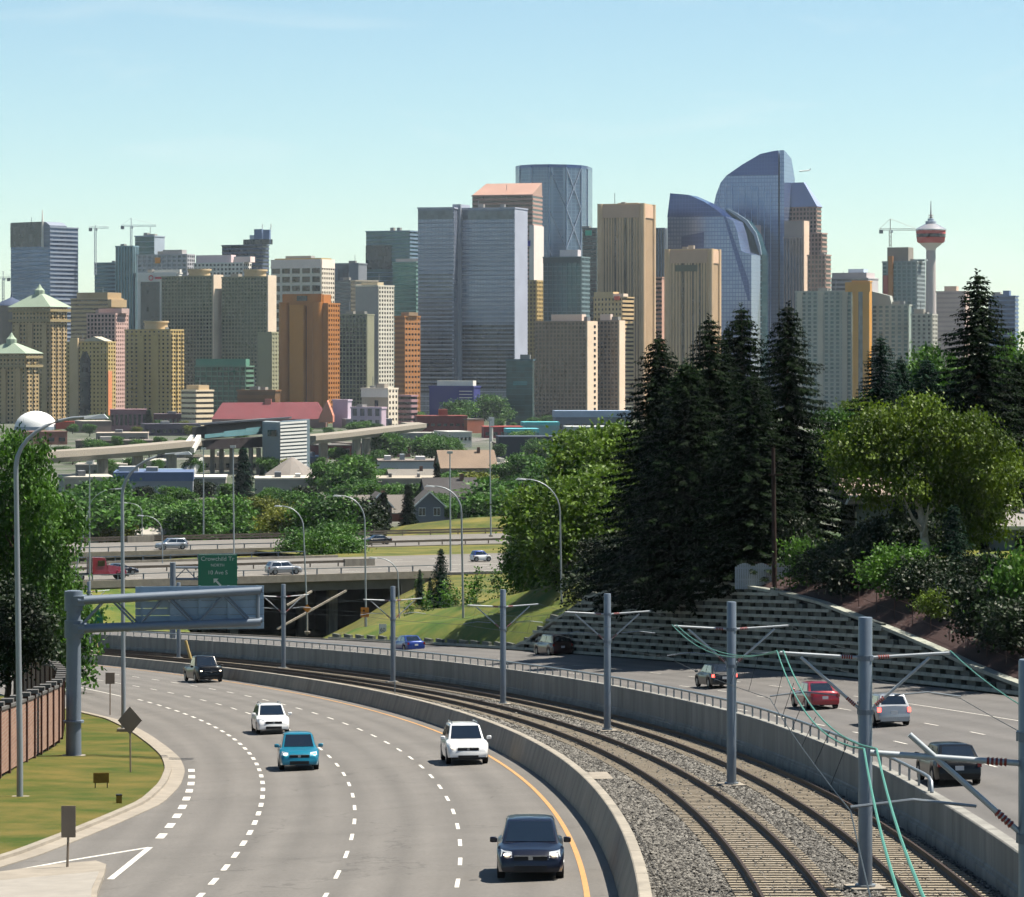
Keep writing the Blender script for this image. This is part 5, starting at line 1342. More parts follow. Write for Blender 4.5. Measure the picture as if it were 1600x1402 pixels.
# dome tent
p = FP(56, 668, 2080); t = thing('dome_tent', 'white domed tent in front of the yellow condo towers', 'tent', p)
r0 = 33 * 2080 / F
MB().lathe([(r0 * math.cos(a), r0 * .78 * math.sin(a)) for a in [R(q) for q in (0, 15, 30, 45, 60, 75, 85)]], p, 24).build('membrane', M('tent_white', '#e8eaea', rough=.6, var=.03, scale=.1), t, smooth=60)
MB().lathe([(r0 * 1.02, -3), (r0 * 1.02, .6)], p, 24).build('base_ring', wallm('8fa0b0'), t); MB().box((p.x + r0 + 6, p.y, p.z + 1.5), (6, 5, 2.5)).build('entrance', M('tent_red', '#b5432c', var=.1), t)
# pylon sign
p = FP(768, 690, 1700); t = thing('pylon_sign', 'slim white pylon sign rising above the low red shops', 'pylon', p)
MB().tube([p, FP(768, 668, 1700)], .8, 8).build('mast', WHITE, t); q = FP(768, 659, 1700); MB().box(q, (1.4, .8, 2.4)).build('panel', TRW, t)

# ---------------------------------------------------------------- elevated line and station
def slab(pts, wd, h, m, t, nm):
    pts = [Vector(p) for p in pts]
    for a, b in zip(pts[:-1], pts[1:]):
        d = (b - a); d.z = 0; d.normalize(); n = Vector((-d.y, d.x, 0)) * wd / 2; z = Vector((0, 0, h))
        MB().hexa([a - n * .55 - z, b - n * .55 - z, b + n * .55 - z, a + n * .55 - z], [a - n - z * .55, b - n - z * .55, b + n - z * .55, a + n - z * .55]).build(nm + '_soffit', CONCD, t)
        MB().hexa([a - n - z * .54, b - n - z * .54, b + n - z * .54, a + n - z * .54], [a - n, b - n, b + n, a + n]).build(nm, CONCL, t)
t = thing('elevated_guideway', 'pale concrete elevated rail guideway left of the station', 'guideway', FP(200, 715, 1080))
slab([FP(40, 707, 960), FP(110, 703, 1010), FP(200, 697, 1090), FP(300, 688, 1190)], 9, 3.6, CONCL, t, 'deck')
for px, Y in ((160, 1050), (215, 1105), (268, 1160)):
    p = FP(px, 700, Y); MB().box((p.x, p.y, (p.z + floor(Y)) / 2 - 2), (1.6, 1.2, (p.z - floor(Y)) / 2), .4).build('pier', CONC, t)
t = thing('elevated_guideway', 'pale concrete elevated rail guideway curving away right of the station', 'guideway', FP(560, 690, 1350))
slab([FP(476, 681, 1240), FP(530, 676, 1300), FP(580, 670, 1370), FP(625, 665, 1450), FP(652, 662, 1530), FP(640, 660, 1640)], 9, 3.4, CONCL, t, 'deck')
for px, Y in ((505, 1275), (557, 1335), (572, 1360), (608, 1420), (640, 1500)):
    p = FP(px, 676, Y); MB().box((p.x, p.y, (p.z + floor(Y)) / 2 - 2.5), (1.5, 1.2, (p.z - floor(Y)) / 2), .4).build('pier', CONC, t)
SY = 1200.0
t = thing('rail_station', 'elevated rail station with curved dark roof and louvred white end tower', 'station', FP(380, 740, SY))
BRN = M('station_shell', '#77706a', rough=.6, metal=.2, var=.06); CYG = M('station_glass', '#7fb0b8', rough=.15, metal=.3, var=.1, scale=.3)
def q4(px0, px1, ya0, ya1, yb0, yb1, Y0, Y1, dep, nm, m):
    a0, a1, b0, b1 = FP(px0, ya0, Y0), FP(px1, ya1, Y1), FP(px0, yb0, Y0), FP(px1, yb1, Y1); n = Vector((0, dep, 0))
    return MB().hexa([b0, b1, b1 + n, b0 + n], [a0, a1, a1 + n, a0 + n]).build(nm, m, t)
a, b = FP(318, 676, 1190), FP(412, 668, 1225)
rws = []
for k in range(9):
    e = R(-20 + 25 * k); rws.append([Vector((p.x, p.y + 7 - 8 * math.cos(e), p.z - 1 + 4.6 * math.sin(e))) for p in (a, a.lerp(b, .5), b)])
MB().grid(rws).build('shell', BRN, t, smooth=40, flip=False)
q4(310, 452, 662, 652, 664.5, 654.5, 1180, 1228, 14, 'roof', M('station_roof', '#3c4046', rough=.5, var=.05))
q4(350, 412, 674, 668, 683, 678, 1180, 1205, 1, 'glass_band', CYG); q4(384, 412, 669.5, 666.5, 674, 672, 1180.5, 1205, 1, 'glass_band', CYG)
q4(320, 350, 679, 676, 685, 682, 1180, 1190, 1, 'glass_band', CYG)
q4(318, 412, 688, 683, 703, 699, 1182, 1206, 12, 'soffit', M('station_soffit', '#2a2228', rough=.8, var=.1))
q4(300, 322, 668, 666, 686, 684, 1184, 1190, 13, 'entry_frame', DARK)
q4(410, 437, 659, 660, 740, 744, 1196, 1186, 16, 'tower_wall', M('station_panel', '#9aa3a8', rough=.6, var=.05))
q4(437, 480, 659, 656, 744, 735, 1186, 1200, 16, 'tower_end', M('station_end', '#5d6f7c', rough=.4, var=.05))
for k in range(13):
    y = 660 + 5.6 * k; q4(438, 479.5, y, y - 3 * .9, y + 3.2, y + 3.2 - 3 * .9, 1185, 1199, .6, 'louvre', TRW)
q4(418, 432, 672, 672, 682, 682, 1189, 1187, .5, 'tower_window', WIN)
for px in (332, 346, 362, 378, 392, 404):
    p = FP(px, 700, 1200); MB().tube([(p.x, p.y, floor(1200) - 1), p], .9, 10).build('column', CONCL, t, smooth=60)
for k in range(2):
    MB().beam(FP(286 + 14 * k, 704, 1170), FP(301 + 10 * k, 684, 1182), 1.6, 2.2).build('stair', TRW, t); MB().beam(FP(288 + 12 * k, 740, 1172), FP(306 + 8 * k, 716, 1178), 1.6, 2.2).build('stair', TRW, t)
MB().beam(FP(284, 712, 1172), FP(312, 712, 1178), 3, 1).build('stair_landing', CONC, t)
p = FP(456, 742, 1150); t = thing('pavilion', 'low pavilion with conical grey roof at the foot of the station tower', 'pavilion', (p.x, p.y, floor(1150)))
MB().lathe([(8, floor(1150) - 1 - p.z), (8, 0)], p, 12).build('wall', wallm('6a6460'), t); MB().lathe([(10, 0), (9.6, .3), (.8, 6.2), (.3, 6.4)], p, 12).build('roof', roofm('86807a'), t)
# ---------------------------------------------------------------- more roofs of the valley floor
for i, (lab, x0, x1, yt, yb, wall, roof, wn) in enumerate((
 ('grey roofed workshop under the left guideway', 118, 196, 728, 742, '8a8680', '9c988e', 6),
 ('white shed with dark door under the left guideway pier', 200, 262, 722, 734, 'b0aca4', 'c6c2b8', 4),
 ('long brown low block beyond the left guideway', 118, 250, 690, 702, '6e6058', '7a706a', 14),
 ('dark purple low shop row beyond the left guideway', 226, 312, 664, 680, '54485a', '4a4654', 10),
 ('pale yard wall below the pink building', 150, 230, 678, 690, '9a8f88', 'b4a698', 5),
 ('slate roofed house left of the station stairs', 254, 300, 700, 714, '6c6a70', '5c5c64', 4),
 ('beige depot behind the station columns', 318, 404, 716, 734, '98907e', 'a89c88', 8),
 ('small blue roofed kiosk right of the station tower', 484, 512, 716, 730, '6a7a8c', '5d7898', 3),
 ('cream shop left of the maroon shop row', 470, 500, 700, 714, 'b0a48e', 'beb4a0', 4),
 ('grey flat block behind the curving guideway', 540, 612, 656, 668, '82808a', '8f8c94', 10),
 ('brown brick shop right of the white pylon', 776, 806, 694, 708, '7a5648', '6a625c', 4),
 ('pale roofed shed between trees right of the brown terrace', 776, 822, 726, 740, '9c9890', 'b8b2a6', 4),
 ('grey garage roof left of the hip roofed house', 366, 424, 800, 818, '8a8880', '94908a', 3),
 ('long white depot left of the blue container', 100, 176, 748, 768, 'a8a69e', 'b8b4aa', 6),
 ('dark roofed cottage behind the grey house row', 560, 596, 756, 776, '6a6460', '4e4a48', 2),
 ('lilac grey block below the purple parkade', 600, 650, 648, 662, '7c6c7c', '8a7c88', 8),
 ('brick red low range left of the red roofed hall', 240, 330, 648, 664, '6a4048', '5c4a54', 12),
 ('tan annex at the foot of the brown tower', 430, 500, 648, 660, '8a7454', '94805e', 8))):
    low('low_building', lab, x0, x1, yt, yb, wall, roof, th=5 + (i * 7) % 14, dep=24, windows=(wn, .3, .62), pent=[(.2 + .04 * (i % 5), .34 + .04 * (i % 5), 1.6, ('b0b0ac', '7a7e84', 'c8c4ba')[i % 3])])
# streets on the valley floor
for lab, pts, wd in (('street_near', [(40, 742, 1180), (330, 735, 1240), (620, 728, 1290), (900, 724, 1330)], 12), ('street_far', [(0, 690, 1760), (420, 686, 1830), (900, 683, 1890)], 16), ('street_cross', [(560, 716, 1400), (720, 690, 1760), (840, 672, 2100)], 12)):
    q = []
    for px, py, Y in pts: p = FP(px, py, Y); q.append(Vector((p.x, p.y, floor(p.y) - .3)))
    o_ = ribbon(None, q, wd, ROADO, lab); o_['kind'] = 'structure'
# ---------------------------------------------------------------- trees of the valley
fA = crown('valley_crown_a', blobs(11, 4.2, 4.6, 6.2, 41, .9, .38), 300, 30, .55, .6, 51)
fB = crown('valley_crown_b', blobs(12, 4.0, 5.6, 7.0, 42, .9, .36), 300, 30, .55, .6, 52)
fC = crown('valley_crown_c', blobs(10, 4.8, 3.8, 5.2, 43, .9, .38), 280, 30, .58, .62, 53)
fS = spruce_mesh('valley_spruce', 14, 3.0, 54, .5, .8)
fT = MB().tube([(0, 0, -1), (0, 0, 6)], [.35, .15], 6).mesh('valley_trunk')
CR = [fA, fB, fC]; HT = [10.8, 12.6, 9.0]
g = random.Random(5)
def ftree(lab, px, pyt, pyb, m, k=0, Y=None, wide=1.0, grp=None, spruce=False, rz=None):
    Y = Y or Yof(pyb); zb = floor(Y) - .5; zt = (EYE - pyt) * Y / F
    h = max(2, zt - zb); me = fS if spruce else CR[k]; h0 = 14 if spruce else HT[k]; s = h / h0
    return tree('spruce_tree' if spruce else 'valley_tree', lab, ((px - 800) * Y / F, Y, zb), fT, me, m, BARK, grp, g.uniform(0, 6.28) if rz is None else rz, (s * wide, s * wide, s))
for lab, px, pyt, pyb, m, k, Y, wd, sp in (
    ('largest round tree in the middle of the valley left of the white warehouse', 548, 702, 760, LF4, 0, 900, 1.25, False),
    ('lower bright tree in front of the largest round valley tree', 570, 745, 790, LF4, 2, 860, 1.2, False),
    ('tree with dark crown left of the largest round valley tree', 508, 715, 765, LF4, 1, 930, 1.0, False),
    ('dark spruce between the station columns and the tower', 380, 698, 780, SPRB, 0, 900, 1.1, True),
    ('dark spruce in front of the louvred station tower', 410, 728, 780, SPRB, 0, 950, .9, True),
    ('dark conifer in front of the dark gabled house', 600, 768, 820, SPR, 0, 700, 1.0, True),
    ('dark conifer between the two gabled houses', 638, 755, 820, SPR, 0, 720, 1.0, True),
    ('slender dark conifer behind the gabled houses', 683, 722, 800, SPR, 0, 820, .8, True),
    ('dark conifer right of the white trimmed gables', 720, 790, 826, SPR, 0, 690, 1.0, True),
    ('yellow green tree behind the far overpass below the station', 415, 768, 830, LF5, 1, 680, 1.2, False),
    ('tall tree by the elevated station beyond the sign', 345, 765, 830, LF4, 0, 660, 1.2, False),
    ('bushy tree on the far road left of the green sign', 300, 778, 835, LF4, 0, 650, 1.3, False),
    ('bushy tree right of the far overpass pole', 265, 785, 835, LF4, 2, 660, 1.2, False),
    ('bright tree beside the large left tree beyond the overpass', 158, 735, 830, LF4, 1, 680, 1.25, False),
    ('second bright tree right of the large left tree', 195, 765, 832, LF4, 0, 690, 1.1, False),
    ('third green tree left of the far overpass lamp', 130, 760, 835, LF4, 2, 640, 1.5, False),
    ('yellowish shrub tree behind the minivan lamps', 178, 798, 836, LF5, 2, 640, .9, False),
    ('wide tree right of the gabled houses', 800, 740, 820, LF4, 0, 660, 1.5, False),
    ('tall tree behind the far road end near the light pole', 760, 760, 830, LF4, 1, 640, 1.3, False),
    ('dark conifer left of the big bright tree', 818, 752, 830, SPR, 0, 620, 1.0, True),
    ('bright tree in front of the navy warehouse', 826, 700, 770, LF4, 1, 900, 1.2, False),
    ('tree in front of the turquoise roofs', 862, 712, 770, LF4, 0, 880, 1.3, False),
    ('tree beside the navy warehouse right end', 905, 690, 760, LF4, 1, 860, 1.3, False),
    ('tall tree just left of the spruce group', 940, 660, 760, LF1, 1, 560, 1.0, False),
    ('tree below the red brick flat building', 675, 676, 712, LF4, 2, 1350, 1.2, False),
    ('tree left of the white parapet office', 710, 680, 712, LF4, 0, 1370, 1.0, False),
    ('tree under the end of the curving guideway', 606, 672, 706, LF4, 2, 1380, 1.1, False),
    ('row tree at the foot of the navy box building', 715, 620, 660, LF4, 0, 2150, 1.3, False),
    ('row tree left of the dark teal office', 770, 612, 655, LF4, 0, 2250, 1.3, False),
    ('shaggy tree beside the brown terrace roof', 752, 732, 790, LF5, 0, 880, 1.4, False),
    ('tree between brown terrace and leafy hillside', 790, 715, 780, LF4, 1, 900, 1.2, False),
    ('dark tree by the dome tent', 232, 640, 668, SPR, 0, 2000, 1.4, True),
    ('dark round tree left of the beige roof warehouse', 460, 762, 812, LF4, 0, 800, 1.3, False)):
    ftree(lab, px, pyt, pyb, m, k, Y, wd, None, sp)
# rows of trees that look alike
ORD = ['leftmost', 'second from the left', 'third from the left', 'fourth from the left', 'fifth from the left', 'sixth from the left', 'seventh from the left', 'eighth from the left', 'ninth from the left', 'tenth from the left', 'eleventh from the left', 'twelfth from the left', 'thirteenth from the left', 'fourteenth from the left', 'fifteenth from the left', 'rightmost']
def scatter(n, lab, grp, x0, x1, y0, y1, h0, h1, ms, seed, wide=(1, 1.5)):
    r = random.Random(seed)
    for i in range(n):
        px = x0 + (x1 - x0) * (i + r.uniform(.1, .9)) / n; pyb = r.uniform(y0, y1); Y = Yof(pyb)
        ftree(lab + ', ' + (ORD[i] if i < n - 1 else 'rightmost'), px, pyb - r.uniform(h0, h1), pyb, r.choice(ms), r.randrange(3), Y, r.uniform(*wide), grp)
scatter(16, 'green tree in the row just behind the far overpass', 'trees behind the far overpass', 100, 470, 826, 836, 36, 58, [LF4, LF4, LF2], 1)
scatter(15, 'leafy shrub tree directly behind the guard rail of the far overpass', 'shrub trees at the far guard rail', 90, 560, 845, 856, 30, 46, [LF4, LF2, LF4], 31, (1.2, 1.8))
scatter(12, 'green tree among the gabled houses right of the sign', 'trees among the houses', 480, 800, 790, 820, 30, 52, [LF4, LF4, LF2], 2)
scatter(10, 'tree in the leafy strip left of the bright hillside tree', 'trees left of the hillside', 740, 960, 770, 812, 40, 64, [LF4, LF2], 3)
scatter(12, 'small tree near the elevated guideway piers', 'trees by the guideway', 100, 660, 722, 745, 18, 30, [LF4, LF4, LF5], 4)
scatter(16, 'tiny street tree along the foot of the downtown towers', 'street trees at the towers', 600, 880, 655, 664, 12, 22, [LF4, LF5, LF4], 6, (1.2, 1.9))
scatter(12, 'tiny tree left of the station below the condo towers', 'trees below the condo towers', 60, 320, 668, 686, 14, 26, [LF4, LF4, LF5], 8, (1.1, 1.7))
scatter(9, 'tree in front of the turquoise and navy roofs', 'trees before the turquoise roofs', 770, 985, 700, 745, 24, 40, [LF4, LF2], 9)
scatter(7, 'small tree under the beige parkade', 'trees below the parkade', 770, 900, 664, 676, 12, 20, [LF4], 10, (1.2, 1.8))
# bushes by the far road
for i, (lab, px, py, Y, sc, m) in enumerate((('broad bush beside the far road left of the dark sedan', 520, 868, 492, 2.3, LF4), ('low bush between the two overpasses', 470, 872, 490, 2.0, LF4), ('second low bush between the two overpasses', 500, 876, 476, 1.8, LF2), ('round bush at the end of the far parapet', 540, 872, 480, 1.6, LF4),
    ('dense hedge behind the far road guard rail', 520, 832, 545, 3.0, LF4), ('brownish bush at the right end of the hedge', 560, 832, 548, 2.6, LF6), ('hedge bush left of the dense hedge', 480, 834, 546, 2.4, LF4), ('leftmost hedge bush below the pale hip roof', 440, 836, 548, 2.2, LF5))):
    put_tree('bush', lab, px, py, Y, bT, busB, m, sc=(sc, sc, sc * .95), rz=i * .9, cat='bush')
# saplings and small conifers on the embankment
sap = crown('sapling_crown', [(0, 0, 2.6, .55, .55, 1.5), (0, 0, 3.6, .35, .35, .9)], 26, 16, .2, .22, 61, shell=.2); sapT = MB().tube([(0, 0, -.3), (0, 0, 3.8)], [.05, .015], 5).mesh('sapling_stem')
for i, (px, py, k, lab) in enumerate(((640, 1000, .8, 'thin sapling on the embankment nearest the blue sedan'), (667, 1001, .9, 'thin sapling second right of the blue sedan'), (697, 1003, 1.1, 'thin sapling just left of the tall embankment lamp'), (712, 985, .9, 'sapling higher up the embankment behind the lamp'), (733, 1006, 1.1, 'thin sapling just right of the tall embankment lamp'), (745, 985, 1.25, 'tall sapling right of the embankment lamp'), (778, 982, 1.3, 'sapling behind the catenary pole by the leafy tree'), (655, 962, .9, 'sapling left of the two small conifers'))):
    Y = 318 - (1004 - py) * .0 + (1004 - py) * 1.6
    put_tree('sapling', lab, px, py, Y, sapT, sap, LF2, sc=k * 1.25, rz=i, cat='sapling')
for px, pyt, pyb, Y, k, lab in ((689, 858, 948, 360, 1.0, 'taller small conifer on the grass embankment'), (656, 890, 945, 362, .7, 'slimmer small conifer left of the taller one on the embankment'), (672, 902, 946, 365, .8, 'shortest small conifer on the embankment between the others')):
    b = FP(px, pyb, Y); h = (pyb - pyt) * Y / F; tree('spruce_tree', lab, b, spTs, sprS, SPRB, BARK, None, px, (h / 7 * k, h / 7 * k, h / 7))
scatter(14, 'small tree under the elevated guideway left of the station', 'trees under the left guideway', 90, 320, 700, 724, 14, 26, [LF4, LF4, LF2], 21, (1.1, 1.7))
scatter(12, 'tree behind the station and the curving guideway', 'trees behind the station', 330, 660, 676, 700, 14, 24, [LF4, LF2], 22, (1.1, 1.8))
scatter(14, 'dark tree between the warehouses left of the hip roofed house', 'trees between the warehouses', 100, 480, 770, 800, 24, 40, [LF4, LF2, LF6], 23, (1.1, 1.6))
scatter(12, 'tree around the brown terrace and the white warehouse', 'trees around the brown terrace', 560, 800, 745, 775, 20, 34, [LF4, LF2], 24, (1.1, 1.6))
# ---------------------------------------------------------------- downtown
TH = 24.0
def gdirs(th): a = R(th); return Vector((-math.cos(a), math.sin(a), 0)), Vector((math.sin(a), math.cos(a), 0))
def winmat(name, col, col2, fh=3.6, bw=2.4, rough=.15, metal=.35, line=None, lh=.0, lv=.0, spread=.5, th=TH):
    """glazing: each pane a little lighter or darker; optional mullion lines"""
    if name in MATS: return MATS[name]
    m = M(name, col, rough=rough, metal=metal, var=0, spec=.6)
    n = m.node_tree.nodes; l = m.node_tree.links; b = n['Principled BSDF']
    g = n.new('ShaderNodeNewGeometry'); dl, dr = gdirs(th); ax = dl + dr
    dot = n.new('ShaderNodeVectorMath'); dot.operation = 'DOT_PRODUCT'; dot.inputs[1].default_value = ax; l.new(g.outputs['Position'], dot.inputs[0])
    sz = n.new('ShaderNodeSeparateXYZ'); l.new(g.outputs['Position'], sz.inputs[0])
    def mth(op, a, v=None, s=None):
        q = n.new('ShaderNodeMath'); q.operation = op; l.new(a, q.inputs[0])
        if v is not None: q.inputs[1].default_value = v
        if s is not None: l.new(s, q.inputs[1])
        return q.outputs[0]
    u = mth('DIVIDE', dot.outputs['Value'], bw); v = mth('DIVIDE', sz.outputs[2], fh)
    c = n.new('ShaderNodeCombineXYZ'); l.new(mth('FLOOR', u), c.inputs[0]); l.new(mth('FLOOR', v), c.inputs[1])
    w = n.new('ShaderNodeTexWhiteNoise'); l.new(c.outputs[0], w.inputs[0])
    # broad patches, as in reflections of other towers
    nz = n.new('ShaderNodeTexNoise'); nz.inputs['Scale'].default_value = .03; nz.inputs['Detail'].default_value = 2; l.new(g.outputs['Position'], nz.inputs['Vector'])
    mixf = n.new('ShaderNodeMath'); mixf.operation = 'MULTIPLY_ADD'; mixf.inputs[1].default_value = spread; l.new(w.outputs[0], mixf.inputs[0])
    n2 = n.new('ShaderNodeMath'); n2.operation = 'MULTIPLY_ADD'; n2.inputs[1].default_value = 1.2; n2.inputs[2].default_value = -.6 + (1 - spread) / 2; l.new(nz.outputs[0], n2.inputs[0]); l.new(n2.outputs[0], mixf.inputs[2])
    mx = n.new('ShaderNodeMix'); mx.data_type = 'RGBA'; mx.inputs[6].default_value = (*srgb(col), 1); mx.inputs[7].default_value = (*srgb(col2), 1); mx.clamp_factor = True
    l.new(mixf.outputs[0], mx.inputs[0]); out = mx.outputs[2]
    if line:
        a = mth('LESS_THAN', mth('FRACT', u), lv); d = mth('LESS_THAN', mth('FRACT', v), lh); k = mth('MAXIMUM', a, None, d)
        m2 = n.new('ShaderNodeMix'); m2.data_type = 'RGBA'; l.new(k, m2.inputs[0]); l.new(out, m2.inputs[6]); m2.inputs[7].default_value = (*srgb(line), 1); out = m2.outputs[2]
    l.new(out, b.inputs['Base Color'])
    return m
G = {'dark': winmat('glass_dark', '#14191e', '#3c4650'), 'blue': winmat('glass_blue', '#3d5578', '#7289b0', metal=.55, rough=.2),
     'teal': winmat('glass_teal', '#24464c', '#4d7a80', metal=.4), 'green': winmat('glass_green', '#15281f', '#3d5848', metal=.3),
     'grey': winmat('glass_grey', '#39424b', '#7d8894', metal=.4), 'brown': winmat('glass_brown', '#221d18', '#5a4d3e'),
     'pale': winmat('glass_pale', '#8795ad', '#b3bccf', metal=.45, rough=.25, line='#737f95', lh=.34, lv=.16, spread=.4),
     'sky': winmat('glass_sky', '#7d93c2', '#a6b6d6', metal=.6, rough=.18, line='#6c80ae', lh=.28, lv=.2, spread=.45),
     'navy': winmat('glass_navy', '#2f4680', '#46609e', metal=.6, rough=.2, line='#5a70a8', lh=.12, lv=.1, spread=.25),
     'bow': winmat('glass_bow', '#4f6684', '#7a90ac', metal=.6, rough=.2, line='#93a4ba', lh=.2, lv=.16, spread=.45),
     'tan': winmat('glass_tan', '#5c4c38', '#a08a66', metal=.3)}
def wl(h): return M('facade_' + h, tuple(min(.8, x * 1.55) for x in srgb('#' + h)), rough=.8, var=.08, scale=.06)
def face(mb, A, d, n, w, z0, z1, st, dep=.45):
    """proud pieces on a wall: A foot corner, d along, n outwards"""
    def ob(u0, u1, v0, v1, q=dep):
        p = lambda u, v, k: (A.x + d.x * u + n.x * k, A.y + d.y * u + n.y * k, v)
        mb.add([p(u0, v0, 0), p(u1, v0, 0), p(u1, v1, 0), p(u0, v1, 0), p(u0, v0, q), p(u1, v0, q), p(u1, v1, q), p(u0, v1, q)], ((4, 5, 6, 7), (0, 1, 5, 4), (1, 2, 6, 5), (2, 3, 7, 6), (3, 0, 4, 7)))
    k = st[0]; H = z1 - z0
    if k in ('bands', 'grid', 'balc'):
        fh, rt = st[1], st[2]; nf = max(1, int(round(H / fh))); fh = H / nf
        for i in range(nf): ob(0, w, z1 - fh * (i + 1) , z1 - fh * (i + 1) + fh * rt)
    if k in ('grid', 'piers', 'balc'):
        bw, pr = (st[3], st[4]) if k != 'piers' else (st[1], st[2]); nb = max(1, int(round(w / bw))); bw = w / nb
        for i in range(nb + 1): ob(max(0, bw * i - bw * pr / 2), min(w, bw * i + bw * pr / 2), z0, z1, dep + .1)
    if k == 'balc':
        nb = max(2, int(round(w / st[3])))
        for i in range(nf):
            for j in range(nb):
                if (j % 2) == 0: ob(w * j / nb + .5, w * (j + 1) / nb - .5, z1 - fh * (i + 1) - .1, z1 - fh * (i + 1) + 1.1, dep + 1.1)
    if k == 'cols':            # list of (u0,u1) solid strips as fractions
        for u0, u1 in st[1]: ob(w * u0, w * u1, z0, z1, dep)
        if len(st) > 2:
            nf = int(H / st[2])
            for i in range(nf): ob(0, w, z0 + H * i / nf, z0 + H * i / nf + st[2] * .35, dep * .6)
    if k == 'plain': ob(0, w, z0, z1, .2)
class T: pass
def tower(name, lab, xl, xc, xr, yt, Y, core, fr, L, Rr, th=TH, yb=None, top=None, cat='tower', cap=None, parent=None, slant=None):
    o = T(); dl, dr = gdirs(th); cx = (xc - 800) / F; o.C = Vector((cx * Y, Y, 0))
    def ln(px, d): k = (px - 800) / F; return (k * o.C.y - o.C.x) / (d.x - k * d.y)
    o.wl = max(.5, ln(xl, dl)); o.wr = max(.5, ln(xr, dr)) if xr > xc + .5 else 18
    o.dl, o.dr, o.Y = dl, dr, Y
    o.z0 = floor(Y) - 2 if yb is None else (EYE - yb) * Y / F; o.z1 = (EYE - yt) * Y / F
    o.px = lambda px: ln(px, dl); o.z = lambda py: (EYE - py) * Y / F
    def pt(u, v, z): p = o.C + dl * u + dr * v; return Vector((p.x, p.y, z))
    o.pt = pt
    t = parent or thing(name, lab, cat, (o.C.x, o.C.y, o.z0)); o.t = t
    b = [pt(0, 0, o.z0), pt(0, o.wr, o.z0), pt(o.wl, o.wr, o.z0), pt(o.wl, 0, o.z0)]
    tz = [o.z1] * 4
    if slant: tz = [o.z1 + q for q in slant]
    MB().hexa(b, [Vector((p.x, p.y, q)) for p, q in zip(b, tz)]).build('core', core, t)
    nL, nR = -dr, -dl
    if fr is not None:
        if L: mb = MB(); face(mb, pt(o.wl, 0, 0), -dl, nL, o.wl, o.z0, o.z1, L); mb.build('facade_left', fr, t, flip=False)
        if Rr: mb = MB(); face(mb, pt(0, 0, 0), dr, nR, o.wr, o.z0, o.z1, Rr); mb.build('facade_right', fr, t, flip=False)
        e = .6; hz = top if top else 1.2
        if not slant: MB().hexa([pt(-e, -e, o.z1 + .02), pt(-e, o.wr + e, o.z1 + .02), pt(o.wl + e, o.wr + e, o.z1 + .02), pt(o.wl + e, -e, o.z1 + .02)], [pt(-e, -e, o.z1 + hz), pt(-e, o.wr + e, o.z1 + hz), pt(o.wl + e, o.wr + e, o.z1 + hz), pt(o.wl + e, -e, o.z1 + hz)]).build('parapet', cap or fr, t)
    o.rng = random.Random(int(xl * 7 + xc))
    def bx(nm, u0, u1, v0, v1, z0, z1, m): return MB().hexa([pt(u0, v0, z0), pt(u0, v1, z0), pt(u1, v1, z0), pt(u1, v0, z0)], [pt(u0, v0, z1), pt(u0, v1, z1), pt(u1, v1, z1), pt(u1, v0, z1)]).build(nm, m, t)
    o.bx = bx
    def roofbox(px0, px1, py, m, v0=.2, v1=.8, nm='penthouse'): return bx(nm, o.px(px1), o.px(px0), o.wr * v0, o.wr * v1, o.z1 + (top or 1.2) + .05, o.z(py), m)
    o.roofbox = roofbox
    def fpanel(nm, px0, px1, py0, py1, m, off=.7): return bx(nm, o.px(px1), o.px(px0), -off, -.05, o.z(py1), o.z(py0), m)
    o.fp = fpanel
    def rpanel(nm, f0, f1, py0, py1, m, off=.7): return bx(nm, -off, -.05, o.wr * f0, o.wr * f1, o.z(py1), o.z(py0), m)
    o.rp = rpanel
    for k in range(3): M('roof_plant_' + 'abc'[k], ('#8a8a86', '#a39c92', '#6e747a')[k], var=.1)
    if fr is not None and not slant and parent is None and o.wl > 14:
        g_ = o.rng
        for k in range(g_.choice((1, 2, 2, 3))):
            u0 = o.wl * g_.uniform(.06, .7); w_ = g_.uniform(3, 8); v0 = o.wr * g_.uniform(.15, .5)
            bx('rooftop_unit', u0, u0 + w_, v0, v0 + g_.uniform(3, 6), o.z1 + (top or 1.2) - .3, o.z1 + (top or 1.2) + g_.uniform(1.2, 3.6), M('roof_plant_' + 'abc'[k], ('#8a8a86', '#a39c92', '#6e747a')[k], var=.1))
        if g_.random() < .5:
            u0 = o.wl * g_.uniform(.2, .8); MB().tube([pt(u0, o.wr * .4, o.z1), pt(u0, o.wr * .4, o.z1 + g_.uniform(6, 12))], .25, 4).build('antenna', M('roof_plant_c'), t)
    return o
GR = ('grid', 3.6, .42, 3.4, .35); BA = ('bands', 3.8, .5); PI = ('piers', 3.0, .45)
TAN, CRM, WHT, GRY = wl('a8925f'), wl('b09a78'), wl('c6c2ba'), wl('8b8f94')
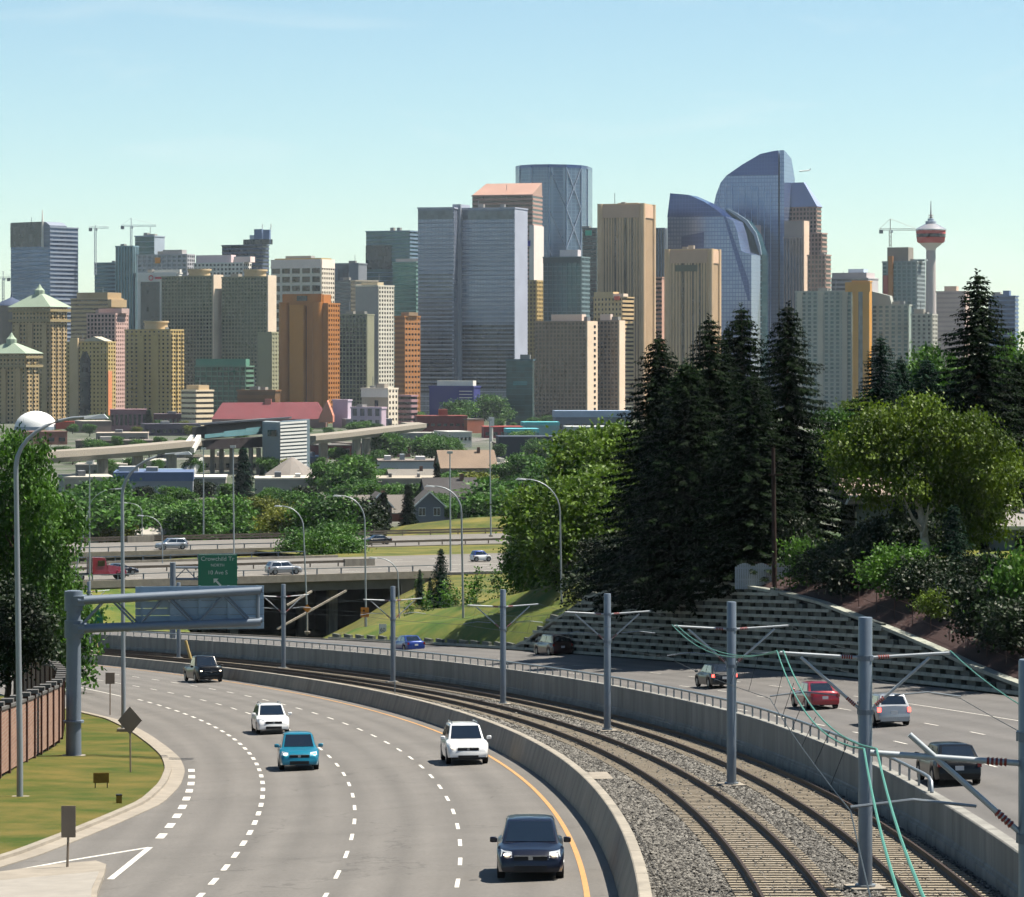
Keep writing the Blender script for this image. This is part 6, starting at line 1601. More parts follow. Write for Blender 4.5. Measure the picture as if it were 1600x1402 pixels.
# left group
o = tower('glass_tower', 'dark blue glass tower with curved roofline at the left end of the skyline', 17, 78, 122, 356, 3050, G['blue'], wl('76808f'), ('bands', 4, .25), ('bands', 4, .42), th=38)
o.fp('dark_crown', 17, 66, 347, 385, G['dark'])
MB().prism([o.pt(o.px(66), -.3, o.z(385)), o.pt(0, -.3, o.z(385)), o.pt(0, -.3, o.z(352)), o.pt(o.px(72), -.3, o.z(347)), o.pt(o.px(66), -.3, o.z(346))], o.dr * o.wr * .6).build('curved_crown', wl('6d7684'), o.t)
MB().prism([o.pt(o.wl, 0, o.z(356)), o.pt(o.px(66), 0, o.z(356)), o.pt(o.px(66), 0, o.z(346)), o.pt(o.wl, 0, o.z(346))], o.dr * o.wr * .5).build('crown_box', G['dark'], o.t)
MB().tube([o.pt(o.px(68), -1.2, o.z(386)), o.pt(o.px(68), -1.2, o.z(345)), o.pt(o.px(67.5), -1.2, o.z(328))], [1.2, 1, .3], 6).build('spire', WHT, o.t)
def pyramid(o, yap, e=3, m=None, nm='hip_roof'):
    c = o.pt(o.wl / 2, o.wr / 2, o.z(yap)); z = o.z1 + 1.25
    b = [o.pt(-e, -e, z), o.pt(-e, o.wr + e, z), o.pt(o.wl + e, o.wr + e, z), o.pt(o.wl + e, -e, z)]
    tp = [p.lerp(c, .82) for p in b]
    for p in tp: p.z = c.z - 2
    MB().hexa(b, tp).build(nm, m, o.t); MB().lathe([(4, -3), (4, 1), (2, 3), (.3, 6)], c, 8).build('finial', m, o.t)
GRN = wl('7f8e7c'); YEL = wl('9a8560'); YELD = wl('847654')
o = tower('condo_tower', 'tall yellow condo tower with pale green hip roof at the left', 20, 78, 104, 482, 2550, G['green'], YEL, ('grid', 3.2, .5, 3.6, .5), ('balc', 3.2, .5, 3.4, .4), th=32)
o.bx('upper_ring', -2.5, o.wl + 2.5, -2.5, o.wr + 2.5, o.z(503), o.z(499), YELD); o.bx('upper_ring', -2.5, o.wl + 2.5, -2.5, o.wr + 2.5, o.z(487), o.z(483), YELD)
for f in (.12, .5, .85): o.bx('bay', o.wl * f - 2.5, o.wl * f + 2.5, -2, -.6, o.z0, o.z(506), YEL)
pyramid(o, 455, 3, GRN)
o = tower('condo_tower', 'shorter yellow condo tower with pale hip roof cut by the left edge', -24, 40, 60, 555, 2400, G['green'], YEL, ('grid', 3.2, .5, 3.6, .5), ('balc', 3.2, .5, 3.4, .4), th=32)
o.bx('upper_ring', -2.5, o.wl + 2.5, -2.5, o.wr + 2.5, o.z(574), o.z(570), YELD); o.bx('upper_ring', -2.5, o.wl + 2.5, -2.5, o.wr + 2.5, o.z(560), o.z(556), YELD)
pyramid(o, 532, 3, GRN)
for f in (.15, .5): o.bx('bay', o.wl * f - 2.2, o.wl * f + 2.2, -2, -.6, o.z0, o.z(576), YEL)
o = tower('office_tower', 'stepped tan banded office behind the yellow condos', 111, 168, 192, 468, 2850, G['brown'], wl('a38d6c'), ('bands', 3.8, .55), ('bands', 3.8, .55)); o.roofbox(120, 168, 457, wl('9a8462'), 0, .9); o.rp('step', 0, 1, 468, 480, wl('9a8462'), 4)
o = tower('condo_tower', 'pinkish tower with small windows beside the arched condo', 136, 180, 200, 492, 2600, G['dark'], wl('b2948c'), ('grid', 3.3, .4, 3.4, .35), ('grid', 3.3, .5, 3, .5)); o.roofbox(150, 186, 482, wl('a08a84'))
o = tower('condo_tower', 'tan condo tower with tall arched dark window', 104, 168, 180, 536, 2450, G['brown'], TAN, ('grid', 3.2, .55, 3.6, .55), ('grid', 3.2, .5, 3, .5), th=30)
MB().prism([o.pt(o.px(126), -1, o.z0), o.pt(o.px(142), -1, o.z0), o.pt(o.px(142), -1, o.z(562)), o.pt(o.px(138), -1, o.z(552)), o.pt(o.px(134), -1, o.z(549)), o.pt(o.px(130), -1, o.z(552)), o.pt(o.px(126), -1, o.z(562))], o.dr * .5).build('arched_window', G['dark'], o.t)
MB().prism([o.pt(o.px(130), -1, o.z1 + 1.3), o.pt(o.px(166), -1, o.z1 + 1.3), o.pt(o.px(148), -1, o.z(526))], o.dr * o.wr).build('gable', wl('9a9484'), o.t)
o.rp('corner_stripe', 0, .5, 580, 652, wl('c07a50')); o.bx('bay', o.px(124), o.px(112), -2.2, -.6, o.z0, o.z(528), CRM)
o = tower('condo_tower', 'tan condo tower with drum crown and white balcony corner', 196, 266, 286, 517, 2480, G['brown'], TAN, ('grid', 3.2, .55, 4.2, .5), ('balc', 3.2, .45, 3.2, .3), th=30)
c = o.pt(o.px(236), o.wr * .4, o.z1 + 1.3); MB().lathe([(9, 0), (9, 5), (10, 5.2), (10, 6.4)], c, 20).build('drum', CRM, o.t, smooth=40)
for f in (.3, .62): o.bx('bay', o.wl * f - 2.4, o.wl * f + 2.4, -1.8, -.6, o.z0, o.z(524), TAN)
tower('office_tower', 'low teal glass block left of the taller teal slab', 148, 180, 186, 412, 3150, G['teal'], wl('5f7c84'), BA, BA)
tower('glass_tower', 'slim teal grey slab tower left of the office with red ring', 181, 208, 216, 386, 2980, G['teal'], wl('64808a'), PI, PI)
o = tower('glass_tower', 'dark teal tower with pale right side under the crane', 211, 241, 257, 370, 3060, G['teal'], wl('8e9aa6'), ('bands', 5, .12), ('plain',))
o = tower('office_tower', 'pale grey office with orange emblem near its roof', 215, 292, 304, 399, 2950, G['grey'], wl('9c9ca0'), ('grid', 4, .45, 5, .3), GR); o.roofbox(252, 282, 390, wl('8f8d8c')); o.fp('emblem', 243, 251, 402, 411, wl('cf8a3a'), 1.2)
o = tower('office_tower', 'white framed office with dark glass front and red ring emblem', 216, 276, 284, 428, 2700, G['grey'], WHT, ('cols', [(0, .08), (.52, 1)]), ('plain',)); o.fp('dark_glass', 220, 250, 440, 540, G['dark'], .5); o.fp('top_band', 216, 276, 428, 440, WHT, .9)
RG = wl('b4343c'); c = o.pt(o.px(237), -1.2, o.z(434)); 
mb = MB(); 
for k in range(16):
    a, b = 2 * math.pi * k / 16, 2 * math.pi * (k + 1) / 16
    p = lambda q, r: c - o.dl * math.cos(q) * r + Vector((0, 0, math.sin(q) * r))
    mb.add([p(a, 1.5), p(b, 1.5), p(b, 2.4), p(a, 2.4)], [(0, 1, 2, 3)])
mb.build('emblem', RG, o.t); o.fp('emblem_bar', 243, 262, 432.5, 436, RG, 1.2)
o.roofbox(240, 280, 421, WHT, .1, .5)
# apartment slabs
APT, APW = wl('7d7c66'), wl('cbb9a4')
for xl, xc, xr, yt, lab in ((253, 332, 347, 433, 'grey green apartment slab with pink white end wall, left of two'), (347, 417, 430, 434, 'grey green apartment slab with pink white end wall, right of two')):
    o = tower('apartment_slab', lab, xl, xc, xr, yt, 2620 if xl < 300 else 2600, G['green'], APT, ('balc', 3.1, .42, 3.2, .3), None, th=30)
    o.bx('end_wall', -1.2, -.02, 0, o.wr, o.z0, o.z1 + 2, APW)
    c = o.pt(o.wl * .35, o.wr * .5, o.z1 + 1.3); MB().lathe([(9, 0), (9, 4), (10, 4.2), (10, 5.6)], c, 20).build('roof_drum', CRM, o.t, smooth=40)
tower('apartment_slab', 'plain beige slab left of the brown banded tower', 403, 424, 437, 521, 2480, wl('8b8a70'), wl('8b8a70'), ('plain',), ('grid', 3.2, .5, 3.5, .4), th=30)
o = tower('office_tower', 'white tower with two pink rooftop boxes behind the apartment slabs', 303, 380, 392, 412, 2850, G['dark'], WHT, ('grid', 3.8, .45, 4, .35), GR); o.roofbox(305, 360, 398, wl('c9b6b8'), .1, .7); o.roofbox(364, 390, 401, wl('d9c2bc'), .1, .7)
o = tower('glass_tower', 'dark stepped tower with twin pointed fins', 347, 410, 420, 384, 3120, G['dark'], wl('465468'), BA, BA); o.roofbox(380, 420, 374, G['dark'], 0, .6); o.roofbox(396, 408, 358, wl('5c7090'), .1, .3, 'fin'); o.roofbox(410, 420, 359, wl('5c7090'), .1, .3, 'fin'); o.roofbox(387, 404, 367, wl('a9b4c0'), .3, .5)
for px in (406, 419.5): MB().tube([o.pt(o.px(px), 5, o.z(360)), o.pt(o.px(px), 5, o.z(350))], .4, 5).build('mast', WHT, o.t)
o = tower('office_tower', 'white framed office with large square windows in four bays', 424, 502, 522, 418, 2720, G['brown'], wl('c9c0b0'), ('grid', 7.4, .35, 10.8, .2), ('grid', 4, .5, 3.6, .4), th=28); o.fp('crown_band', 424, 502, 405, 419, wl('d6c6bc'), .8); o.rp('crown_band', 0, 1, 405, 419, wl('e0d2c4'), .8); o.roofbox(427, 500, 403, TAN, .1, .9); o.roofbox(440, 480, 399, GRY, .3, .6, 'plant')
# brown tower with round columns
BRO = wl('9a6228')
o = tower('office_tower', 'orange brown tower with tall round columns and a lit window wing', 440, 512, 530, 476, 2420, G['dark'], BRO, ('cols', [(0, .08), (.22, .38), (.55, .68), (.9, 1)]), ('grid', 3.6, .5, 3.2, .45), th=32)
o.fp('crown', 443, 504, 459, 478, BRO, 1.5); o.fp('column', 456, 478, 476, 640, wl('a87028'), 3.2)
for px in (446, 498):
    c = o.pt(o.px(px), -1.5, o.z0); MB().lathe([(4.2, 0), (4.2, o.z(472) - o.z0)], c, 16).build('round_column', BRO, o.t, smooth=40)
o.bx('crown_core', o.wl * .1, o.wl * .95, .5, o.wr * .7, o.z1 + 1.3, o.z(460), BRO); o.fp('vent', 466, 482, 462, 470, G['dark'], 2)
o = tower('apartment_tower', 'dark gridded tower with lit beige edge right of the brown tower', 530, 573, 584, 493, 2560, G['dark'], wl('7c7c66'), ('grid', 3.3, .3, 3.4, .25), ('cols', [(0, 1)], 3.4), th=30)
o = tower('office_tower', 'grey building behind the gridded tower', 522, 558, 566, 440, 2900, G['grey'], wl('7f7c78'), BA, ('plain',))
tower('office_tower', 'small dark glass building with pale side in the gap', 523, 560, 573, 413, 3100, G['grey'], wl('6a7078'), ('cols', [(0, .12), (.6, 1)]), ('plain',))
o = tower('apartment_tower', 'slim grey tower with black and white egg crate right side', 556, 591, 615, 448, 2600, wl('8c8a84'), wl('c9c3b4'), None, ('grid', 3.4, .45, 3.0, .42), th=42); o.rp('dark_backing', .02, .98, 449, 640, G['dark'], .12); o.fp('plain_wall', 556, 591, 449, 640, wl('8f8e8a'), .3); o.roofbox(560, 585, 441, wl('a79a80'), .2, .6)
tower('office_tower', 'back wing of the egg crate tower with small windows', 549, 556, 590, 440, 2720, G['dark'], wl('b8ac98'), ('grid', 3.4, .45, 3, .4), ('plain',), th=60)
o = tower('glass_tower', 'broad blue teal tower left of the pale twin slab', 572, 640, 660, 362, 3150, G['teal'], wl('5d7286'), ('bands', 4, .2), BA); o.fp('dark_bay', 572, 612, 383, 420, G['dark'], 1)
o = tower('glass_tower', 'green glass block with pinkish roof plant', 614, 650, 660, 411, 2900, winmat('glass_sea', '#2c5c58', '#5f9488', metal=.4), wl('6c8c86'), ('bands', 4, .3), BA); o.roofbox(616, 652, 404, wl('bda6a4'))
o = tower('office_tower', 'orange brick office with punched windows', 617, 632, 656, 496, 2480, wl('8a5c38'), wl('a8713f'), ('bands', 3.8, .5), ('grid', 4.2, .6, 3, .35), th=48); o.rp('glass', .02, .98, 505, 612, G['dark'], .1); o.roofbox(622, 634, 488, wl('8d7358'))
# low downtown
o = tower('office_block', 'low green glass block in front of the apartment slabs', 305, 384, 396, 574, 2380, G['green'], wl('4e6e5c'), ('grid', 3.6, .3, 5, .12), BA); o.roofbox(306, 384, 561, wl('4a7a66'), 0, .5)
o = tower('office_block', 'cream stepped office with horizontal bands', 284, 306, 333, 612, 2300, G['brown'], wl('d0bfa2'), ('bands', 4, .55), ('bands', 4, .55), th=45); o.roofbox(286, 305, 602, CRM)
tower('office_block', 'low brown block below the beige slab', 371, 430, 438, 612, 2330, wl('5e4224'), wl('6e4c2a'), ('bands', 5, .5), None)
o = tower('office_block', 'white and beige block with punched right side', 565, 606, 621, 609, 2240, wl('9c907c'), wl('d2c6b4'), None, ('grid', 4, .5, 3.2, .45), th=36); o.fp('top_band', 565, 606, 608, 621, wl('d0c8bc'), .6); o.fp('opening', 586, 591, 626, 640, G['dark'], .4); o.rp('backing', .02, .98, 611, 656, G['dark'], .12)
tower('office_block', 'pink low block with white right edge', 549, 596, 603, 639, 2180, G['grey'], wl('ab98a6'), ('grid', 7, .35, 6, .4), ('plain',), th=30)
tower('office_block', 'plain lilac box behind the red roofed hall', 520, 543, 549, 627, 2230, wl('a092a4'), wl('b0a2b0'), ('plain',), ('plain',), th=30)
tower('parkade', 'banded purple brown parkade behind the red brick building', 620, 642, 652, 620, 2260, G['dark'], wl('94747a'), ('bands', 3.6, .5), ('bands', 3.6, .5), th=30, cat='parkade')
o = tower('office_block', 'navy blue box building with white upper storey', 671, 740, 750, 606, 2250, wl('20245c'), wl('24296a'), ('plain',), ('plain',), th=26); o.roofbox(682, 738, 595, WHT, .1, .6)
for k in range(4): o.fp('white_slot', 718, 738, 611 + 5 * k, 612.2 + 5 * k, WHT, .5)
o = tower('office_block', 'dark teal glass office block with light reflections', 791, 832, 835, 564, 2280, G['teal'], wl('1e4450'), ('bands', 4, .12), None, th=12); o.fp('bright_panes', 802, 824, 596, 602, winmat('glass_bright', '#4a8a98', '#6fb0b8'), .4)
# red roofed hall
Y = 2200; t = thing('market_hall', 'long hall with red pitched roof in front of downtown', 'hall', FP(430, 655, Y))
a, b = FP(330, 655, Y), FP(508, 655, Y); rz_ = FP(0, 630, Y).z
MB().hexa([a, b, b + Vector((0, 40, 0)), a + Vector((0, 40, 0))], [FP(344, 630, Y) + Vector((0, 16, 0)), FP(494, 629, Y) + Vector((0, 16, 0)), FP(494, 629, Y) + Vector((0, 22, 0)), FP(344, 630, Y) + Vector((0, 22, 0))]).build('roof', M('roof_red', '#702e36', rough=.85, var=.12, scale=.1), t)
MB().box(((a.x + b.x) / 2, Y + 20, a.z - 3), ((b.x - a.x) / 2 - .5, 19, 3)).build('wall', wl('7a5a54'), t)
MB().prism([FP(498, 660, Y - 2), FP(520, 660, Y - 2), FP(520, 650, Y - 2), FP(511, 626, Y - 2), FP(500, 648, Y - 2)], (0, 20, 0)).build('gable_end', wl('b0705a'), t); MB().box(FP(419, 628, Y + 16), (2.2, 2, 2)).build('roof_vent', wl('a8685a'), t)
# centre
PALE = wl('8d93a2')
o = tower('office_tower', 'pale blue grey twin slab tower, broadest in the skyline', 722, 804, 824, 326, 2650, G['pale'], PALE, ('bands', 3.9, .18), ('plain',), th=20)
o.fp('dark_louvre', 723, 803, 329, 342, G['grey'], .6)
for k in range(16): o.fp('dark_window_band', 723, 803, 508 + 6.4 * k, 511.2 + 6.4 * k, G['dark'], .75)
o.bx('shaft', o.px(722) + .2, o.px(709), -3, o.wr * .6, o.z0, o.z(318), wl('838994'))
L2 = tower('x', '', 653, 709, 709, 326, 2650, G['pale'], PALE, ('bands', 3.9, .28), None, th=12, parent=o.t)
L2.fp('dark_louvre', 654, 708, 329, 342, G['grey'], .6)
for k in range(30): L2.fp('dark_window_band', 655, 707, 428 + 6.3 * k, 430.6 + 6.3 * k, G['grey'] if k < 16 else G['dark'], .75)
# tower with slanted roof
o = tower('office_tower', 'brown banded tower with slanted peach roof', 738, 832, 847, 306, 2980, G['brown'], wl('9a7a70'), ('bands', 4, .5), ('bands', 4, .5), th=16)
z_ = o.z(306) + 1.3
MB().add([o.pt(o.px(770), 0, z_), o.pt(0, 0, z_), o.pt(0, o.wr, o.z(283)), o.pt(o.px(744), o.wr, o.z(283)), o.pt(o.wl, 0, z_), o.pt(o.wl, o.wr, z_), o.pt(0, o.wr, z_)], [(0, 1, 2, 3), (4, 0, 3), (4, 3, 5), (5, 3, 2, 6), (1, 6, 2)]).build('slanted_roof', M('roof_peach', '#c9a08c', rough=.45, metal=.3, var=.08, scale=.05), o.t)
o.bx('white_base', -1.5, 3, -.5, o.wr + .5, o.z(440), o.z(352), wl('c9c0b8')); o.fp('emblem', 823, 829, 376, 385, wl('3a3a8a'), 2.2)
tower('office_tower', 'tan tower base between the pale slab and the brown apartments', 822, 838, 850, 440, 2750, G['tan'], TAN, GR, GR)
# curved diagrid tower
Yb = 3250; t = thing('glass_tower', 'tall blue curved tower with white diagonal bracing', 'tower', FP(866, 645, Yb))
pts = [(805.5, 3230), (812, 3215), (830, 3200), (858, 3196), (885, 3200), (908, 3212), (918, 3228), (925.5, 3262)]
bot = [FP(x, 0, y) for x, y in pts]; z0, z1 = floor(3200) - 2, (EYE - 262) * 3200 / F
MB().prism([(p.x, p.y, z0) for p in bot] + [(bot[-1].x - 4, 3290, z0), (bot[0].x + 4, 3280, z0)], (0, 0, z1 - z0)).build('core', G['bow'], t)
def bowp(i, f, z):
    p = bot[i].lerp(bot[i + 1], f); return Vector((p.x, p.y - .9, z))
for i in range(1, len(bot) - 1): MB().beam(Vector((bot[i].x, bot[i].y - .5, z0)), Vector((bot[i].x, bot[i].y - .5, z1)), 1.0).build('mullion', wl('8f9fb4'), t)
hs = [z1 - (z1 - z0) * k / 6 for k in range(7)]
for k in range(5):
    for i0, i1 in ((4, 5),):
        MB().beam(bowp(4, 0, hs[k]), bowp(4, 1, hs[k + 1]), .6).build('brace', wl('8c99ab'), t); MB().beam(bowp(4, 1, hs[k]), bowp(4, 0, hs[k + 1]), .6).build('brace', wl('8c99ab'), t)
    MB().beam(bowp(3, 0, hs[k]), bowp(3, 1, hs[k + 1]), .5).build('brace', wl('7d8a9e'), t)
MB().prism([(p.x, p.y - .6, z1 + .1) for p in bot] + [(bot[-1].x, 3290, z1 + .1), (bot[0].x, 3280, z1 + .1)], (0, 0, 3)).build('crown', G['navy'], t)
for i in (0, 1): MB().hexa([bowp(i, 0, z0), bowp(i, 1, z0), bowp(i, 1, z0) + Vector((0, .5, 0)), bowp(i, 0, z0) + Vector((0, .5, 0))], [bowp(i, 0, z1 - 14), bowp(i, 1, z1 - 14), bowp(i, 1, z1 - 14) + Vector((0, .5, 0)), bowp(i, 0, z1 - 14) + Vector((0, .5, 0))]).build('bay', G['bow'], t)
o = tower('glass_tower', 'dark teal gridded tower in front of the curved tower', 849, 908, 921, 403, 2700, G['teal'], wl('5a6f74'), ('grid', 3.8, .18, 4, .14), ('grid', 3.8, .4, 3.4, .3), th=20); o.fp('crown_band', 849, 908, 402, 411, wl('1f3a3e'), .9); o.roofbox(872, 900, 390, wl('b6aeb0'), .2, .6)
o = tower('glass_tower', 'dark tower with green emblem beside the tan tower', 910, 932, 937, 358, 3000, G['dark'], wl('3c5256'), ('bands', 4, .25), BA); o.fp('emblem', 915, 925, 360, 368, wl('3fa088'), 1)
# tan round cornered towers
def roundtower(lab, xl, xc, xr, yt, Y, crown, th=20):
    o = tower('office_tower', lab, xl, xc, xr, yt, Y, G['tan'], wl('b39878'), ('piers', 2.6, .62), ('piers', 3.0, .6), th=th)
    o.fp('crown', xl, xc, yt, crown, wl('a88c76'), 1.2); o.rp('crown', 0, 1, yt, crown, wl('b99a80'), 1.2)
    for f0, f1 in ((.22, .26), (.38, .42), (.62, .66)): o.bx('window_stripe', o.wl * f0, o.wl * f1, -.9, -.5, o.z0, o.z(crown), G['brown'])
    for u, v in ((0, 0), (o.wl, 0), (0, o.wr)):
        c = o.pt(u, v, o.z0); MB().lathe([(2.6, 0), (2.6, o.z(yt) - o.z0 + 1.2)], c, 16).build('round_corner', wl('b39878'), o.t, smooth=60)
    return o
o = roundtower('tall tan tower with round corners and dark vertical stripes', 938, 1004, 1020, 320, 2750, 340); o.roofbox(960, 992, 316, wl('b09a80'), .3, .7)
o = roundtower('shorter tan tower with round corners in front of the blue towers', 1043, 1110, 1122, 391, 2600, 411); o.fp('sign_recess', 1056, 1090, 414, 424, wl('4a5040'), 1.3)
tower('office_tower', 'dark striped tower between the tan and blue towers', 1020, 1038, 1042, 358, 3000, G['dark'], wl('6a7480'), PI, PI)
tower('office_tower', 'pinkish block between the two tan towers', 1020, 1034, 1043, 435, 2800, G['brown'], wl('b08a78'), ('bands', 3.8, .5), ('plain',))
o = tower('office_tower', 'tan stepped block with small white sign box and striped right side', 928, 972, 990, 466, 2600, G['brown'], wl('b39a72'), ('grid', 4, .5, 3.6, .5), ('bands', 3.4, .55), th=34); o.roofbox(928, 958, 456, wl('b49c76'), 0, .5); o.roofbox(958, 974, 459, wl('d8c2ae'), 0, .4, 'sign_box'); o.fp('red_mark', 961, 969, 463, 469, wl('c4503c'), 1.6)
for xl, xc, xr, yt, lab, Y in ((836, 916, 932, 504, 'brown apartment slab with dense windows and white end wall, left half', 2380), (932, 966, 975, 503, 'brown apartment slab with dense windows and white end wall, right half', 2400)):
    o = tower('apartment_slab', lab, xl, xc, xr, yt, Y, G['brown'], wl('84705f'), ('grid', 3.0, .4, 3.0, .32), None, th=28)
    o.bx('end_wall', -1.0, -.02, 0, o.wr, o.z0, o.z1 + 1, wl('cdb7a0'))
    for k in range(30): o.bx('end_window', -1.2, -1.02, o.wr * .62, o.wr * .8, o.z1 - 4.4 * k - 4, o.z1 - 4.4 * k - 2, G['dark']) if xl < 900 else None
    o.roofbox(858 if xl < 900 else 936, 906 if xl < 900 else 952, 491, wl('c2aea0'), .2, .6)
# blue sculpted towers
def sheet(o, pts, dep, m, nm, off=0.0): return MB().prism([o.pt(o.px(x), off, o.z(y)) for x, y in pts], o.dr * dep).build(nm, m, o.t)
def sculpt(lab, xc, Y, th=18):
    o = T(); dl, dr = gdirs(th); o.C = Vector(((xc - 800) / F * Y, Y, 0)); o.dl, o.dr = dl, dr
    o.px = lambda px: ((px - 800) / F * o.C.y - o.C.x) / (dl.x - (px - 800) / F * dl.y); o.z = lambda py: (EYE - py) * Y / F
    def pt(u, v, z): p = o.C + dl * u + dr * v; return Vector((p.x, p.y, z))
    o.pt = pt; o.t = thing('glass_tower', lab, 'tower', (o.C.x, o.C.y, floor(Y) - 2)); return o
zb_ = 648
o = sculpt('tallest blue glass tower with curved left edge and dark slanted top', 1218, 2950)
sheet(o, [(1118, zb_), (1216, zb_), (1216, 274), (1134, 274), (1126, 284), (1119, 302), (1114, 324), (1112, 345)], 38, G['sky'], 'core')
sheet(o, [(1134, 273.6), (1216, 273.6), (1216, 235), (1208, 236), (1188, 240), (1160, 256)], 36, G['navy'], 'dark_top')
MB().add([o.pt(0, 0, floor(2950)), o.pt(0, 38, floor(2950)), o.pt(0, 38, o.z(270)), o.pt(0, 30, o.z(238)), o.pt(0, 0, o.z(235))], [(0, 1, 2, 3, 4)]).v
MB().prism([o.pt(-.3, 0, floor(2950)), o.pt(-.3, 44, floor(2950)), o.pt(-.3, 44, o.z(276)), o.pt(-.3, 30, o.z(245)), o.pt(-.3, 0, o.z(235))], -o.dl * 4).build('right_side', G['sky'], o.t)
sheet(o, [(1176, 352), (1189, 352), (1190, 372), (1180, 372)], .6, wl('b09a9a'), 'notch', -1)
for k in range(9): sheet(o, [(1124 + 10 * k, 640), (1124.6 + 10 * k, 640), (1124.6 + 10 * k, 290), (1124 + 10 * k, 290)], .5, wl('9fb0d0'), 'mullion', -.6)
o = sculpt('lower blue glass tower with sloping dark roof and swooping right edge', 1174, 2820)
sheet(o, [(1043, zb_), (1174, zb_), (1174, 398), (1158, 392), (1152, 362), (1146, 345), (1131, 338), (1043, 338)], 34, G['sky'], 'core')
sheet(o, [(1042.5, 337.6), (1131, 337.6), (1118, 326), (1100, 314), (1076, 303), (1047, 300)], 32, G['navy'], 'dark_top')
sheet(o, [(1065, 368), (1100, 362), (1100, 390), (1065, 390)], .6, G['navy'], 'dark_panel', -.8)
sheet(o, [(1131, 338), (1134, 337), (1170, 440), (1172, 470), (1169, 470)], .5, G['navy'], 'seam', -.7)
o = sculpt('dark green swooping glass ribbon between the two blue towers', 1190, 2900)
sheet(o, [(1134, 345), (1134, 326), (1150, 335), (1166, 346), (1180, 366), (1186, 385), (1190, 398), (1190, zb_), (1166, zb_), (1166, 392), (1156, 372), (1146, 350)], 24, G['teal'], 'core')
sheet(o, [(1134, 326), (1137, 325), (1152, 333), (1168, 344), (1182, 364), (1188, 384), (1190, 398), (1187, 398), (1178, 368), (1164, 348), (1150, 337)], 1.4, wl('93a0ae'), 'rim', -1)
for k in range(22): sheet(o, [(1167, 404 + 9 * k), (1190, 404 + 9 * k), (1190, 406 + 9 * k), (1167, 406 + 9 * k)], .5, wl('5f8088'), 'band', -.6)
# stepped twin roofed tower
BNK = wl('8d827c')
o = tower('office_tower', 'stepped grey brown tower with blue mansard roof right of the tallest blue tower', 1225, 1254, 1262, 372, 2850, G['grey'], BNK, ('piers', 3, .4), ('plain',), th=30)
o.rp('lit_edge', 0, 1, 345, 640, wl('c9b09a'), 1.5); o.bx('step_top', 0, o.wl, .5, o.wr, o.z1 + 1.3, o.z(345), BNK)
o2 = tower('office_tower', 'brown stepped shaft under the blue mansard roof', 1228, 1276, 1283, 325, 2960, G['brown'], wl('9a7c70'), ('grid', 4, .4, 3.4, .35), ('bands', 4, .4), th=30)
MB().hexa([o2.pt(-1, -1, o2.z1 + 1.3), o2.pt(-1, o2.wr + 1, o2.z1 + 1.3), o2.pt(o2.wl + 1, o2.wr + 1, o2.z1 + 1.3), o2.pt(o2.wl + 1, -1, o2.z1 + 1.3)], [o2.pt(o2.px(1253), 4, o2.z(284)), o2.pt(o2.px(1253), o2.wr * .7, o2.z(284)), o2.pt(o2.wl, o2.wr * .7, o2.z(284)), o2.pt(o2.wl, 4, o2.z(284))]).build('mansard_roof', wl('7482a0'), o2.t)
o3 = tower('office_tower', 'lowest brown step at the right of the mansard tower', 1262, 1290, 1298, 400, 2800, G['brown'], wl('9c7e72'), ('grid', 4, .4, 3.4, .35), ('bands', 4, .4), th=30)
o4 = tower('office_tower', 'middle brown step of the mansard tower', 1262, 1284, 1292, 366, 2880, G['brown'], wl('9c7e72'), ('grid', 4, .4, 3.4, .35), ('bands', 4, .4), th=30)
# right group
GA = wl('8f938c')
o = tower('apartment_slab', 'wide grey apartment slab with pale balconies at the right', 1243, 1331, 1340, 457, 2450, G['teal'], GA, ('grid', 3.2, .4, 4.2, .4), None, th=16)
for f in (.12, .55, .92): o.bx('balcony_stack', o.wl * f - 2, o.wl * f + 2, -1.6, -.6, o.z0, o.z1, wl('a39f92'))
o = tower('apartment_slab', 'grey block with tall ochre stripes', 1332, 1358, 1362, 441, 2430, G['grey'], wl('b07f34'), ('cols', [(0, .35), (.62, 1)]), ('plain',), th=16); o.fp('ochre_beam', 1321, 1360, 441, 456, wl('b07f34'), 1.4)
o = tower('apartment_slab', 'grey apartment block with sloping top right of the ochre stripes', 1362, 1420, 1424, 478, 2440, G['teal'], GA, ('grid', 3.2, .42, 4.4, .42), None, th=16)
MB().prism([o.pt(o.wl, 0, o.z1 + 1.3), o.pt(o.px(1393), 0, o.z1 + 1.3), o.pt(o.px(1390), 0, o.z(462)), o.pt(o.px(1362), 0, o.z(455))], o.dr * 12).build('sloping_top', GA, o.t)
tower('apartment_slab', 'lower grey apartment wing with dark windows beside the tower shaft', 1424, 1456, 1464, 493, 2420, G['dark'], wl('98968c'), ('grid', 3.2, .45, 4, .45), ('grid', 3.2, .45, 4, .45), th=24)
o = tower('office_tower', 'pale tower with slanted right shoulder behind the apartments', 1299, 1356, 1372, 436, 2900, G['grey'], wl('a8a4a6'), ('bands', 4, .5), ('plain',)); o.roofbox(1300, 1354, 426, wl('b2a8a8'), 0, .8); o.roofbox(1322, 1346, 420, wl('9fb0c0'), .2, .6)
o = tower('unfinished_tower', 'unfinished concrete tower below the crane', 1379, 1432, 1445, 410, 2750, G['teal'], wl('7c8688'), ('grid', 3.4, .35, 4.6, .3), GR, th=24); o.roofbox(1385, 1418, 386, wl('7a736a'), .1, .7, 'lift_core'); o.fp('orange_hoist', 1389, 1396, 400, 470, wl('a06a34'), 2.2); o.fp('red_hoist', 1381, 1388, 430, 470, wl('9a4434'), 1.6); o.roofbox(1424, 1442, 405, wl('6f7a7c'), .2, .6, 'formwork')
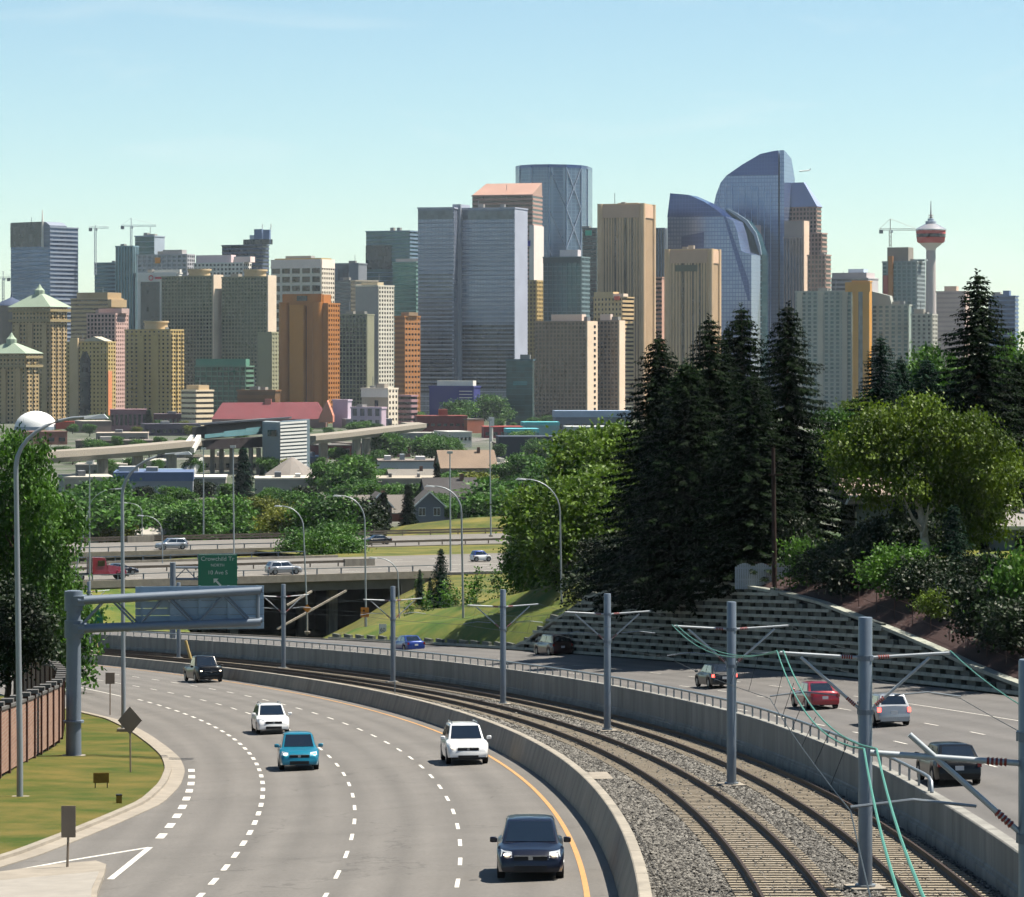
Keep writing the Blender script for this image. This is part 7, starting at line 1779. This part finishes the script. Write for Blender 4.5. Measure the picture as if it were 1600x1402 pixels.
o = tower('office_block', 'pinkish block with penthouse right of the observation tower', 1463, 1508, 1515, 457, 2700, wl('a89490'), wl('b8a298'), ('bands', 4, .6), ('plain',)); o.roofbox(1474, 1493, 447, wl('a89888'), .2, .7)
o = tower('office_block', 'small blue banded block above the trees at the right', 1544, 1586, 1591, 464, 2900, G['blue'], wl('4c6484'), ('bands', 4, .4), BA); o.roofbox(1566, 1576, 454, wl('4c6484'), .2, .7)
# observation tower
Yt = 2940; c = FP(1454.5, 640, Yt); c.z = floor(Yt) - 2; t = thing('observation_tower', 'concrete observation tower with red pod and mast', 'tower', c)
z = lambda py: (EYE - py) * Yt / F - c.z; k = Yt / F
MB().lathe([(9.5, 0), (5.6, 30), (4.4, z(400)), (4.2, z(386))], c, 24).build('shaft', wl('a49c98'), t, smooth=50)
MB().lathe([(4.2, z(392)), (5, z(388)), (9, z(383)), (10.5, z(380))], c, 32).build('pod_base', wl('c9bfb6'), t, smooth=50)
MB().lathe([(11, z(380)), (12.6, z(378)), (13.2, z(370)), (13.6, z(362)), (13.4, z(360.5))], c, 32).build('pod_red', wl('b2443a'), t, smooth=50)
MB().lathe([(13.25, z(371)), (13.45, z(370.6)), (13.6, z(366)), (13.5, z(365.6))], c, 32).build('pod_window', G['dark'], t)
MB().lathe([(14.2, z(360.4)), (14.2, z(358.5)), (13, z(357)), (7, z(351.5)), (5.2, z(350))], c, 32).build('pod_roof', M('pod_white', '#d6d4d6', rough=.25, metal=.6, var=.05), t, smooth=40)
MB().lathe([(5, z(350)), (5, z(346)), (3, z(345.5)), (3, z(342)), (1, z(341))], c, 20).build('pod_cap', wl('8a96a4'), t)
MB().lathe([(.9, z(341)), (.6, z(330)), (.25, z(314))], c, 8).build('mast', wl('7c7a80'), t)
for q in (340, 337): MB().lathe([(2.4, z(q)), (2.4, z(q - .8))], c, 12).build('mast_ring', wl('8a5a58'), t)
# cranes
CW = wl('b8bcc0')
def crane(lab, px, pyb, pyj, pyt, x0, x1, Y, m=CW):
    b = FP(px, pyb, Y); t = thing('tower_crane', lab, 'crane', b); zj = (EYE - pyj) * Y / F; zt = (EYE - pyt) * Y / F; s = .9
    mb = MB()
    for dx, dy in ((-s, -s), (s, -s), (s, s), (-s, s)): mb.beam((b.x + dx, Y + dy, b.z), (b.x + dx, Y + dy, zj), .35)
    n = max(3, int((zj - b.z) / 3))
    for k in range(n):
        za, zc = b.z + (zj - b.z) * k / n, b.z + (zj - b.z) * (k + 1) / n; mb.beam((b.x - s, Y - s, za), (b.x + s, Y - s, zc), .25); mb.beam((b.x + s, Y + s, za), (b.x - s, Y + s, zc), .25)
    mb.build('mast', m, t)
    X = lambda px: (px - 800) * Y / F
    mb = MB(); a, c = X(x0), X(x1)
    for dy, dz in ((-.6, 0), (.6, 0), (0, 1.4)): mb.beam((a, Y + dy, zj + dz), (c, Y + dy, zj + dz), .3)
    m_ = max(6, int(abs(c - a) / 2.2))
    for k in range(m_): mb.beam((a + (c - a) * k / m_, Y, zj), (a + (c - a) * (k + .5) / m_, Y, zj + 1.4), .2); mb.beam((a + (c - a) * (k + .5) / m_, Y, zj + 1.4), (a + (c - a) * (k + 1) / m_, Y, zj), .2)
    mb.build('jib', m, t)
    MB().beam((b.x, Y, zj), (b.x, Y, zt), .6).build('apex', m, t)
    MB().tube([(b.x, Y, zt), (c, Y, zj + 1.5)], .12, 4).build('tie_rod', m, t); MB().tube([(b.x, Y, zt), (a, Y, zj + 1)], .12, 4).build('tie_rod', m, t)
    MB().box((a + (1.5 if c > a else -1.5), Y, zj - 1.2), (1.6, .9, 1.6)).build('counterweight', wl('707478'), t); MB().box((b.x + 1.2, Y - 1, zj - 1), (1, .8, 1.2)).build('cab', wl('d8d8d4'), t)
crane('pale tower crane left of the teal slab with short jib', 149, 430, 357, 352, 139, 170, 3080)
crane('pale tower crane above the dark teal tower with long jib', 205, 392, 354, 341, 189, 244, 3120)
crane('tower crane over the unfinished tower beside the observation tower', 1391, 386, 360, 342, 1374, 1431, 2740, wl('a2928a'))
crane('tower crane at the far left edge behind the condos', 5, 480, 435, 424, 16, -18, 3100)
# blue dome roof at the far left
p = FP(18, 478, 2700); t = thing('domed_building', 'dark blue domed roof left of the tall yellow condo', 'building', (p.x, p.y, floor(2700) - 2))
MB().lathe([(11, floor(2700) - 2 - p.z), (11, 0)], p, 20).build('wall', wl('6a6258'), t); MB().lathe([(12, 0), (9, 3.5), (4, 5.5), (1, 7), (.3, 12)], p, 20).build('dome', wl('2c3a54'), t, smooth=50)
# aeroplane
p = FP(1257, 267, 5200); t = thing('aeroplane', 'tiny pale aeroplane in the sky right of the tallest tower', 'aeroplane', p)
MB().tube([p + Vector((-9, 0, -1.0)), p + Vector((-7, 0, -.7)), p + Vector((7, 0, .7)), p + Vector((10, 0, 1.2))], [.3, 1.1, 1.1, .3], 8).build('fuselage', wl('c2c6c6'), t)
MB().hexa([p + Vector((-1, -9, -.4)), p + Vector((1, -9, -.4)), p + Vector((2.5, 9, -.4)), p + Vector((-1, 9, -.4))], [p + Vector((-1, -9, -.1)), p + Vector((1, -9, -.1)), p + Vector((2.5, 9, -.1)), p + Vector((-1, 9, -.1))]).build('wing', wl('c2c6c6'), t)
MB().prism([p + Vector((7, 0, 1)), p + Vector((9.5, 0, 1.2)), p + Vector((10.5, 0, 4)), p + Vector((9.3, 0, 4))], (0, .3, 0)).build('tail_fin', wl('8a90a0'), t)
# low filler blocks between the tower feet
r = random.Random(12)
for i in range(26):
    px = 10 + i * 46 + r.uniform(-10, 10); Y = r.uniform(2700, 3150); c_ = r.choice(['8d8478', '7c8288', 'a39684', '6f7a80', '9a8a7e'])
    tower('office_block', 'low anonymous block at the tower feet, number of the row hidden', px, px + 26, px + 34, r.uniform(560, 620), Y, G[r.choice(['dark', 'grey', 'brown'])], wl(c_), r.choice([GR, BA]), BA) if False else None

# ---------------------------------------------------------------- haze
hz = MB().hexa([(-2600, -2100, -75), (2600, -2100, -75), (2600, 6100, -75), (-2600, 6100, -75)], [(-2600, -2100, 222), (2600, -2100, 222), (2600, 6100, 222), (-2600, 6100, 222)])
hm = bpy.data.materials.new('haze'); hm.use_nodes = True; nn = hm.node_tree.nodes; nn.clear()
oo = nn.new('ShaderNodeOutputMaterial'); pv = nn.new('ShaderNodeVolumePrincipled')
pv.inputs['Color'].default_value = (.80, .90, 1.0, 1); pv.inputs['Density'].default_value = 2.2e-5; pv.inputs['Anisotropy'].default_value = .2
hm.node_tree.links.new(pv.outputs[0], oo.inputs['Volume'])
hzo = hz.build('haze', hm, kind='stuff'); hzo['label'] = 'thin pale blue air haze over the valley'
